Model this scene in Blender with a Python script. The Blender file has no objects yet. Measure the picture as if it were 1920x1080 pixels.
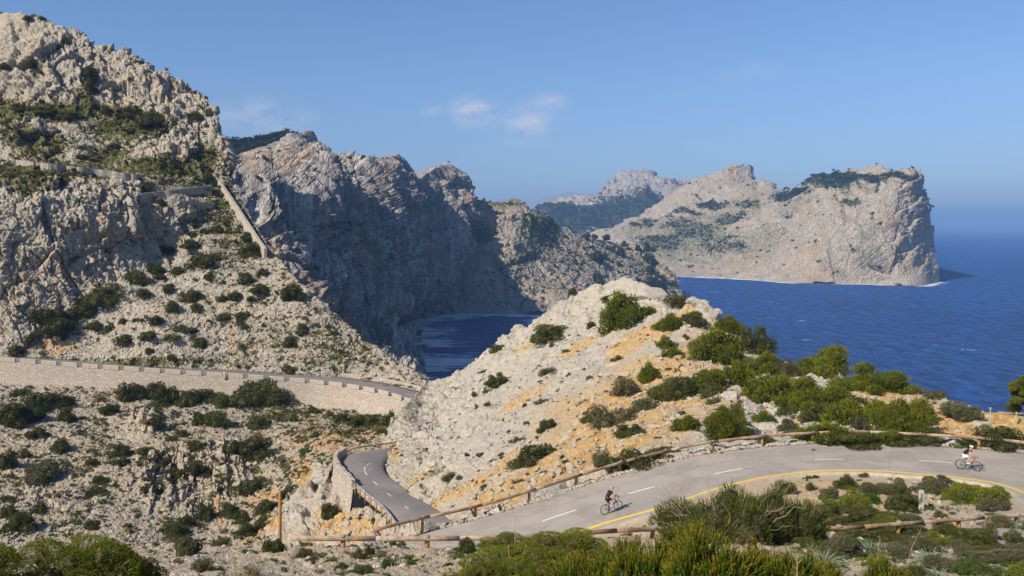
import bpy, math, random
import numpy as np
from mathutils import Vector, Matrix
R = math.radians
sc = bpy.context.scene
col = sc.collection

# ------------------------------------------------------------------ camera
F, CX, HY = 1600.0, 960.0, 422.0          # focal length in photo pixels, principal column, horizon row
camd = bpy.data.cameras.new('camera'); cam = bpy.data.objects.new('camera', camd); col.objects.link(cam)
camd.sensor_width = 36; camd.lens = 36 * F / 1920.0
camd.shift_y = -(540 - HY) / 1920.0
camd.clip_start = 0.5; camd.clip_end = 400000
cam.rotation_euler = (R(90), 0, 0)
sc.camera = cam

# ------------------------------------------------------------------ light
SUN_AZ, SUN_EL = (-0.75, -0.66), R(39)
sd = Vector((SUN_AZ[0], SUN_AZ[1], 0)).normalized() * math.cos(SUN_EL); sd.z = math.sin(SUN_EL)
sl = bpy.data.lights.new('sun', 'SUN'); sl.energy = 5.0; sl.angle = R(0.53); sl.color = (1.0, 0.89, 0.73)
so = bpy.data.objects.new('sun', sl); col.objects.link(so)
so.rotation_euler = sd.to_track_quat('Z', 'Y').to_euler(); so.location = (-50, -50, 100)

world = bpy.data.worlds.new('World'); sc.world = world; world.use_nodes = True
wn, wl = world.node_tree.nodes, world.node_tree.links
wn.clear()
wo = wn.new('ShaderNodeOutputWorld'); bg = wn.new('ShaderNodeBackground'); sky = wn.new('ShaderNodeTexSky')
sky.sky_type = 'NISHITA'; sky.sun_disc = False; sky.sun_elevation = SUN_EL
sky.sun_rotation = math.atan2(SUN_AZ[0], SUN_AZ[1]) % (2 * math.pi)
sky.air_density = 1.0; sky.dust_density = 0.4; sky.ozone_density = 4.5; sky.altitude = 150
bg.inputs['Strength'].default_value = 0.098
# a few thin wisps of cloud, placed by direction in the sky
geo = wn.new('ShaderNodeTexCoord')
cn = wn.new('ShaderNodeTexNoise'); cn.inputs['Scale'].default_value = 26; cn.inputs['Detail'].default_value = 10; cn.inputs['Roughness'].default_value = 0.62; cn.inputs['Distortion'].default_value = .15
cmap = wn.new('ShaderNodeMapping'); cmap.inputs['Scale'].default_value = (1, 1, 2.0)
wl.new(geo.outputs['Generated'], cmap.inputs['Vector']); wl.new(cmap.outputs[0], cn.inputs['Vector'])
def wmath(op, a, b=None, c=None, clamp=False):
    n = wn.new('ShaderNodeMath'); n.operation = op; n.use_clamp = clamp
    for i, v in enumerate((a, b, c)):
        if v is None: continue
        if isinstance(v, (int, float)): n.inputs[i].default_value = v
        else: wl.new(v, n.inputs[i])
    return n.outputs[0]
total = None
for (px, py, rx, ry, s) in [(890, 209, 60, 40, 1.0), (985, 235, 90, 46, .75), (1020, 192, 60, 22, .6), (490, 225, 125, 50, .6), (805, 210, 34, 22, .35), (1410, 135, 90, 22, .22)]:
    d = Vector(((px - CX) / F, 1, (HY - py) / F)).normalized()
    su = wn.new('ShaderNodeVectorMath'); su.operation = 'SUBTRACT'; su.inputs[1].default_value = d
    wl.new(geo.outputs['Generated'], su.inputs[0])
    dv = wn.new('ShaderNodeVectorMath'); dv.operation = 'MULTIPLY'; dv.inputs[1].default_value = (F / rx, F / rx, F / ry)
    wl.new(su.outputs[0], dv.inputs[0])
    ln = wn.new('ShaderNodeVectorMath'); ln.operation = 'LENGTH'; wl.new(dv.outputs[0], ln.inputs[0])
    m = wmath('MULTIPLY', wmath('SUBTRACT', 1.0, ln.outputs['Value'], clamp=True), s)
    total = m if total is None else wmath('MAXIMUM', total, m)
nz = wmath('MULTIPLY', wmath('SUBTRACT', cn.outputs['Fac'], 0.38), 3.0, clamp=True)
cf = wmath('MULTIPLY', wmath('MULTIPLY', total, nz), 1.15, clamp=True)
mx = wn.new('ShaderNodeMix'); mx.data_type = 'RGBA'
hs = wn.new('ShaderNodeHueSaturation'); hs.inputs['Saturation'].default_value = 1.08; hs.inputs['Value'].default_value = 1.0
wl.new(sky.outputs[0], hs.inputs['Color'])
sx = wn.new('ShaderNodeSeparateXYZ'); wl.new(geo.outputs['Generated'], sx.inputs[0])
tr_ = wn.new('ShaderNodeValToRGB'); wl.new(sx.outputs[2], tr_.inputs[0])
e = tr_.color_ramp.elements; e[0].position = 0.0; e[0].color = (.50, .53, .74, 1); e[1].position = .30; e[1].color = (1.0, .965, 1.0, 1)
e_ = tr_.color_ramp.elements.new(.08); e_.color = (.69, .70, .84, 1); e_ = tr_.color_ramp.elements.new(.16); e_.color = (.87, .85, .93, 1)
tm = wn.new('ShaderNodeMix'); tm.data_type = 'RGBA'; tm.blend_type = 'MULTIPLY'; tm.inputs[0].default_value = 1.0; wl.new(hs.outputs[0], tm.inputs[6]); wl.new(tr_.outputs[0], tm.inputs[7])
wl.new(cf, mx.inputs[0]); wl.new(tm.outputs[2], mx.inputs[6]); mx.inputs[7].default_value = (5.9, 5.6, 6.0, 1)
wl.new(mx.outputs[2], bg.inputs['Color']); wl.new(bg.outputs[0], wo.inputs['Surface'])

sc.view_settings.view_transform = 'Standard'; sc.view_settings.look = 'None'
sc.view_settings.exposure = 0.40; sc.view_settings.gamma = 1.0
sc.render.engine = 'CYCLES'
sc.cycles.max_bounces = 5; sc.cycles.diffuse_bounces = 2; sc.cycles.glossy_bounces = 2
sc.cycles.transmission_bounces = 2; sc.cycles.volume_bounces = 0; sc.cycles.use_denoising = True
sc.cycles.transparent_max_bounces = 4

# ------------------------------------------------------------------ naming helpers
def tag(o, label=None, cat=None, group=None, kind=None):
    if label: o['label'] = label
    if cat: o['category'] = cat
    if group: o['group'] = group
    if kind: o['kind'] = kind
    return o
def mesh_obj(name, me, m=None, parent=None):
    o = bpy.data.objects.new(name, me); col.objects.link(o)
    if m is not None and len(me.materials) == 0: me.materials.append(m)
    if parent is not None: o.parent = parent
    return o
def empty(name, loc=(0, 0, 0), rz=0):
    o = bpy.data.objects.new(name, None); col.objects.link(o); o.location = loc; o.rotation_euler = (0, 0, rz)
    o.empty_display_size = 0.2
    return o
def npmesh(name, V, faces, attrs=None, smooth=True):
    """V (n,3); faces (m,3) or (m,4) or list of those"""
    if not isinstance(faces, list): faces = [faces]
    me = bpy.data.meshes.new(name)
    V = np.ascontiguousarray(V, dtype=np.float32)
    me.vertices.add(len(V)); me.vertices.foreach_set('co', V.ravel())
    nl = sum(f.size for f in faces); npoly = sum(len(f) for f in faces)
    me.loops.add(nl); me.polygons.add(npoly)
    me.loops.foreach_set('vertex_index', np.concatenate([f.ravel() for f in faces]).astype(np.int32))
    tot = np.concatenate([np.full(len(f), f.shape[1], np.int32) for f in faces])
    st = np.concatenate([[0], np.cumsum(tot)[:-1]]).astype(np.int32)
    me.polygons.foreach_set('loop_start', st); me.polygons.foreach_set('loop_total', tot)
    me.polygons.foreach_set('use_smooth', np.full(npoly, smooth, dtype=bool))
    for k, a in (attrs or {}).items():
        at = me.attributes.new(k, 'FLOAT', 'POINT'); at.data.foreach_set('value', np.ascontiguousarray(a, dtype=np.float32))
    me.update(calc_edges=True)
    return me

# ------------------------------------------------------------------ noise
def _h(ix, iy, iz, s):
    h = (ix.astype(np.uint32) * np.uint32(374761393) + iy.astype(np.uint32) * np.uint32(668265263) + iz.astype(np.uint32) * np.uint32(2246822519) + np.uint32((s * 3266489917) & 0xffffffff))
    h ^= h >> np.uint32(13); h *= np.uint32(1274126177); h ^= h >> np.uint32(16); h *= np.uint32(2654435761); h ^= h >> np.uint32(15)
    return h
def _f(h): return (h & np.uint32(0xffffff)).astype(np.float32) / np.float32(16777215)
def perlin(P, s=0):
    P = P.astype(np.float32); I = np.floor(P).astype(np.int64); f = P - I
    u = f * f * f * (f * (f * 6 - 15) + 10)
    out = 0
    for dx in (0, 1):
        for dy in (0, 1):
            for dz in (0, 1):
                h = _h(I[:, 0] + dx, I[:, 1] + dy, I[:, 2] + dz, s)
                a = (h & np.uint32(1023)).astype(np.float32) * np.float32(2 * math.pi / 1024); z = ((h >> np.uint32(10)) & np.uint32(1023)).astype(np.float32) / 511.5 - 1
                r = np.sqrt(np.maximum(0, 1 - z * z))
                g = np.cos(a) * r * (f[:, 0] - dx) + np.sin(a) * r * (f[:, 1] - dy) + z * (f[:, 2] - dz)
                w = (u[:, 0] if dx else 1 - u[:, 0]) * (u[:, 1] if dy else 1 - u[:, 1]) * (u[:, 2] if dz else 1 - u[:, 2])
                out = out + g * w
    return out * 1.4
def fbm(P, o=4, s=0, gain=.5):
    r = 0; a = 1.0; t = 0
    for i in range(o): r = r + a * perlin(P * (2.03 ** i), s + i * 17); t += a; a *= gain
    return r / t
def ridged(P, o=4, s=0, gain=.55):
    r = 0; a = 1.0; t = 0
    for i in range(o): r = r + a * (1 - np.abs(perlin(P * (2.03 ** i), s + i * 17)) * 2); t += a; a *= gain
    return r / t
def worley(P, s=0):
    """F1, F2, random of nearest cell, vector to nearest feature"""
    P = P.astype(np.float32); I = np.floor(P).astype(np.int64); f = P - I
    n = len(P); F1 = np.full(n, 9., np.float32); F2 = F1.copy(); C = np.zeros(n, np.float32); D = np.zeros((n, 3), np.float32)
    for dx in (-1, 0, 1):
        for dy in (-1, 0, 1):
            for dz in (-1, 0, 1):
                h = _h(I[:, 0] + dx, I[:, 1] + dy, I[:, 2] + dz, s)
                ox = (h & np.uint32(1023)).astype(np.float32) / 1023; oy = ((h >> np.uint32(10)) & np.uint32(1023)).astype(np.float32) / 1023; oz = ((h >> np.uint32(20)) & np.uint32(1023)).astype(np.float32) / 1023
                vx = dx + ox - f[:, 0]; vy = dy + oy - f[:, 1]; vz = dz + oz - f[:, 2]
                d = np.sqrt(vx * vx + vy * vy + vz * vz)
                c = d < F1
                F2 = np.where(c, F1, np.minimum(F2, d)); F1 = np.where(c, d, F1)
                C = np.where(c, _f(h * np.uint32(747796405) + np.uint32(77)), C)
                D[:, 0] = np.where(c, vx, D[:, 0]); D[:, 1] = np.where(c, vy, D[:, 1]); D[:, 2] = np.where(c, vz, D[:, 2])
    return F1, F2, C, D
def blocks(P, L, s=0, crack=.16, tilt=.5, aniso=(1, 1, .6), warp=.35):
    """fractured-rock height: cells of random height and tilt parted by cracks; about -1..1"""
    Q = P / L * np.array(aniso, np.float32)
    Q = Q + warp * np.stack([perlin(Q * 1.3, s + 5), perlin(Q * 1.3, s + 6), perlin(Q * 1.3, s + 7)], 1)
    F1, F2, C, D = worley(Q, s)
    e = F2 - F1
    ca = C * 6.28
    t = tilt * (D[:, 0] * np.cos(ca) + D[:, 1] * np.sin(ca * 1.7) + D[:, 2] * np.cos(ca * 2.3))
    return (C - .5) * 1.0 + 1.3 * t - .55 * np.maximum(0, 1 - e / (crack * .7))
def joints(X, n, L, s=0, warp=.8, cover=.5):
    """parallel rock joints: slabs that stand proud and break off along planes with normal n"""
    n = np.array(n, np.float32); n /= np.linalg.norm(n)
    q = X @ n / L + warp * fbm(X / (L * 4), 3, s) + .25 * fbm(X / (L * 1.2), 2, s + 3); k = np.floor(q); f = q - k
    r = _f(_h(k.astype(np.int64), k.astype(np.int64) * 3 + s, k.astype(np.int64) * 0 + s, s)); r2 = _f(_h(k.astype(np.int64) + 9, k.astype(np.int64), k.astype(np.int64) * 0 + 5, s + 1))
    h = (r - .5) * 1.1 + f * (.35 + .8 * r2) - .5 * np.maximum(0, 1 - np.minimum(f, 1 - f) / .07)
    return h * sstep(-.25 + .0, .25, fbm(X / (L * 3), 2, s + 8) + (cover - .5))
def sstep(a, b, x):
    t = np.clip((x - a) / (b - a), 0, 1); return t * t * (3 - 2 * t)

# ------------------------------------------------------------------ pixel + distance -> point
def pt(px, py, d): return Vector(((px - CX) / F * d, d, (HY - py) / F * d))
def ptz(px, py, z):
    d = -z * F / (py - HY); return Vector(((px - CX) / F * d, d, z))
def proj(V): return CX + F * V[..., 0] / V[..., 1], HY - F * V[..., 2] / V[..., 1]
def resample(pl, n):
    pl = np.array(pl, float); s = np.concatenate([[0], np.cumsum(np.linalg.norm(np.diff(pl[:, :2], axis=0), axis=1))]); s /= s[-1]
    t = np.linspace(0, 1, n)
    return np.stack([np.interp(t, s, pl[:, k]) for k in range(pl.shape[1])], 1)
def smooth_poly(pl, n, it=None):
    """Catmull-Rom through points, n samples"""
    pl = np.array(pl, float); m = len(pl)
    s = np.concatenate([[0], np.cumsum(np.sqrt(np.linalg.norm(np.diff(pl, axis=0), axis=1)))]); s /= s[-1]
    dense = []
    for t in np.linspace(0, 1, n * 4):
        i = min(max(np.searchsorted(s, t) - 1, 0), m - 2); u = (t - s[i]) / (s[i + 1] - s[i])
        p0 = pl[max(i - 1, 0)]; p1 = pl[i]; p2 = pl[i + 1]; p3 = pl[min(i + 2, m - 1)]
        dense.append(.5 * ((2 * p1) + (-p0 + p2) * u + (2 * p0 - 5 * p1 + 4 * p2 - p3) * u * u + (-p0 + 3 * p1 - 3 * p2 + p3) * u ** 3))
    dense = np.array(dense)
    q = np.concatenate([[0], np.cumsum(np.linalg.norm(np.diff(dense, axis=0), axis=1))]); q /= q[-1]
    t = np.linspace(0, 1, n)
    return np.stack([np.interp(t, q, dense[:, k]) for k in range(pl.shape[1])], 1)
class Depth:
    """smooth surface through (px, py, distance) points; planes stay planes because 1/d is interpolated"""
    def __init__(self, c, sm=0.0):
        c = np.array(c, float); self.c = c[:, :2] / 1000.; n = len(c)
        w = 1 / c[:, 2]; self.sc = w.mean()
        A = np.zeros((n + 3, n + 3)); r = self.K(np.linalg.norm(self.c[:, None] - self.c[None], axis=2))
        A[:n, :n] = r + sm * np.eye(n); A[:n, n] = 1; A[:n, n + 1:] = self.c; A[n:, :n] = A[:n, n:].T
        self.k = np.linalg.solve(A, np.concatenate([w / self.sc, [0, 0, 0]]))
    @staticmethod
    def K(r): return r * r * np.log(r + 1e-9)
    def __call__(self, px, py):
        sh = np.shape(px); q = np.stack([np.ravel(px), np.ravel(py)], 1) / 1000.
        o = self.k[-3] + q @ self.k[-2:]
        for i in range(len(self.c)): o += self.k[i] * self.K(np.linalg.norm(q - self.c[i], axis=1))
        return (1 / np.maximum(o * self.sc, 1e-6)).reshape(sh)
def tri_grid(nu, nv):
    i = np.arange(nv - 1)[:, None] * nu + np.arange(nu - 1)[None]
    i = i.ravel(); return np.stack([i, i + 1, i + nu + 1, i + nu], 1)
class Sheet: pass
SHEETS = {}
def blobs(px, py, lst, wob=0, rot=0.0):
    m = np.zeros_like(px); c, sn = math.cos(rot), math.sin(rot)
    for (x, y, rx, ry, s) in lst:
        a = (px - x) * c - (py - y) * sn; b = (px - x) * sn + (py - y) * c
        m = np.maximum(m, s * np.clip(1.35 - np.sqrt((a / rx) ** 2 + (b / ry) ** 2) + wob, 0, 1))
    return m
def sheet(name, top, bot, ctrl, nu, nv, disp, mat, left=None, right=None, back=(40, 12, 1.0), nback=24, wrap=None,
          fade=(0.0, 0.0), paint=None, key=None, label='', cat='ground', sm=1e-5, vpow=1.0, flat=None, match=None):
    T = resample(top, nu); B = resample(bot, nu)
    if match:
        ta, ba = np.array(top, float), np.array(bot, float); Ts, Bs = [], []
        ln = [max(np.abs(ta[t1] - ta[t0]).sum(), .6 * np.abs(ba[b1] - ba[b0]).sum()) for (t0, b0), (t1, b1) in zip(match, match[1:])]; k = [max(4, int(round(nu * l / sum(ln)))) for l in ln]; k[-1] += nu - sum(k)
        for (m0, m1, kk, last_) in zip(match, match[1:], k, [0] * (len(k) - 1) + [1]):
            Ts.append(resample(ta[m0[0]:m1[0] + 1], kk + 1)[:kk if not last_ else None]); Bs.append(resample(ba[m0[1]:m1[1] + 1], kk + 1)[:kk if not last_ else None])
        T, B = np.concatenate(Ts), np.concatenate(Bs); nu = len(T)
    v = (np.linspace(0, 1, nv) ** vpow)[:, None, None]; u = np.linspace(0, 1, nu)[None, :, None]
    S = (1 - v) * B[None] + v * T[None]
    if left is not None or right is not None:
        Lf = np.array([np.interp(np.linspace(0, 1, nv) ** vpow, np.linspace(0, 1, nv), resample(left, nv)[:, k]) for k in (0, 1)]).T if left is not None else S[:, 0]
        Rt = np.array([np.interp(np.linspace(0, 1, nv) ** vpow, np.linspace(0, 1, nv), resample(right, nv)[:, k]) for k in (0, 1)]).T if right is not None else S[:, -1]
        S = S + (1 - u) * (Lf - S[:, 0])[:, None] + u * (Rt - S[:, -1])[:, None]
    px, py = S[..., 0], S[..., 1]
    D = Depth(ctrl, sm)(px, py)
    V = np.stack([(px - CX) / F * D, D, (HY - py) / F * D], -1)
    # the far side of the ridge, falling away out of sight
    L, H, p = back
    k = (np.arange(1, nback + 1) / nback)[:, None, None]
    out = V[-1] / np.linalg.norm(V[-1][:, :2], axis=1)[:, None]; out[:, 2] = 0
    Bk = V[-1][None] + out[None] * (k * L) + np.array([0, 0, -1.0]) * (H * k ** p)
    V = np.concatenate([V, Bk], 0)
    if wrap:                                         # carry the right-hand edge round behind
        n, dx, dy = wrap; kk = (np.arange(1, n + 1) / n)[None, :, None]
        V = np.concatenate([V, V[:, -1:] + np.concatenate([kk * dx * kk, kk * dy, 0 * kk], -1)], 1)
    nvv, nuu = V.shape[:2]
    du = np.gradient(V, axis=1); dv = np.gradient(V, axis=0); N = np.cross(du, dv); N /= np.linalg.norm(N, axis=-1)[..., None] + 1e-9
    X = V.reshape(-1, 3); Nf = N.reshape(-1, 3); ppx, ppy = proj(X)
    vv = np.repeat(np.linspace(0, 1, nv).tolist() + [1.0] * nback, nuu)
    h = disp(X, ppx, ppy, Nf)
    if fade[0]: h = h * sstep(0, fade[0], vv)
    if flat is not None: h = h * flat(X, ppx, ppy)
    X2 = X + Nf * h[:, None]
    at = paint(X2, ppx, ppy, Nf, h) if paint else {}
    me = npmesh(name, X2, tri_grid(nuu, nvv), at)
    o = mesh_obj(name, me, mat); tag(o, label, cat, kind='structure')
    s = Sheet(); s.V = X2; s.N = Nf; s.px, s.py = proj(X2); s.front = np.tile(np.arange(nvv)[:, None] < nv, (1, nuu)).ravel(); s.o = o
    if nuu > nu: s.front &= np.tile(np.arange(nuu)[None] < nu, (nvv, 1)).ravel()
    s.shape = (nvv, nuu); s.at = at
    SHEETS[key or name] = s
    return s
def at(s, px, py, z_off=0):
    """the point of a sheet seen at (px, py)"""
    d2 = (s.px - px) ** 2 + (s.py - py) ** 2 + np.where(s.front, 0, 1e6)
    i = int(np.argmin(d2)); d = s.V[i, 1]
    p = Vector(s.V[i]); p = pt(px, py, d) if d2[i] < 30 else p
    return Vector((p.x, p.y, p.z + z_off)), Vector(s.N[i]), d
# ------------------------------------------------------------------ materials
def newmat(name):
    m = bpy.data.materials.new(name); m.use_nodes = True
    m.node_tree.nodes.clear(); return m
class NB:
    def __init__(s, m):
        s.m = m; s.n = m.node_tree.nodes; s.l = m.node_tree.links
        s.out = s.n.new('ShaderNodeOutputMaterial'); s.b = s.n.new('ShaderNodeBsdfPrincipled'); s.l.new(s.b.outputs[0], s.out.inputs['Surface'])
        s.tc = s.n.new('ShaderNodeTexCoord')
    def set(s, inp, v):
        if isinstance(v, (int, float)): inp.default_value = v
        elif isinstance(v, tuple): inp.default_value = v if len(v) == len(inp.default_value) else (*v, 1)
        else: s.l.new(v, inp)
    def math(s, op, a, b=0.0, clamp=False):
        n = s.n.new('ShaderNodeMath'); n.operation = op; n.use_clamp = clamp; s.set(n.inputs[0], a); s.set(n.inputs[1], b); return n.outputs[0]
    def mix(s, f, a, b, mode='MIX'):
        n = s.n.new('ShaderNodeMix'); n.data_type = 'RGBA'; n.blend_type = mode
        s.set(n.inputs[0], f); s.set(n.inputs[6], a); s.set(n.inputs[7], b); return n.outputs[2]
    def noise(s, scale, detail=5, rough=.55, vec=None, dist=0.0):
        n = s.n.new('ShaderNodeTexNoise'); n.inputs['Scale'].default_value = scale; n.inputs['Detail'].default_value = detail; n.inputs['Roughness'].default_value = rough; n.inputs['Distortion'].default_value = dist
        s.l.new(vec if vec is not None else s.tc.outputs['Object'], n.inputs['Vector']); return n.outputs['Fac']
    def vor(s, scale, feature='F1', vec=None, out='Distance', rand=1.0):
        n = s.n.new('ShaderNodeTexVoronoi'); n.feature = feature; n.inputs['Scale'].default_value = scale; n.inputs['Randomness'].default_value = rand
        s.l.new(vec if vec is not None else s.tc.outputs['Object'], n.inputs['Vector']); return n.outputs[out]
    def mapv(s, scale=(1, 1, 1), rot=(0, 0, 0), loc=(0, 0, 0)):
        n = s.n.new('ShaderNodeMapping'); n.inputs['Scale'].default_value = scale; n.inputs['Rotation'].default_value = rot; n.inputs['Location'].default_value = loc
        s.l.new(s.tc.outputs['Object'], n.inputs['Vector']); return n.outputs[0]
    def attr(s, name):
        n = s.n.new('ShaderNodeAttribute'); n.attribute_name = name; return n.outputs['Fac']
    def remap(s, v, a, b, c=0.0, d=1.0):
        n = s.n.new('ShaderNodeMapRange'); n.interpolation_type = 'SMOOTHSTEP'
        n.inputs[1].default_value = a; n.inputs[2].default_value = b; n.inputs[3].default_value = c; n.inputs[4].default_value = d
        s.set(n.inputs[0], v); return n.outputs[0]
    def bump(s, h, dist, strength=1.0, prev=None):
        n = s.n.new('ShaderNodeBump'); n.inputs['Distance'].default_value = dist; n.inputs['Strength'].default_value = strength
        s.set(n.inputs['Height'], h)
        if prev is not None: s.l.new(prev, n.inputs['Normal'])
        return n.outputs[0]
    def done(s, color, rough=.9, normal=None, spec=.2, metal=0.0):
        s.set(s.b.inputs['Base Color'], color); s.set(s.b.inputs['Roughness'], rough); s.b.inputs['Specular IOR Level'].default_value = spec
        s.b.inputs['Metallic'].default_value = metal
        if normal is not None: s.l.new(normal, s.b.inputs['Normal'])
        return s.m

def rock_mat(name, L, a=(.40, .37, .33), b=(.27, .25, .225), warm=(.46, .36, .25), lichen=(.10, .10, .095), soil=(.47, .26, .10),
             soil2=(.46, .36, .24), veg=(.06, .075, .025), veg2=(.16, .15, .06), stretch=(1, 1, .55), warm_amt=.5, lich_amt=.5, bump=1.0, speck=.5):
    """L = size in metres of the features that are just too fine for the mesh"""
    m = newmat(name); q = NB(m); v = q.mapv(stretch, (0.25, 0.15, 0.3))
    n1 = q.noise(.12 / L, 5, .6); n2 = q.noise(.55 / L, 6, .65, v); n3 = q.noise(2.2 / L, 6, .7, v)
    c = q.mix(q.remap(n2, .38, .64), b, a)
    c = q.mix(q.math('MULTIPLY', q.remap(n1, .48, .68), warm_amt), c, warm)
    # weathered dark lichen and soot-grey streaks
    n4 = q.noise(1.1 / L, 8, .75, q.mapv((stretch[0] * 1.3, stretch[1] * 1.3, stretch[2] * .6), (0.1, 0.35, 0), (31, 7, 3)))
    c = q.mix(q.math('MULTIPLY', q.remap(n4, .54, .68), lich_amt), c, lichen)
    c = q.mix(q.remap(n3, .3, .7, 0, .28), c, (a[0] * 1.2, a[1] * 1.2, a[2] * 1.2))
    c = q.mix(q.math('MULTIPLY', q.remap(q.noise(3.6 / L, 4, .8, v), .53, .66), speck), c, lichen)
    # bare earth and vegetation painted zones, broken up by noise
    sn = q.noise(.8 / L, 7, .65, None); so_ = q.attr('soil'); ve = q.attr('veg')
    sm_ = q.remap(q.math('ADD', so_, q.math('MULTIPLY', q.math('SUBTRACT', sn, .5), 1.5)), .42, .62)
    scol = q.mix(q.remap(q.noise(.35 / L, 4, .6), .4, .6), soil, soil2)
    scol = q.mix(q.remap(n3, .3, .75, 0, .5), scol, (.5, .43, .33))
    c = q.mix(sm_, c, scol)
    vn = q.noise(1.3 / L, 8, .7, None)
    vm = q.remap(q.math('ADD', ve, q.math('MULTIPLY', q.math('SUBTRACT', vn, .5), 1.9)), .46, .58)
    vcol = q.mix(q.remap(q.noise(.9 / L, 6, .65), .42, .62), veg, veg2)
    c = q.mix(vm, c, vcol)
    h = q.math('ADD', q.math('MULTIPLY', q.noise(1.6 / L, 8, .7, v), 1.0), q.math('MULTIPLY', q.math('MINIMUM', q.vor(1.2 / L, 'DISTANCE_TO_EDGE', v), .12), 3.2))
    nr = q.bump(h, .55 * L * bump, .85)
    return q.done(c, .93, nr, .12)

def leaf_mat(name, c0, c1, c2=None, trans=.25):
    """tint 0 -> c0, 1 -> c1 ; tip -> c2"""
    m = newmat(name); q = NB(m)
    c = q.mix(q.attr('tint'), c0, c1)
    if c2: c = q.mix(q.attr('tip'), c, c2)
    c = q.mix(q.remap(q.noise(3, 3), .3, .7, 0, .35), c, (c0[0] * .55, c0[1] * .55, c0[2] * .6))
    q.done(c, .65, None, .25)
    tr = q.n.new('ShaderNodeBsdfTranslucent'); q.l.new(c, tr.inputs['Color'])
    ms = q.n.new('ShaderNodeMixShader'); ms.inputs[0].default_value = trans
    q.l.new(q.b.outputs[0], ms.inputs[1]); q.l.new(tr.outputs[0], ms.inputs[2]); q.l.new(ms.outputs[0], q.out.inputs['Surface'])
    return m
def plain(name, c, rough=.6, spec=.4, metal=0.0, var=.25, scale=6, bump=0.0):
    m = newmat(name); q = NB(m)
    n = q.noise(scale, 5, .6); cc = q.mix(q.remap(n, .3, .7), tuple(x * (1 - var) for x in c), tuple(min(1, x * (1 + var)) for x in c))
    return q.done(cc, rough, q.bump(n, bump) if bump else None, spec, metal)
M = {}
M['hill'] = rock_mat('pale_limestone', .30, a=(.485, .445, .37), b=(.335, .31, .26), warm=(.47, .36, .22), lichen=(.2, .19, .17), soil=(.46, .245, .055), soil2=(.49, .345, .14), lich_amt=.34, stretch=(1, 1, .8), bump=.8)
M['mount'] = rock_mat('weathered_limestone', .9, a=(.47, .42, .34), b=(.35, .315, .26), warm=(.44, .32, .19), lichen=(.16, .15, .135), soil=(.44, .25, .11), veg=(.05, .062, .022), veg2=(.17, .155, .05), warm_amt=.55, lich_amt=.5)
M['slope'] = rock_mat('scree_limestone', .5, a=(.45, .39, .30), b=(.33, .285, .22), warm=(.44, .33, .19), lichen=(.16, .15, .13), soil=(.44, .21, .07), soil2=(.43, .31, .17), veg=(.06, .08, .03), veg2=(.14, .14, .06), lich_amt=.35, stretch=(1, 1, .7))
M['ledge'] = rock_mat('ledge_soil', .16, a=(.50, .43, .33), b=(.40, .33, .24), warm=(.48, .35, .20), lichen=(.24, .20, .15), soil=(.50, .33, .15), soil2=(.52, .385, .22), veg=(.075, .085, .03), veg2=(.13, .12, .06), lich_amt=.25, stretch=(1, 1, 1))
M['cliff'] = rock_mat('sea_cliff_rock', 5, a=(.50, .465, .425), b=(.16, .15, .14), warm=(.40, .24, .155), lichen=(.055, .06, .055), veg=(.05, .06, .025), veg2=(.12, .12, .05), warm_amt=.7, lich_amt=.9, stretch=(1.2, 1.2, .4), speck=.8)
M['prom'] = rock_mat('promontory_rock', 4, a=(.40, .355, .29), b=(.28, .25, .205), warm=(.40, .235, .14), lichen=(.13, .125, .10), soil=(.16, .16, .065), soil2=(.23, .205, .11), veg=(.08, .085, .04), veg2=(.17, .15, .075), warm_amt=.6, lich_amt=.4, stretch=(1, 1, .7))
M['head'] = rock_mat('headland_rock', 8, a=(.42, .365, .29), b=(.29, .26, .21), warm=(.42, .28, .15), lichen=(.13, .125, .10), soil=(.185, .175, .10), soil2=(.24, .215, .14), veg=(.045, .06, .03), veg2=(.13, .13, .065), warm_amt=.6, lich_amt=.35, stretch=(1, 1, .6))
M['far'] = rock_mat('far_mountain_rock', 16, a=(.40, .37, .34), b=(.28, .26, .24), veg=(.03, .045, .03), veg2=(.045, .065, .035), warm_amt=.3, lich_amt=.4)

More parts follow.
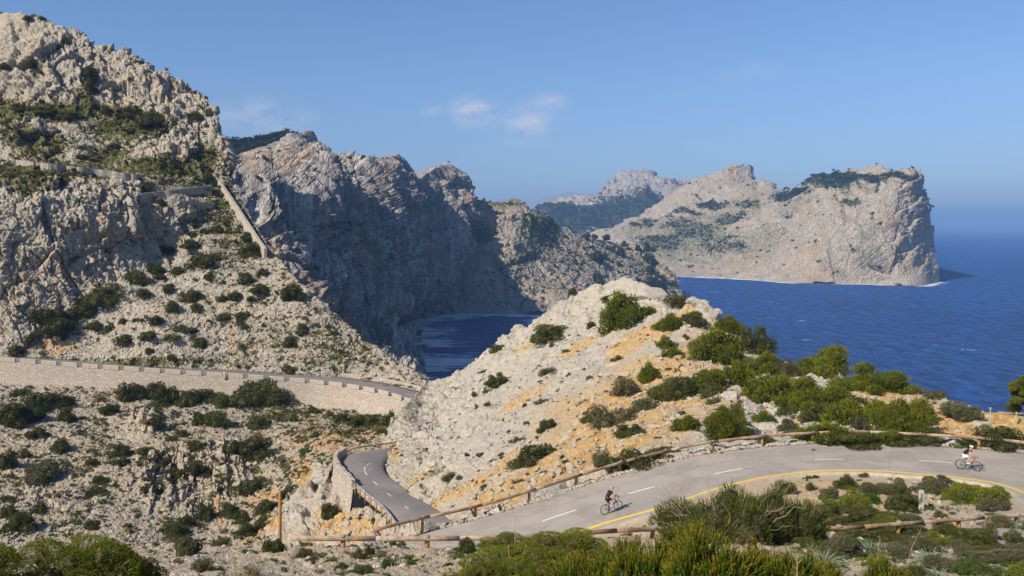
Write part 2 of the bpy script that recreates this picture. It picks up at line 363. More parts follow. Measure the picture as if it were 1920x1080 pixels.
def asphalt(name, a, b, scale=1.0, stain=.4, wear=.5):
    m = newmat(name); q = NB(m); u = q.attr('across')
    n1 = q.noise(.35 * scale, 6, .65, None, .4); n2 = q.noise(22, 3, .6); n3 = q.noise(2.5, 6, .7)
    c = q.mix(q.remap(n1, .38, .62), a, b)
    # polished wheel tracks and the darker oil strip between them
    tr = q.math('ABSOLUTE', q.math('SINE', q.math('MULTIPLY', u, 4 * math.pi)))
    c = q.mix(q.math('MULTIPLY', q.math('MULTIPLY', tr, q.remap(n1, .3, .7)), wear * .6), c, tuple(x * 1.2 for x in b))
    c = q.mix(q.math('MULTIPLY', q.remap(tr, .0, .35, 1, 0), q.remap(q.noise(.9, 5, .7), .35, .65, 0, wear)), c, tuple(x * .78 for x in a))
    c = q.mix(q.remap(n3, .52, .72, 0, stain), c, tuple(x * .74 for x in a))
    # old repair patches
    pv = q.vor(.16, 'F1', None, 'Color'); sp = q.n.new('ShaderNodeSeparateColor'); q.l.new(pv, sp.inputs[0])
    c = q.mix(q.math('MULTIPLY', q.remap(sp.outputs[0], .70, .72), wear * .5), c, tuple(x * .84 for x in a))
    c = q.mix(q.remap(n2, .3, .7, 0, .4), c, tuple(min(1, x * 1.3) for x in b))
    # dusty edges
    ed = q.math('ABSOLUTE', q.math('SUBTRACT', q.math('MULTIPLY', u, 2), 1.0))
    c = q.mix(q.math('MULTIPLY', q.remap(ed, .86, 1.0), q.remap(n3, .35, .6, .1, .8)), c, (.46, .38, .28))
    cr = q.vor(.45, 'DISTANCE_TO_EDGE', None); nn = q.noise(1.1, 4)
    c = q.mix(q.math('MULTIPLY', q.remap(cr, .0, .014, 1, 0), q.remap(nn, .48, .58, 0, .65)), c, tuple(x * .45 for x in a))
    return q.done(c, .85, q.bump(q.noise(30, 4), .012), .3)
M['asphalt_old'] = asphalt('worn_asphalt', (.25, .222, .192), (.325, .29, .25))
M['asphalt_new'] = asphalt('dark_asphalt', (.165, .148, .138), (.20, .18, .168), .6, .2, .3)
M['white_paint'] = plain('white_road_paint', (.66, .64, .60), .7, var=.15, scale=9)
M['yellow_paint'] = plain('yellow_road_paint', (.78, .50, .006), .7, var=.08, scale=5)
def wood(name, c, c2):
    m = newmat(name); q = NB(m)
    n = q.noise(5, 6, .6, q.mapv((1, 1, 1))); n2 = q.noise(.55, 3, .6)
    k = q.mix(q.remap(n2, .42, .58), c, c2); k = q.mix(q.remap(n, .4, .7, 0, .6), k, tuple(x * .55 for x in c))
    return q.done(k, .75, q.bump(n, .01), .25)
M['wood'] = wood('weathered_timber_rail', (.26, .165, .10), (.42, .32, .23))
M['wood_post'] = wood('ochre_timber_post', (.46, .24, .06), (.38, .20, .06))
M['steel'] = plain('galvanised_steel', (.52, .53, .54), .45, .5, .6, .1)
M['concrete'] = plain('cast_concrete', (.42, .36, .29), .9, .2, 0, .18, 3, .02)
M['concrete_grey'] = plain('grey_concrete', (.40, .38, .34), .9, .2, 0, .2, 8, .01)
def masonry(name, s, a, b, mortar):
    m = newmat(name); q = NB(m)
    v = q.mapv((1, 1, 1.35))
    e = q.vor(s, 'DISTANCE_TO_EDGE', v); cc = q.n.new('ShaderNodeTexVoronoi'); cc.inputs['Scale'].default_value = s; q.l.new(v, cc.inputs['Vector'])
    sp = q.n.new('ShaderNodeSeparateColor'); q.l.new(cc.outputs['Color'], sp.inputs[0])
    c = q.mix(sp.outputs[0], a, b)
    c = q.mix(q.remap(sp.outputs[1], .88, .93, 0, .6), c, (.50, .30, .12))
    c = q.mix(q.remap(q.noise(.15, 4), .4, .7, 0, .3), c, (.48, .40, .32))
    c = q.mix(q.remap(e, .03, .09, 1, 0), c, mortar)
    return q.done(c, .9, q.bump(q.math('MINIMUM', e, .15), .35), .15)
M['masonry'] = masonry('rubble_masonry', 2.1, (.38, .335, .275), (.54, .48, .405), (.31, .265, .215))
M['drystone'] = masonry('dry_stone', 2.6, (.33, .31, .28), (.52, .48, .42), (.12, .11, .09))
M['leaf_pine'] = leaf_mat('pine_needles', (.055, .10, .005), (.225, .235, .010), (.34, .20, .03))
M['leaf_dark'] = leaf_mat('dark_scrub_leaves', (.034, .050, .010), (.11, .12, .024))
M['leaf_brown'] = leaf_mat('brown_scrub_leaves', (.070, .060, .024), (.135, .125, .05))
M['leaf_grey'] = leaf_mat('grey_green_leaves', (.10, .105, .055), (.19, .19, .10))
M['leaf_straw'] = leaf_mat('straw_grass_blades', (.20, .15, .04), (.33, .26, .08))
M['leaf_olive'] = leaf_mat('olive_green_leaves', (.050, .070, .012), (.13, .145, .025))
M['leaf_green'] = leaf_mat('fresh_green_leaves', (.045, .10, .012), (.09, .16, .02))
M['leaf_mastic'] = leaf_mat('mastic_leaves', (.060, .125, .005), (.22, .29, .010), (.34, .12, .03))
M['leaf_heath'] = leaf_mat('heath_needles', (.035, .08, .005), (.22, .30, .012), (.55, .27, .02), .3)
M['leaf_rosemary'] = leaf_mat('rosemary_needles', (.045, .085, .008), (.15, .20, .018), (.24, .20, .04))
M['leaf_blue'] = leaf_mat('blue_green_straps', (.10, .16, .10), (.22, .30, .19))
M['leaf_far'] = leaf_mat('woodland_crowns', (.022, .036, .014), (.045, .065, .022))
M['twigs'] = plain('shaded_twig_core', (.085, .078, .035), .95, .05, 0, .45, 14, .05)  # bush cores: twig brown, with the inner shade put into the colour
M['bark'] = plain('bark', (.16, .125, .09), .9, .1, 0, .3, 8)
M['dead'] = plain('dry_twigs', (.33, .26, .18), .9, .1, 0, .3, 8)
M['stone'] = rock_mat('loose_stone', .18, a=(.50, .445, .365), b=(.38, .335, .27), warm=(.48, .37, .23), lichen=(.24, .22, .2), lich_amt=.4, stretch=(1, 1, 1))
M['stone_grey'] = rock_mat('loose_grey_stone', .3, a=(.43, .385, .32), b=(.31, .28, .235), warm=(.42, .33, .21), lichen=(.14, .14, .13), lich_amt=.4, stretch=(1, 1, 1))
# ------------------------------------------------------------------ road edges (px, py, distance)
SEA = -120.0
def hz(px, py, z):                                    # distance at which a pixel meets height z
    return (px, py, -z * F / (py - HY))
near_far = [hz(600, 1046, -20.9), hz(740, 1014, -20.4), hz(860, 984, -20.0), hz(1000, 944, -19.2), hz(1148, 896, -18.5), hz(1287, 859, -17.8), hz(1400, 842, -17.3), hz(1500, 834, -17.0),
            hz(1620, 830, -16.9), hz(1730, 835.5, -16.8), hz(1830, 842, -16.75), hz(1920, 851, -16.7), hz(2040, 868, -16.6), hz(2180, 905, -16.4), hz(2290, 965, -15.8), hz(2300, 1040, -15.0), hz(2160, 1075, -14.2), hz(2010, 1062, -13.9), hz(1900, 1036, -13.9)]
near_near = [hz(600, 1140, -20.9), hz(800, 1100, -20.2), hz(960, 1050, -19.7), hz(1127, 995, -18.9), hz(1234, 964, -18.2), hz(1330, 926, -17.7), hz(1420, 902, -17.4), hz(1500, 890, -17.2),
             hz(1600, 887, -17.1), hz(1700, 893, -16.95), hz(1780, 899, -16.85), hz(1840, 908, -16.75), hz(1893, 926, -16.5), hz(1912, 944, -16.0), hz(1925, 958, -15.6), hz(1930, 966, -15.2), hz(1920, 975, -14.7), hz(1890, 988, -14.3), hz(1840, 998, -14.1)]
low_left = [(850, 826, 140), (780, 832, 133), (728, 840, 127), (690, 845, 124.5), (655, 852, 122), (640, 860, 120.3), (634, 870, 118.2), (640, 884, 115), (655, 901, 110.5), (671, 917, 106), (700, 942, 99), (724, 962, 94), (746, 990, 88), (761, 1017, 83), (780, 1060, 76)]
low_right = [(850, 846, 132), (790, 852, 129), (745, 858, 126.5), (735, 864, 124), (723, 871, 121.5), (720, 878, 119), (723, 887, 115.5), (733, 898, 111), (755, 914, 106), (781, 933, 101), (812, 952, 94), (839, 968, 87), (860, 983, 81), (885, 1000, 74), (930, 1030, 66)]
up_near = [(-120, 668, 190), (0, 677, 190), (140, 688, 190), (273, 697.5, 190), (400, 706, 190), (480, 711, 190), (545, 716, 190), (590, 720, 189.5), (630, 724.5, 188), (665, 729.5, 186), (700, 736, 183), (730, 743.5, 179.5), (755, 751.5, 176), (775, 760, 172), (800, 773, 165), (840, 800, 152)]
up_far = [(-120, 658, 199), (0, 666, 199), (140, 675.5, 199.5), (273, 684, 199.7), (400, 692, 199.5), (480, 697, 199.2), (545, 700.5, 199), (600, 704, 198.7), (650, 708.5, 198.2), (690, 713.5, 196.5), (730, 720, 193.5), (765, 728, 190), (790, 734.5, 187), (815, 744, 181), (850, 762, 170), (890, 790, 155)]
def strip(name, a, b, n, mat, lift, nx=8, parent=None, lo=0.0, hi=1.0, crown=0.0, thick=0.0):
    A = smooth_poly([pt(*p) for p in a], n); B = smooth_poly([pt(*p) for p in b], n)
    i0, i1 = int(lo * (n - 1)), int(hi * (n - 1)) + 1
    A, B = A[i0:i1], B[i0:i1]; t = np.linspace(0, 1, nx)[None, :, None]
    V = A[:, None] * (1 - t) + B[:, None] * t; V[..., 2] += lift + crown * (t[..., 0] * (1 - t[..., 0]) * 4)
    if thick:
        V = np.concatenate([V[:, :1] - [0, 0, thick], V, V[:, -1:] - [0, 0, thick]], 1)
    sh = V.shape
    fc = tri_grid(sh[1], sh[0])
    uu = np.linspace(0, 1, nx); uu = np.concatenate([[0], uu, [1]]) if thick else uu
    o = mesh_obj(name, npmesh(name, V.reshape(-1, 3), fc[:, ::1], {'across': np.tile(uu, sh[0])}), mat, parent); return o, A, B
# ------------------------------------------------------------------ roads
road, NF, NN = strip('road', near_far, near_near, 500, M['asphalt_old'], .05, 28, thick=.35)
tag(road, 'pale worn asphalt road sweeping round the hairpin with a yellow inner edge line', 'road', kind='structure')
road2, LL, LR = strip('road', low_left, low_right, 260, M['asphalt_new'], .04, 20, thick=.5)
tag(road2, 'dark asphalt road bending below the pale hill beside the stone parapet', 'road', kind='structure')
road3, UN, UF = strip('road', up_near, up_far, 260, M['asphalt_new'], .04, 6, thick=.5)
tag(road3, 'dark asphalt road carried along the top of the long retaining wall', 'road', kind='structure')
def ribbon(name, C, w, mat, lift, parent, side=None):
    """painted line along the points C"""
    T = np.gradient(C, axis=0); Nn = np.stack([-T[:, 1], T[:, 0], 0 * T[:, 0]], 1); Nn /= np.linalg.norm(Nn, axis=1)[:, None]
    if side is None: side = Nn
    V = np.stack([C - side * w / 2, C + side * w / 2], 1); V[..., 2] += lift
    return mesh_obj(name, npmesh(name, V.reshape(-1, 3), tri_grid(2, len(C))), mat, parent)
def cross(A, B, t): return A * (1 - t) + B * t
yl = cross(NF, NN, .905)
s0 = next(i for i in range(len(yl)) if proj(yl[i])[0] > 1090)
ribbon('yellow_edge_line', yl[s0:430], .24, M['yellow_paint'], .056, road, None)
def near_idx(C, px):                                  # first sample past px
    q = proj(C)[0]; return int(np.argmin(np.abs(q[:int(len(q) * .66)] - px)))
def dash(A, B, t, pxa, pxb, w, lift, parent, k=10):
    C = cross(A, B, t); i, j = sorted((near_idx(C, pxa), near_idx(C, pxb)))
    if j - i < 2: j = i + 2
    C = C[i:j + 1]; ribbon('lane_dash', resample(C, max(3, len(C))), w, M['white_paint'], lift, parent)
for a, b in ((1016, 1079), (1177, 1226), (1341, 1391), (1529, 1584), (1722, 1788), (1990, 2050)): dash(NF, NN, .475, a, b, .14, .056, road)
for fr0, fr1 in ((.13, .165),): pass
def dash_at(A, B, t, i, j, w, lift, parent):
    ribbon('lane_dash', cross(A, B, t)[i:j], w, M['white_paint'], lift, parent)
CL = cross(LL, LR, .5); cpx, cpy = proj(CL)
for (px, py) in ((728, 851), (687, 862), (670, 878), (678, 895), (699, 914), (726, 933), (759, 957), (790, 982)):
    i = int(np.argmin((cpx - px) ** 2 + (cpy - py) ** 2)); seg = np.linalg.norm(np.diff(CL, axis=0), axis=1).mean(); k = max(2, int(1.15 / seg))
    dash_at(LL, LR, .5, i - k, i + k, .12, .05, road2)
CU = cross(UN, UF, .5); cpx, cpy = proj(CU)
for px in (30, 120, 210, 300, 390, 480, 570, 640, 716, 766):
    i = int(np.argmin(np.abs(cpx - px))); dash_at(UN, UF, .5, i - 2, i + 3, .12, .05, road3)

# ------------------------------------------------------------------ near hill
hb = [(715, 838), (719, 872), (717, 880), (720, 888), (731, 899), (753, 916), (779, 935), (810, 954), (837, 970), (862, 984), (900, 975)] + [(p[0], p[1] + 1) for p in near_far[3:14]]
ht = [(728, 800), (745, 778), (772, 752), (800, 718), (835, 710), (872, 690), (905, 665), (936, 640), (962, 620), (990, 612), (1010, 595), (1037, 572), (1075, 550), (1110, 535), (1136, 530), (1172, 525),
      (1206, 533), (1234, 552), (1262, 560), (1290, 560), (1322, 566), (1340, 582), (1352, 600), (1385, 622), (1420, 648), (1445, 668), (1490, 690), (1555, 708), (1640, 724), (1705, 732), (1770, 747), (1852, 772), (1920, 776), (2020, 790), (2170, 830), (2300, 905)]
hc = [(720, 840, 129), (717, 880, 119), (753, 916, 106), (810, 954, 94), (862, 984, 76), (905, 975, 62)] + [p for p in near_far[3:14:1]] + \
     [(728, 800, 136), (760, 770, 142), (745, 820, 132), (800, 715, 168), (872, 690, 168), (936, 640, 168), (1037, 572, 170), (1172, 525, 165), (1322, 566, 145), (1445, 665, 122),
      (1600, 715, 100), (1770, 747, 86), (1920, 776, 76), (2170, 830, 66), (790, 880, 108), (850, 900, 98), (800, 800, 136), (900, 800, 118), (1000, 700, 136), (1100, 620, 148), (1150, 800, 84), (1200, 700, 112), (1300, 640, 125), (1450, 760, 86), (1600, 770, 80), (1000, 860, 84), (900, 930, 80), (1750, 795, 72)]
def d_hill(X, px, py, N):
    s = blobs(px, py, [(1140, 560, 120, 42, 1), (1290, 585, 70, 35, .9), (770, 860, 60, 90, .7), (940, 640, 60, 40, .9), (830, 740, 90, 40, .8), (1480, 750, 150, 60, .4)])
    rough = np.clip(s + .55 * sstep(-.05, .35, fbm(X / 12, 3, 30)), 0, 1)
    s_ = .5 * joints(X, (.5, -.35, .79), 2.6, 351, .8, .5) + .22 * joints(X, (.6, -.3, .74), 1.0, 353, .8, .5)
    slab = X @ np.array([[.75, .2, .1], [.2, .9, -.3], [.5, -.2, .85]])
    h = 1.0 * fbm(X / 10, 3, 3) + s_ * (.3 + .7 * rough) + .55 * rough * blocks(slab, 4.6, 11, .06, .8, (1, .7, 1.5)) + .32 * rough * blocks(X, 1.8, 12, .08, .8, (1, 1, 1)) + .20 * blocks(slab, 2.8, 14, .05, .9, (1, .6, 1.6))
    h += .12 * sstep(-.1, .4, fbm(X / 3, 2, 31)) * blocks(X, .62, 13, .14, .8) + .07 * fbm(X / .6, 4, 9)
    left = sstep(900, 760, px)
    h += left * (.55 * ridged(X / np.array([1.8, 1.8, 5.]), 3, 5) - .3)
    return h
def p_hill(X, px, py, N, h):
    n = .5 * fbm(X / np.array([11, 11, 5]), 5, 41) + .34
    soil = blobs(px, py, [(1185, 640, 50, 16, .8), (1250, 612, 46, 15, .95), (1300, 660, 90, 16, .9), (1150, 740, 90, 14, .95), (1110, 800, 110, 18, .95), (1060, 760, 50, 10, .6), (1000, 900, 110, 24, .9), (900, 950, 70, 14, .8), (1240, 700, 110, 12, .75), (1340, 690, 70, 10, .7), (1230, 770, 110, 16, .8), (1190, 830, 110, 18, .8), (1060, 870, 120, 24, .9),
                          (1110, 860, 60, 16, .8), (985, 650, 26, 3.5, 1.0), (1085, 650, 50, 7, .7), (985, 745, 60, 10, .6), (900, 720, 40, 6, .35), (1540, 755, 100, 14, .6), (1650, 750, 80, 14, .95), (740, 845, 10, 18, .8), (1390, 636, 50, 16, .6), (1290, 745, 90, 14, .7), (850, 930, 70, 7, .9), (780, 900, 50, 5, .7), (1300, 790, 90, 16, .6), (960, 860, 60, 16, .6), (880, 900, 70, 12, .45)], n, .55)
    soil = np.maximum(soil, blobs(px, py, [(1740, 780, 110, 30, .9), (1800, 800, 90, 26, .85), (1880, 800, 60, 22, .95), (1690, 745, 50, 8, .7)], n, -.15))
    soil = np.maximum(soil, blobs(px, py, [(1180, 770, 250, 95, .56), (1330, 640, 90, 50, .5), (980, 900, 130, 50, .5), (1600, 760, 130, 30, .5)], n * 1.2, .5))
    soil = np.where(h > 1.1, soil * .6, soil)
    ve = blobs(px, py, [(1480, 820, 200, 20, .4), (1560, 800, 140, 50, .4)], n)
    return {'soil': soil, 'veg': ve}
hill = sheet('hillside', ht, hb, hc, 900, 330, d_hill, M['hill'], back=(50, 30, 1.3), nback=16, fade=(.03, 0), paint=p_hill, label='pale limestone hill with orange soil between both roads', cat='hill', vpow=1.0)

# ------------------------------------------------------------------ left mountain above the upper road
mt = [(-140, 30), (0, 27), (40, 26), (95, 40), (150, 62), (180, 85), (215, 98), (265, 127), (300, 142), (340, 153), (375, 168), (390, 190), (405, 207), (408, 228), (407, 248), (418, 262), (428, 290), (431, 315), (428, 335), (436, 355), (452, 378), (470, 408), (487, 440), (500, 462), (525, 492), (556, 525), (600, 562), (628, 592), (650, 610), (690, 645), (720, 665), (750, 686), (778, 700), (805, 716), (830, 735)]
mb = [(p[0], p[1] + 2) for p in up_far[:14]]
mc = [p for p in up_far[:14:2]] + [(0, 640, 200), (60, 600, 205), (0, 520, 207), (0, 350, 222), (100, 350, 226), (150, 500, 215), (60, 450, 211), (180, 540, 214), (200, 530, 217), (110, 640, 203), (300, 490, 232), (300, 380, 238), (340, 440, 238), (390, 350, 256), (415, 335, 262), (200, 345, 236), (0, 325, 234), (0, 300, 246), (200, 300, 256), (330, 320, 258), (100, 200, 268), (100, 100, 280), (0, 28, 300), (40, 150, 274),
      (150, 62, 298), (250, 200, 274), (265, 128, 294), (340, 230, 276), (380, 170, 290), (407, 206, 284), (406, 248, 277), (428, 290, 270), (300, 600, 207), (420, 600, 212), (400, 500, 228), (480, 455, 240), (410, 420, 245), (560, 530, 222), (560, 620, 209), (650, 612, 215), (720, 666, 206), (620, 680, 201), (805, 716, 196)]
def crag_mask(px, py):
    return np.clip(blobs(px, py, [(60, 450, 190, 130, 1), (60, 560, 80, 90, 1), (210, 420, 120, 70, 1), (320, 430, 55, 60, 1), (150, 130, 230, 90, 1), (330, 210, 90, 80, .9), (60, 270, 70, 60, .8), (330, 290, 110, 40, .8), (420, 290, 40, 50, .8)]) * 1.5, 0, 1)
def d_mount(X, px, py, N):
    c = crag_mask(px, py)
    h = c * (3.2 * fbm(X / 26, 3, 60) + 1.8 * blocks(X, 13, 31, .06, 1.0, (1, 1, .6)) + 1.4 * joints(X, (.86, .25, .42), 5.2, 301, 1.0, .62) + .6 * joints(X, (.75, .2, .62), 1.9, 303, .9, .6) + .6 * joints(X, (-.35, .3, .88), 4.2, 305, .8, .42) + .85 * blocks(X, 3.4, 32, .09, .9, (1, 1, .6)) + .42 * blocks(X, 1.4, 33, .13, .8, (1, 1, .7)) + .4 * (ridged(X / np.array([2.6, 2.6, 9]), 3, 35) - .4))
    # low terraces and clinker blocks on the gentler ground
    z = X[:, 2] + 1.2 * fbm(X / 14, 3, 71)
    step = np.abs((z / 3.4) % 1 - .5) * 2
    h += (1 - c) * (.55 * sstep(.25, .8, step) + .28 * blocks(X, 3.4, 36, .14, .7) + .24 * blocks(X, 1.5, 37, .15, .7, (1, 1, .8)) + .3 * fbm(X / 6, 3, 72))
    h += (.14 + .14 * c) * blocks(X, .85, 38, .16, .8)
    return h
def p_mount(X, px, py, N, h):
    n = .35 * fbm(X / 11, 4, 43); n2 = .3 * fbm(X / 6, 4, 44)
    soil = blobs(px, py, [(435, 640, 9, 60, .8), (428, 560, 12, 60, .5), (430, 440, 20, 60, .5), (100, 650, 60, 20, .75), (60, 655, 60, 14, .5), (200, 430, 20, 60, .45), (240, 260, 40, 16, .4), (530, 640, 12, 50, .5), (250, 230, 30, 15, .3), (600, 680, 120, 14, .35), (420, 410, 50, 60, .45), (420, 480, 60, 50, .35), (120, 330, 150, 10, .3), (390, 660, 60, 30, .25), (400, 600, 300, 120, .38)], n)
    ve = blobs(px, py, [(130, 215, 130, 16, .85), (240, 240, 100, 26, .65), (60, 270, 90, 30, .45), (100, 325, 170, 22, .7), (300, 320, 110, 22, .75), (200, 300, 60, 26, .55), (390, 300, 30, 30, .5), (60, 340, 80, 18, .6), (380, 360, 60, 16, .55), (420, 400, 60, 46, .5), (120, 30, 60, 8, .5), (160, 200, 20, 50, .5), (165, 160, 14, 30, .5),
                        (250, 215, 24, 20, .5), (330, 345, 60, 12, .5), (560, 650, 150, 60, .22), (640, 670, 60, 40, .35), (100, 600, 60, 20, .4), (300, 440, 40, 20, .3), (440, 470, 60, 60, .3), (250, 680, 260, 10, .38), (20, 215, 40, 40, .5)], n2)
    flatness = sstep(.25, .6, N[:, 2]) * .18
    ve = ve + flatness * (ve > .05) + .12 * sstep(.35, .1, h) * (ve > 0)
    return {'soil': soil, 'veg': ve}
mount = sheet('mountain', mt, mb, mc, 760, 560, d_mount, M['mount'], back=(70, 30, 1.6), nback=14, fade=(.012, 0), paint=p_mount, label='rugged grey limestone mountain above the walled road', cat='mountain', right=[(830, 748), (835, 742), (830, 735)])

# ------------------------------------------------------------------ lower left slope
lt = [(-140, 716), (0, 716), (39, 719), (114, 724), (195, 725), (280, 730), (360, 736), (440, 744), (541, 752), (600, 760), (646, 768), (690, 778), (717, 786), (760, 800), (790, 812)]
lb = [(-140, 1040), (0, 1040), (200, 1045), (400, 1045), (520, 1045), (560, 1010), (590, 950), (612, 900), (622, 876), (632, 862), (650, 852), (690, 846), (728, 841), (780, 834), (800, 832)]
lc = [(-140, 715, 192), (0, 715, 191), (200, 725, 190.5), (400, 738, 190.5), (541, 752, 190), (646, 768, 187), (717, 786, 177), (790, 812, 160), (728, 840, 129), (655, 853, 124), (622, 876, 119), (690, 815, 150), (600, 810, 160), (590, 950, 116), (520, 1045, 104), (200, 1045, 108), (0, 1040, 110), (0, 880, 142), (200, 800, 166), (200, 900, 138), (400, 800, 166), (450, 840, 158), (430, 860, 151), (400, 920, 140), (330, 870, 148), (300, 960, 129), (500, 900, 141), (550, 870, 143), (100, 960, 126), (470, 980, 122)]
def crag2(px, py): return np.clip(blobs(px, py, [(350, 900, 110, 60, 1), (420, 870, 90, 40, 1), (270, 790, 30, 26, .9), (90, 940, 60, 30, .5), (500, 880, 30, 30, .5)]) * 1.6, 0, 1)
def d_slope(X, px, py, N):
    c = crag2(px, py)
    h = c * (.8 * joints(X, (.9, .3, .3), 2.6, 341, .9, .8) + .45 * joints(X, (.85, .3, .4), 1.1, 343, .9, .7) + .8 * (ridged(X / np.array([2.4, 2.4, 8]), 4, 81) - .3) + .8 * blocks(X, 4, 82, .10, .8, (1, 1, .5)) + .35 * blocks(X, 1.6, 83, .14, .8, (1, 1, .5)) + .5)
    h += (1 - c) * (.22 * blocks(X, 2.4, 84, .16, .7) + .18 * blocks(X, 1.1, 85, .16, .8) + 1.3 * fbm(X / 14, 3, 86)) + .12 * blocks(X, .6, 87, .18, .8)
    return h
def p_slope(X, px, py, N, h):
    n = .4 * fbm(X / 8, 4, 47)
    soil = blobs(px, py, [(610, 820, 110, 40, .75), (580, 780, 90, 26, .6), (680, 815, 60, 20, .7), (560, 880, 50, 40, .65), (500, 950, 60, 40, .8), (470, 1000, 50, 24, .8), (410, 965, 14, 30, .8), (150, 745, 70, 10, .35), (200, 790, 200, 14, .2), (60, 1000, 80, 16, .3), (320, 1000, 30, 12, .4), (300, 860, 500, 160, .39)], n)
    ve = blobs(px, py, [(620, 800, 110, 36, .5), (520, 780, 90, 24, .55), (660, 790, 90, 16, .6), (300, 740, 260, 20, .35), (60, 900, 60, 40, .25), (200, 850, 160, 60, .2), (530, 860, 40, 60, .3), (300, 860, 500, 160, .27)], n)
    return {'soil': soil, 'veg': ve}
slope = sheet('slope', lt, lb, lc, 760, 330, d_slope, M['slope'], back=(4, 30, 1), nback=4, fade=(0.0, 0), paint=p_slope, label='stony scrub slope falling from the retaining wall into the gully', cat='slope')

# ------------------------------------------------------------------ rocky embankment that carries the lower road
et = [(585, 866), (600, 868), (612, 880), (620, 895), (632, 918), (646, 938), (662, 952), (700, 956), (726, 974), (746, 998), (760, 1022), (775, 1052)]
eb = [(560, 900), (545, 930), (520, 955), (480, 990), (430, 1020), (410, 1060), (480, 1080), (560, 1090), (650, 1090), (720, 1085), (770, 1080)]
ec = [(585, 866, 124), (612, 880, 120), (620, 895, 118), (646, 938, 110.5), (662, 952, 107), (700, 956, 98.5), (746, 998, 87.5), (775, 1052, 77), (545, 930, 124), (480, 990, 118), (430, 1020, 113), (480, 1080, 106), (560, 1090, 98), (650, 1090, 91), (710, 1085, 85), (770, 1080, 78), (600, 960, 112), (560, 1000, 108), (640, 1010, 100), (700, 1010, 92)]
def d_emb(X, px, py, N):
    c = np.clip(blobs(px, py, [(590, 950, 50, 60, 1), (560, 1000, 50, 50, 1), (640, 930, 30, 30, .8)]) * 1.5, 0, 1)
    return c * (1.0 * blocks(X, 4.5, 91, .1, .9, (1, 1, .7)) + .7 * (ridged(X / np.array([1.6, 1.6, 5]), 3, 92) - .4)) + .45 * blocks(X, 1.6, 93, .12, .8) + .22 * blocks(X, .6, 94, .15, .8) + .5 * fbm(X / 7, 3, 95)
def p_emb(X, px, py, N, h):
    n = .3 * fbm(X / 5, 4, 48)
    return {'soil': blobs(px, py, [(640, 980, 60, 40, .8), (690, 1000, 50, 40, .8), (600, 1010, 60, 30, .5), (590, 930, 20, 30, .3), (560, 880, 40, 50, .8), (500, 985, 60, 22, .7)], n), 'veg': blobs(px, py, [(500, 960, 60, 50, .4), (560, 900, 40, 26, .4)], n)}
emb = sheet('embankment', et, eb, ec, 330, 260, d_emb, M['hill'], back=(3, 6, 1), nback=6, fade=(0, 0), paint=p_emb, label='pale rock embankment below the stone parapet', cat='embankment',
            flat=lambda X, px, py: sstep(0, 9, np.min(np.hypot(px[:, None] - np.array([p[0] for p in et])[None], py[:, None] - np.array([p[1] for p in et])[None]), 1)))

# ------------------------------------------------------------------ foreground: ledge, shoulder under the near road, island in the hairpin
_unused = [(-200, 1036), (0, 1030), (330, 1024), (430, 1020), (525, 1026), (600, 1028), (660, 1026), (700, 1018), (738, 1012), (800, 997), (860, 980)] + [(p[0], p[1] - 1.5) for p in near_far[3:13]]
FC3 = [pt(*p) for p in near_far[1:19]] + [pt(*p) for p in near_near[1:19]] + [pt(*p) for p in
     [(-200, 1036, 33), (0, 1030, 33), (330, 1024, 34), (525, 1027, 33), (640, 1028, 33.3), (700, 1030, 33), (860, 1030, 33.5), (1000, 1026, 34), (1142, 1010, 35.5), (1300, 1008, 36.5), (1500, 1004, 39), (1600, 1010, 39.5), (1720, 1000, 40.5), (1850, 990, 41), (1930, 985, 41.5), (2050, 975, 43),
      (1600, 935, 50.5), (1750, 940, 49), (1600, 965, 45), (1760, 962, 45.5), (1450, 960, 46), (1300, 985, 43),
      (500, 1080, 25), (0, 1080, 25), (-200, 1100, 23), (960, 1080, 24.5), (1500, 1080, 26), (1920, 1080, 28), (2200, 1085, 28), (0, 1300, 12), (960, 1300, 12), (1920, 1300, 12), (-900, 1700, 5), (960, 1700, 5), (2900, 1700, 5)]] + \
     [Vector(v) for v in [(-26, 45, -19), (-13, 45, -18.5), (-40, 45, -21), (-5, 45, -18), (-30, 57, -27), (-14, 57, -22.5), (-8, 50, -20.4), (0, 50, -19.8), (4, 44, -17.3), (-60, 40, -20), (60, 60, -16), (70, 45, -14)]]
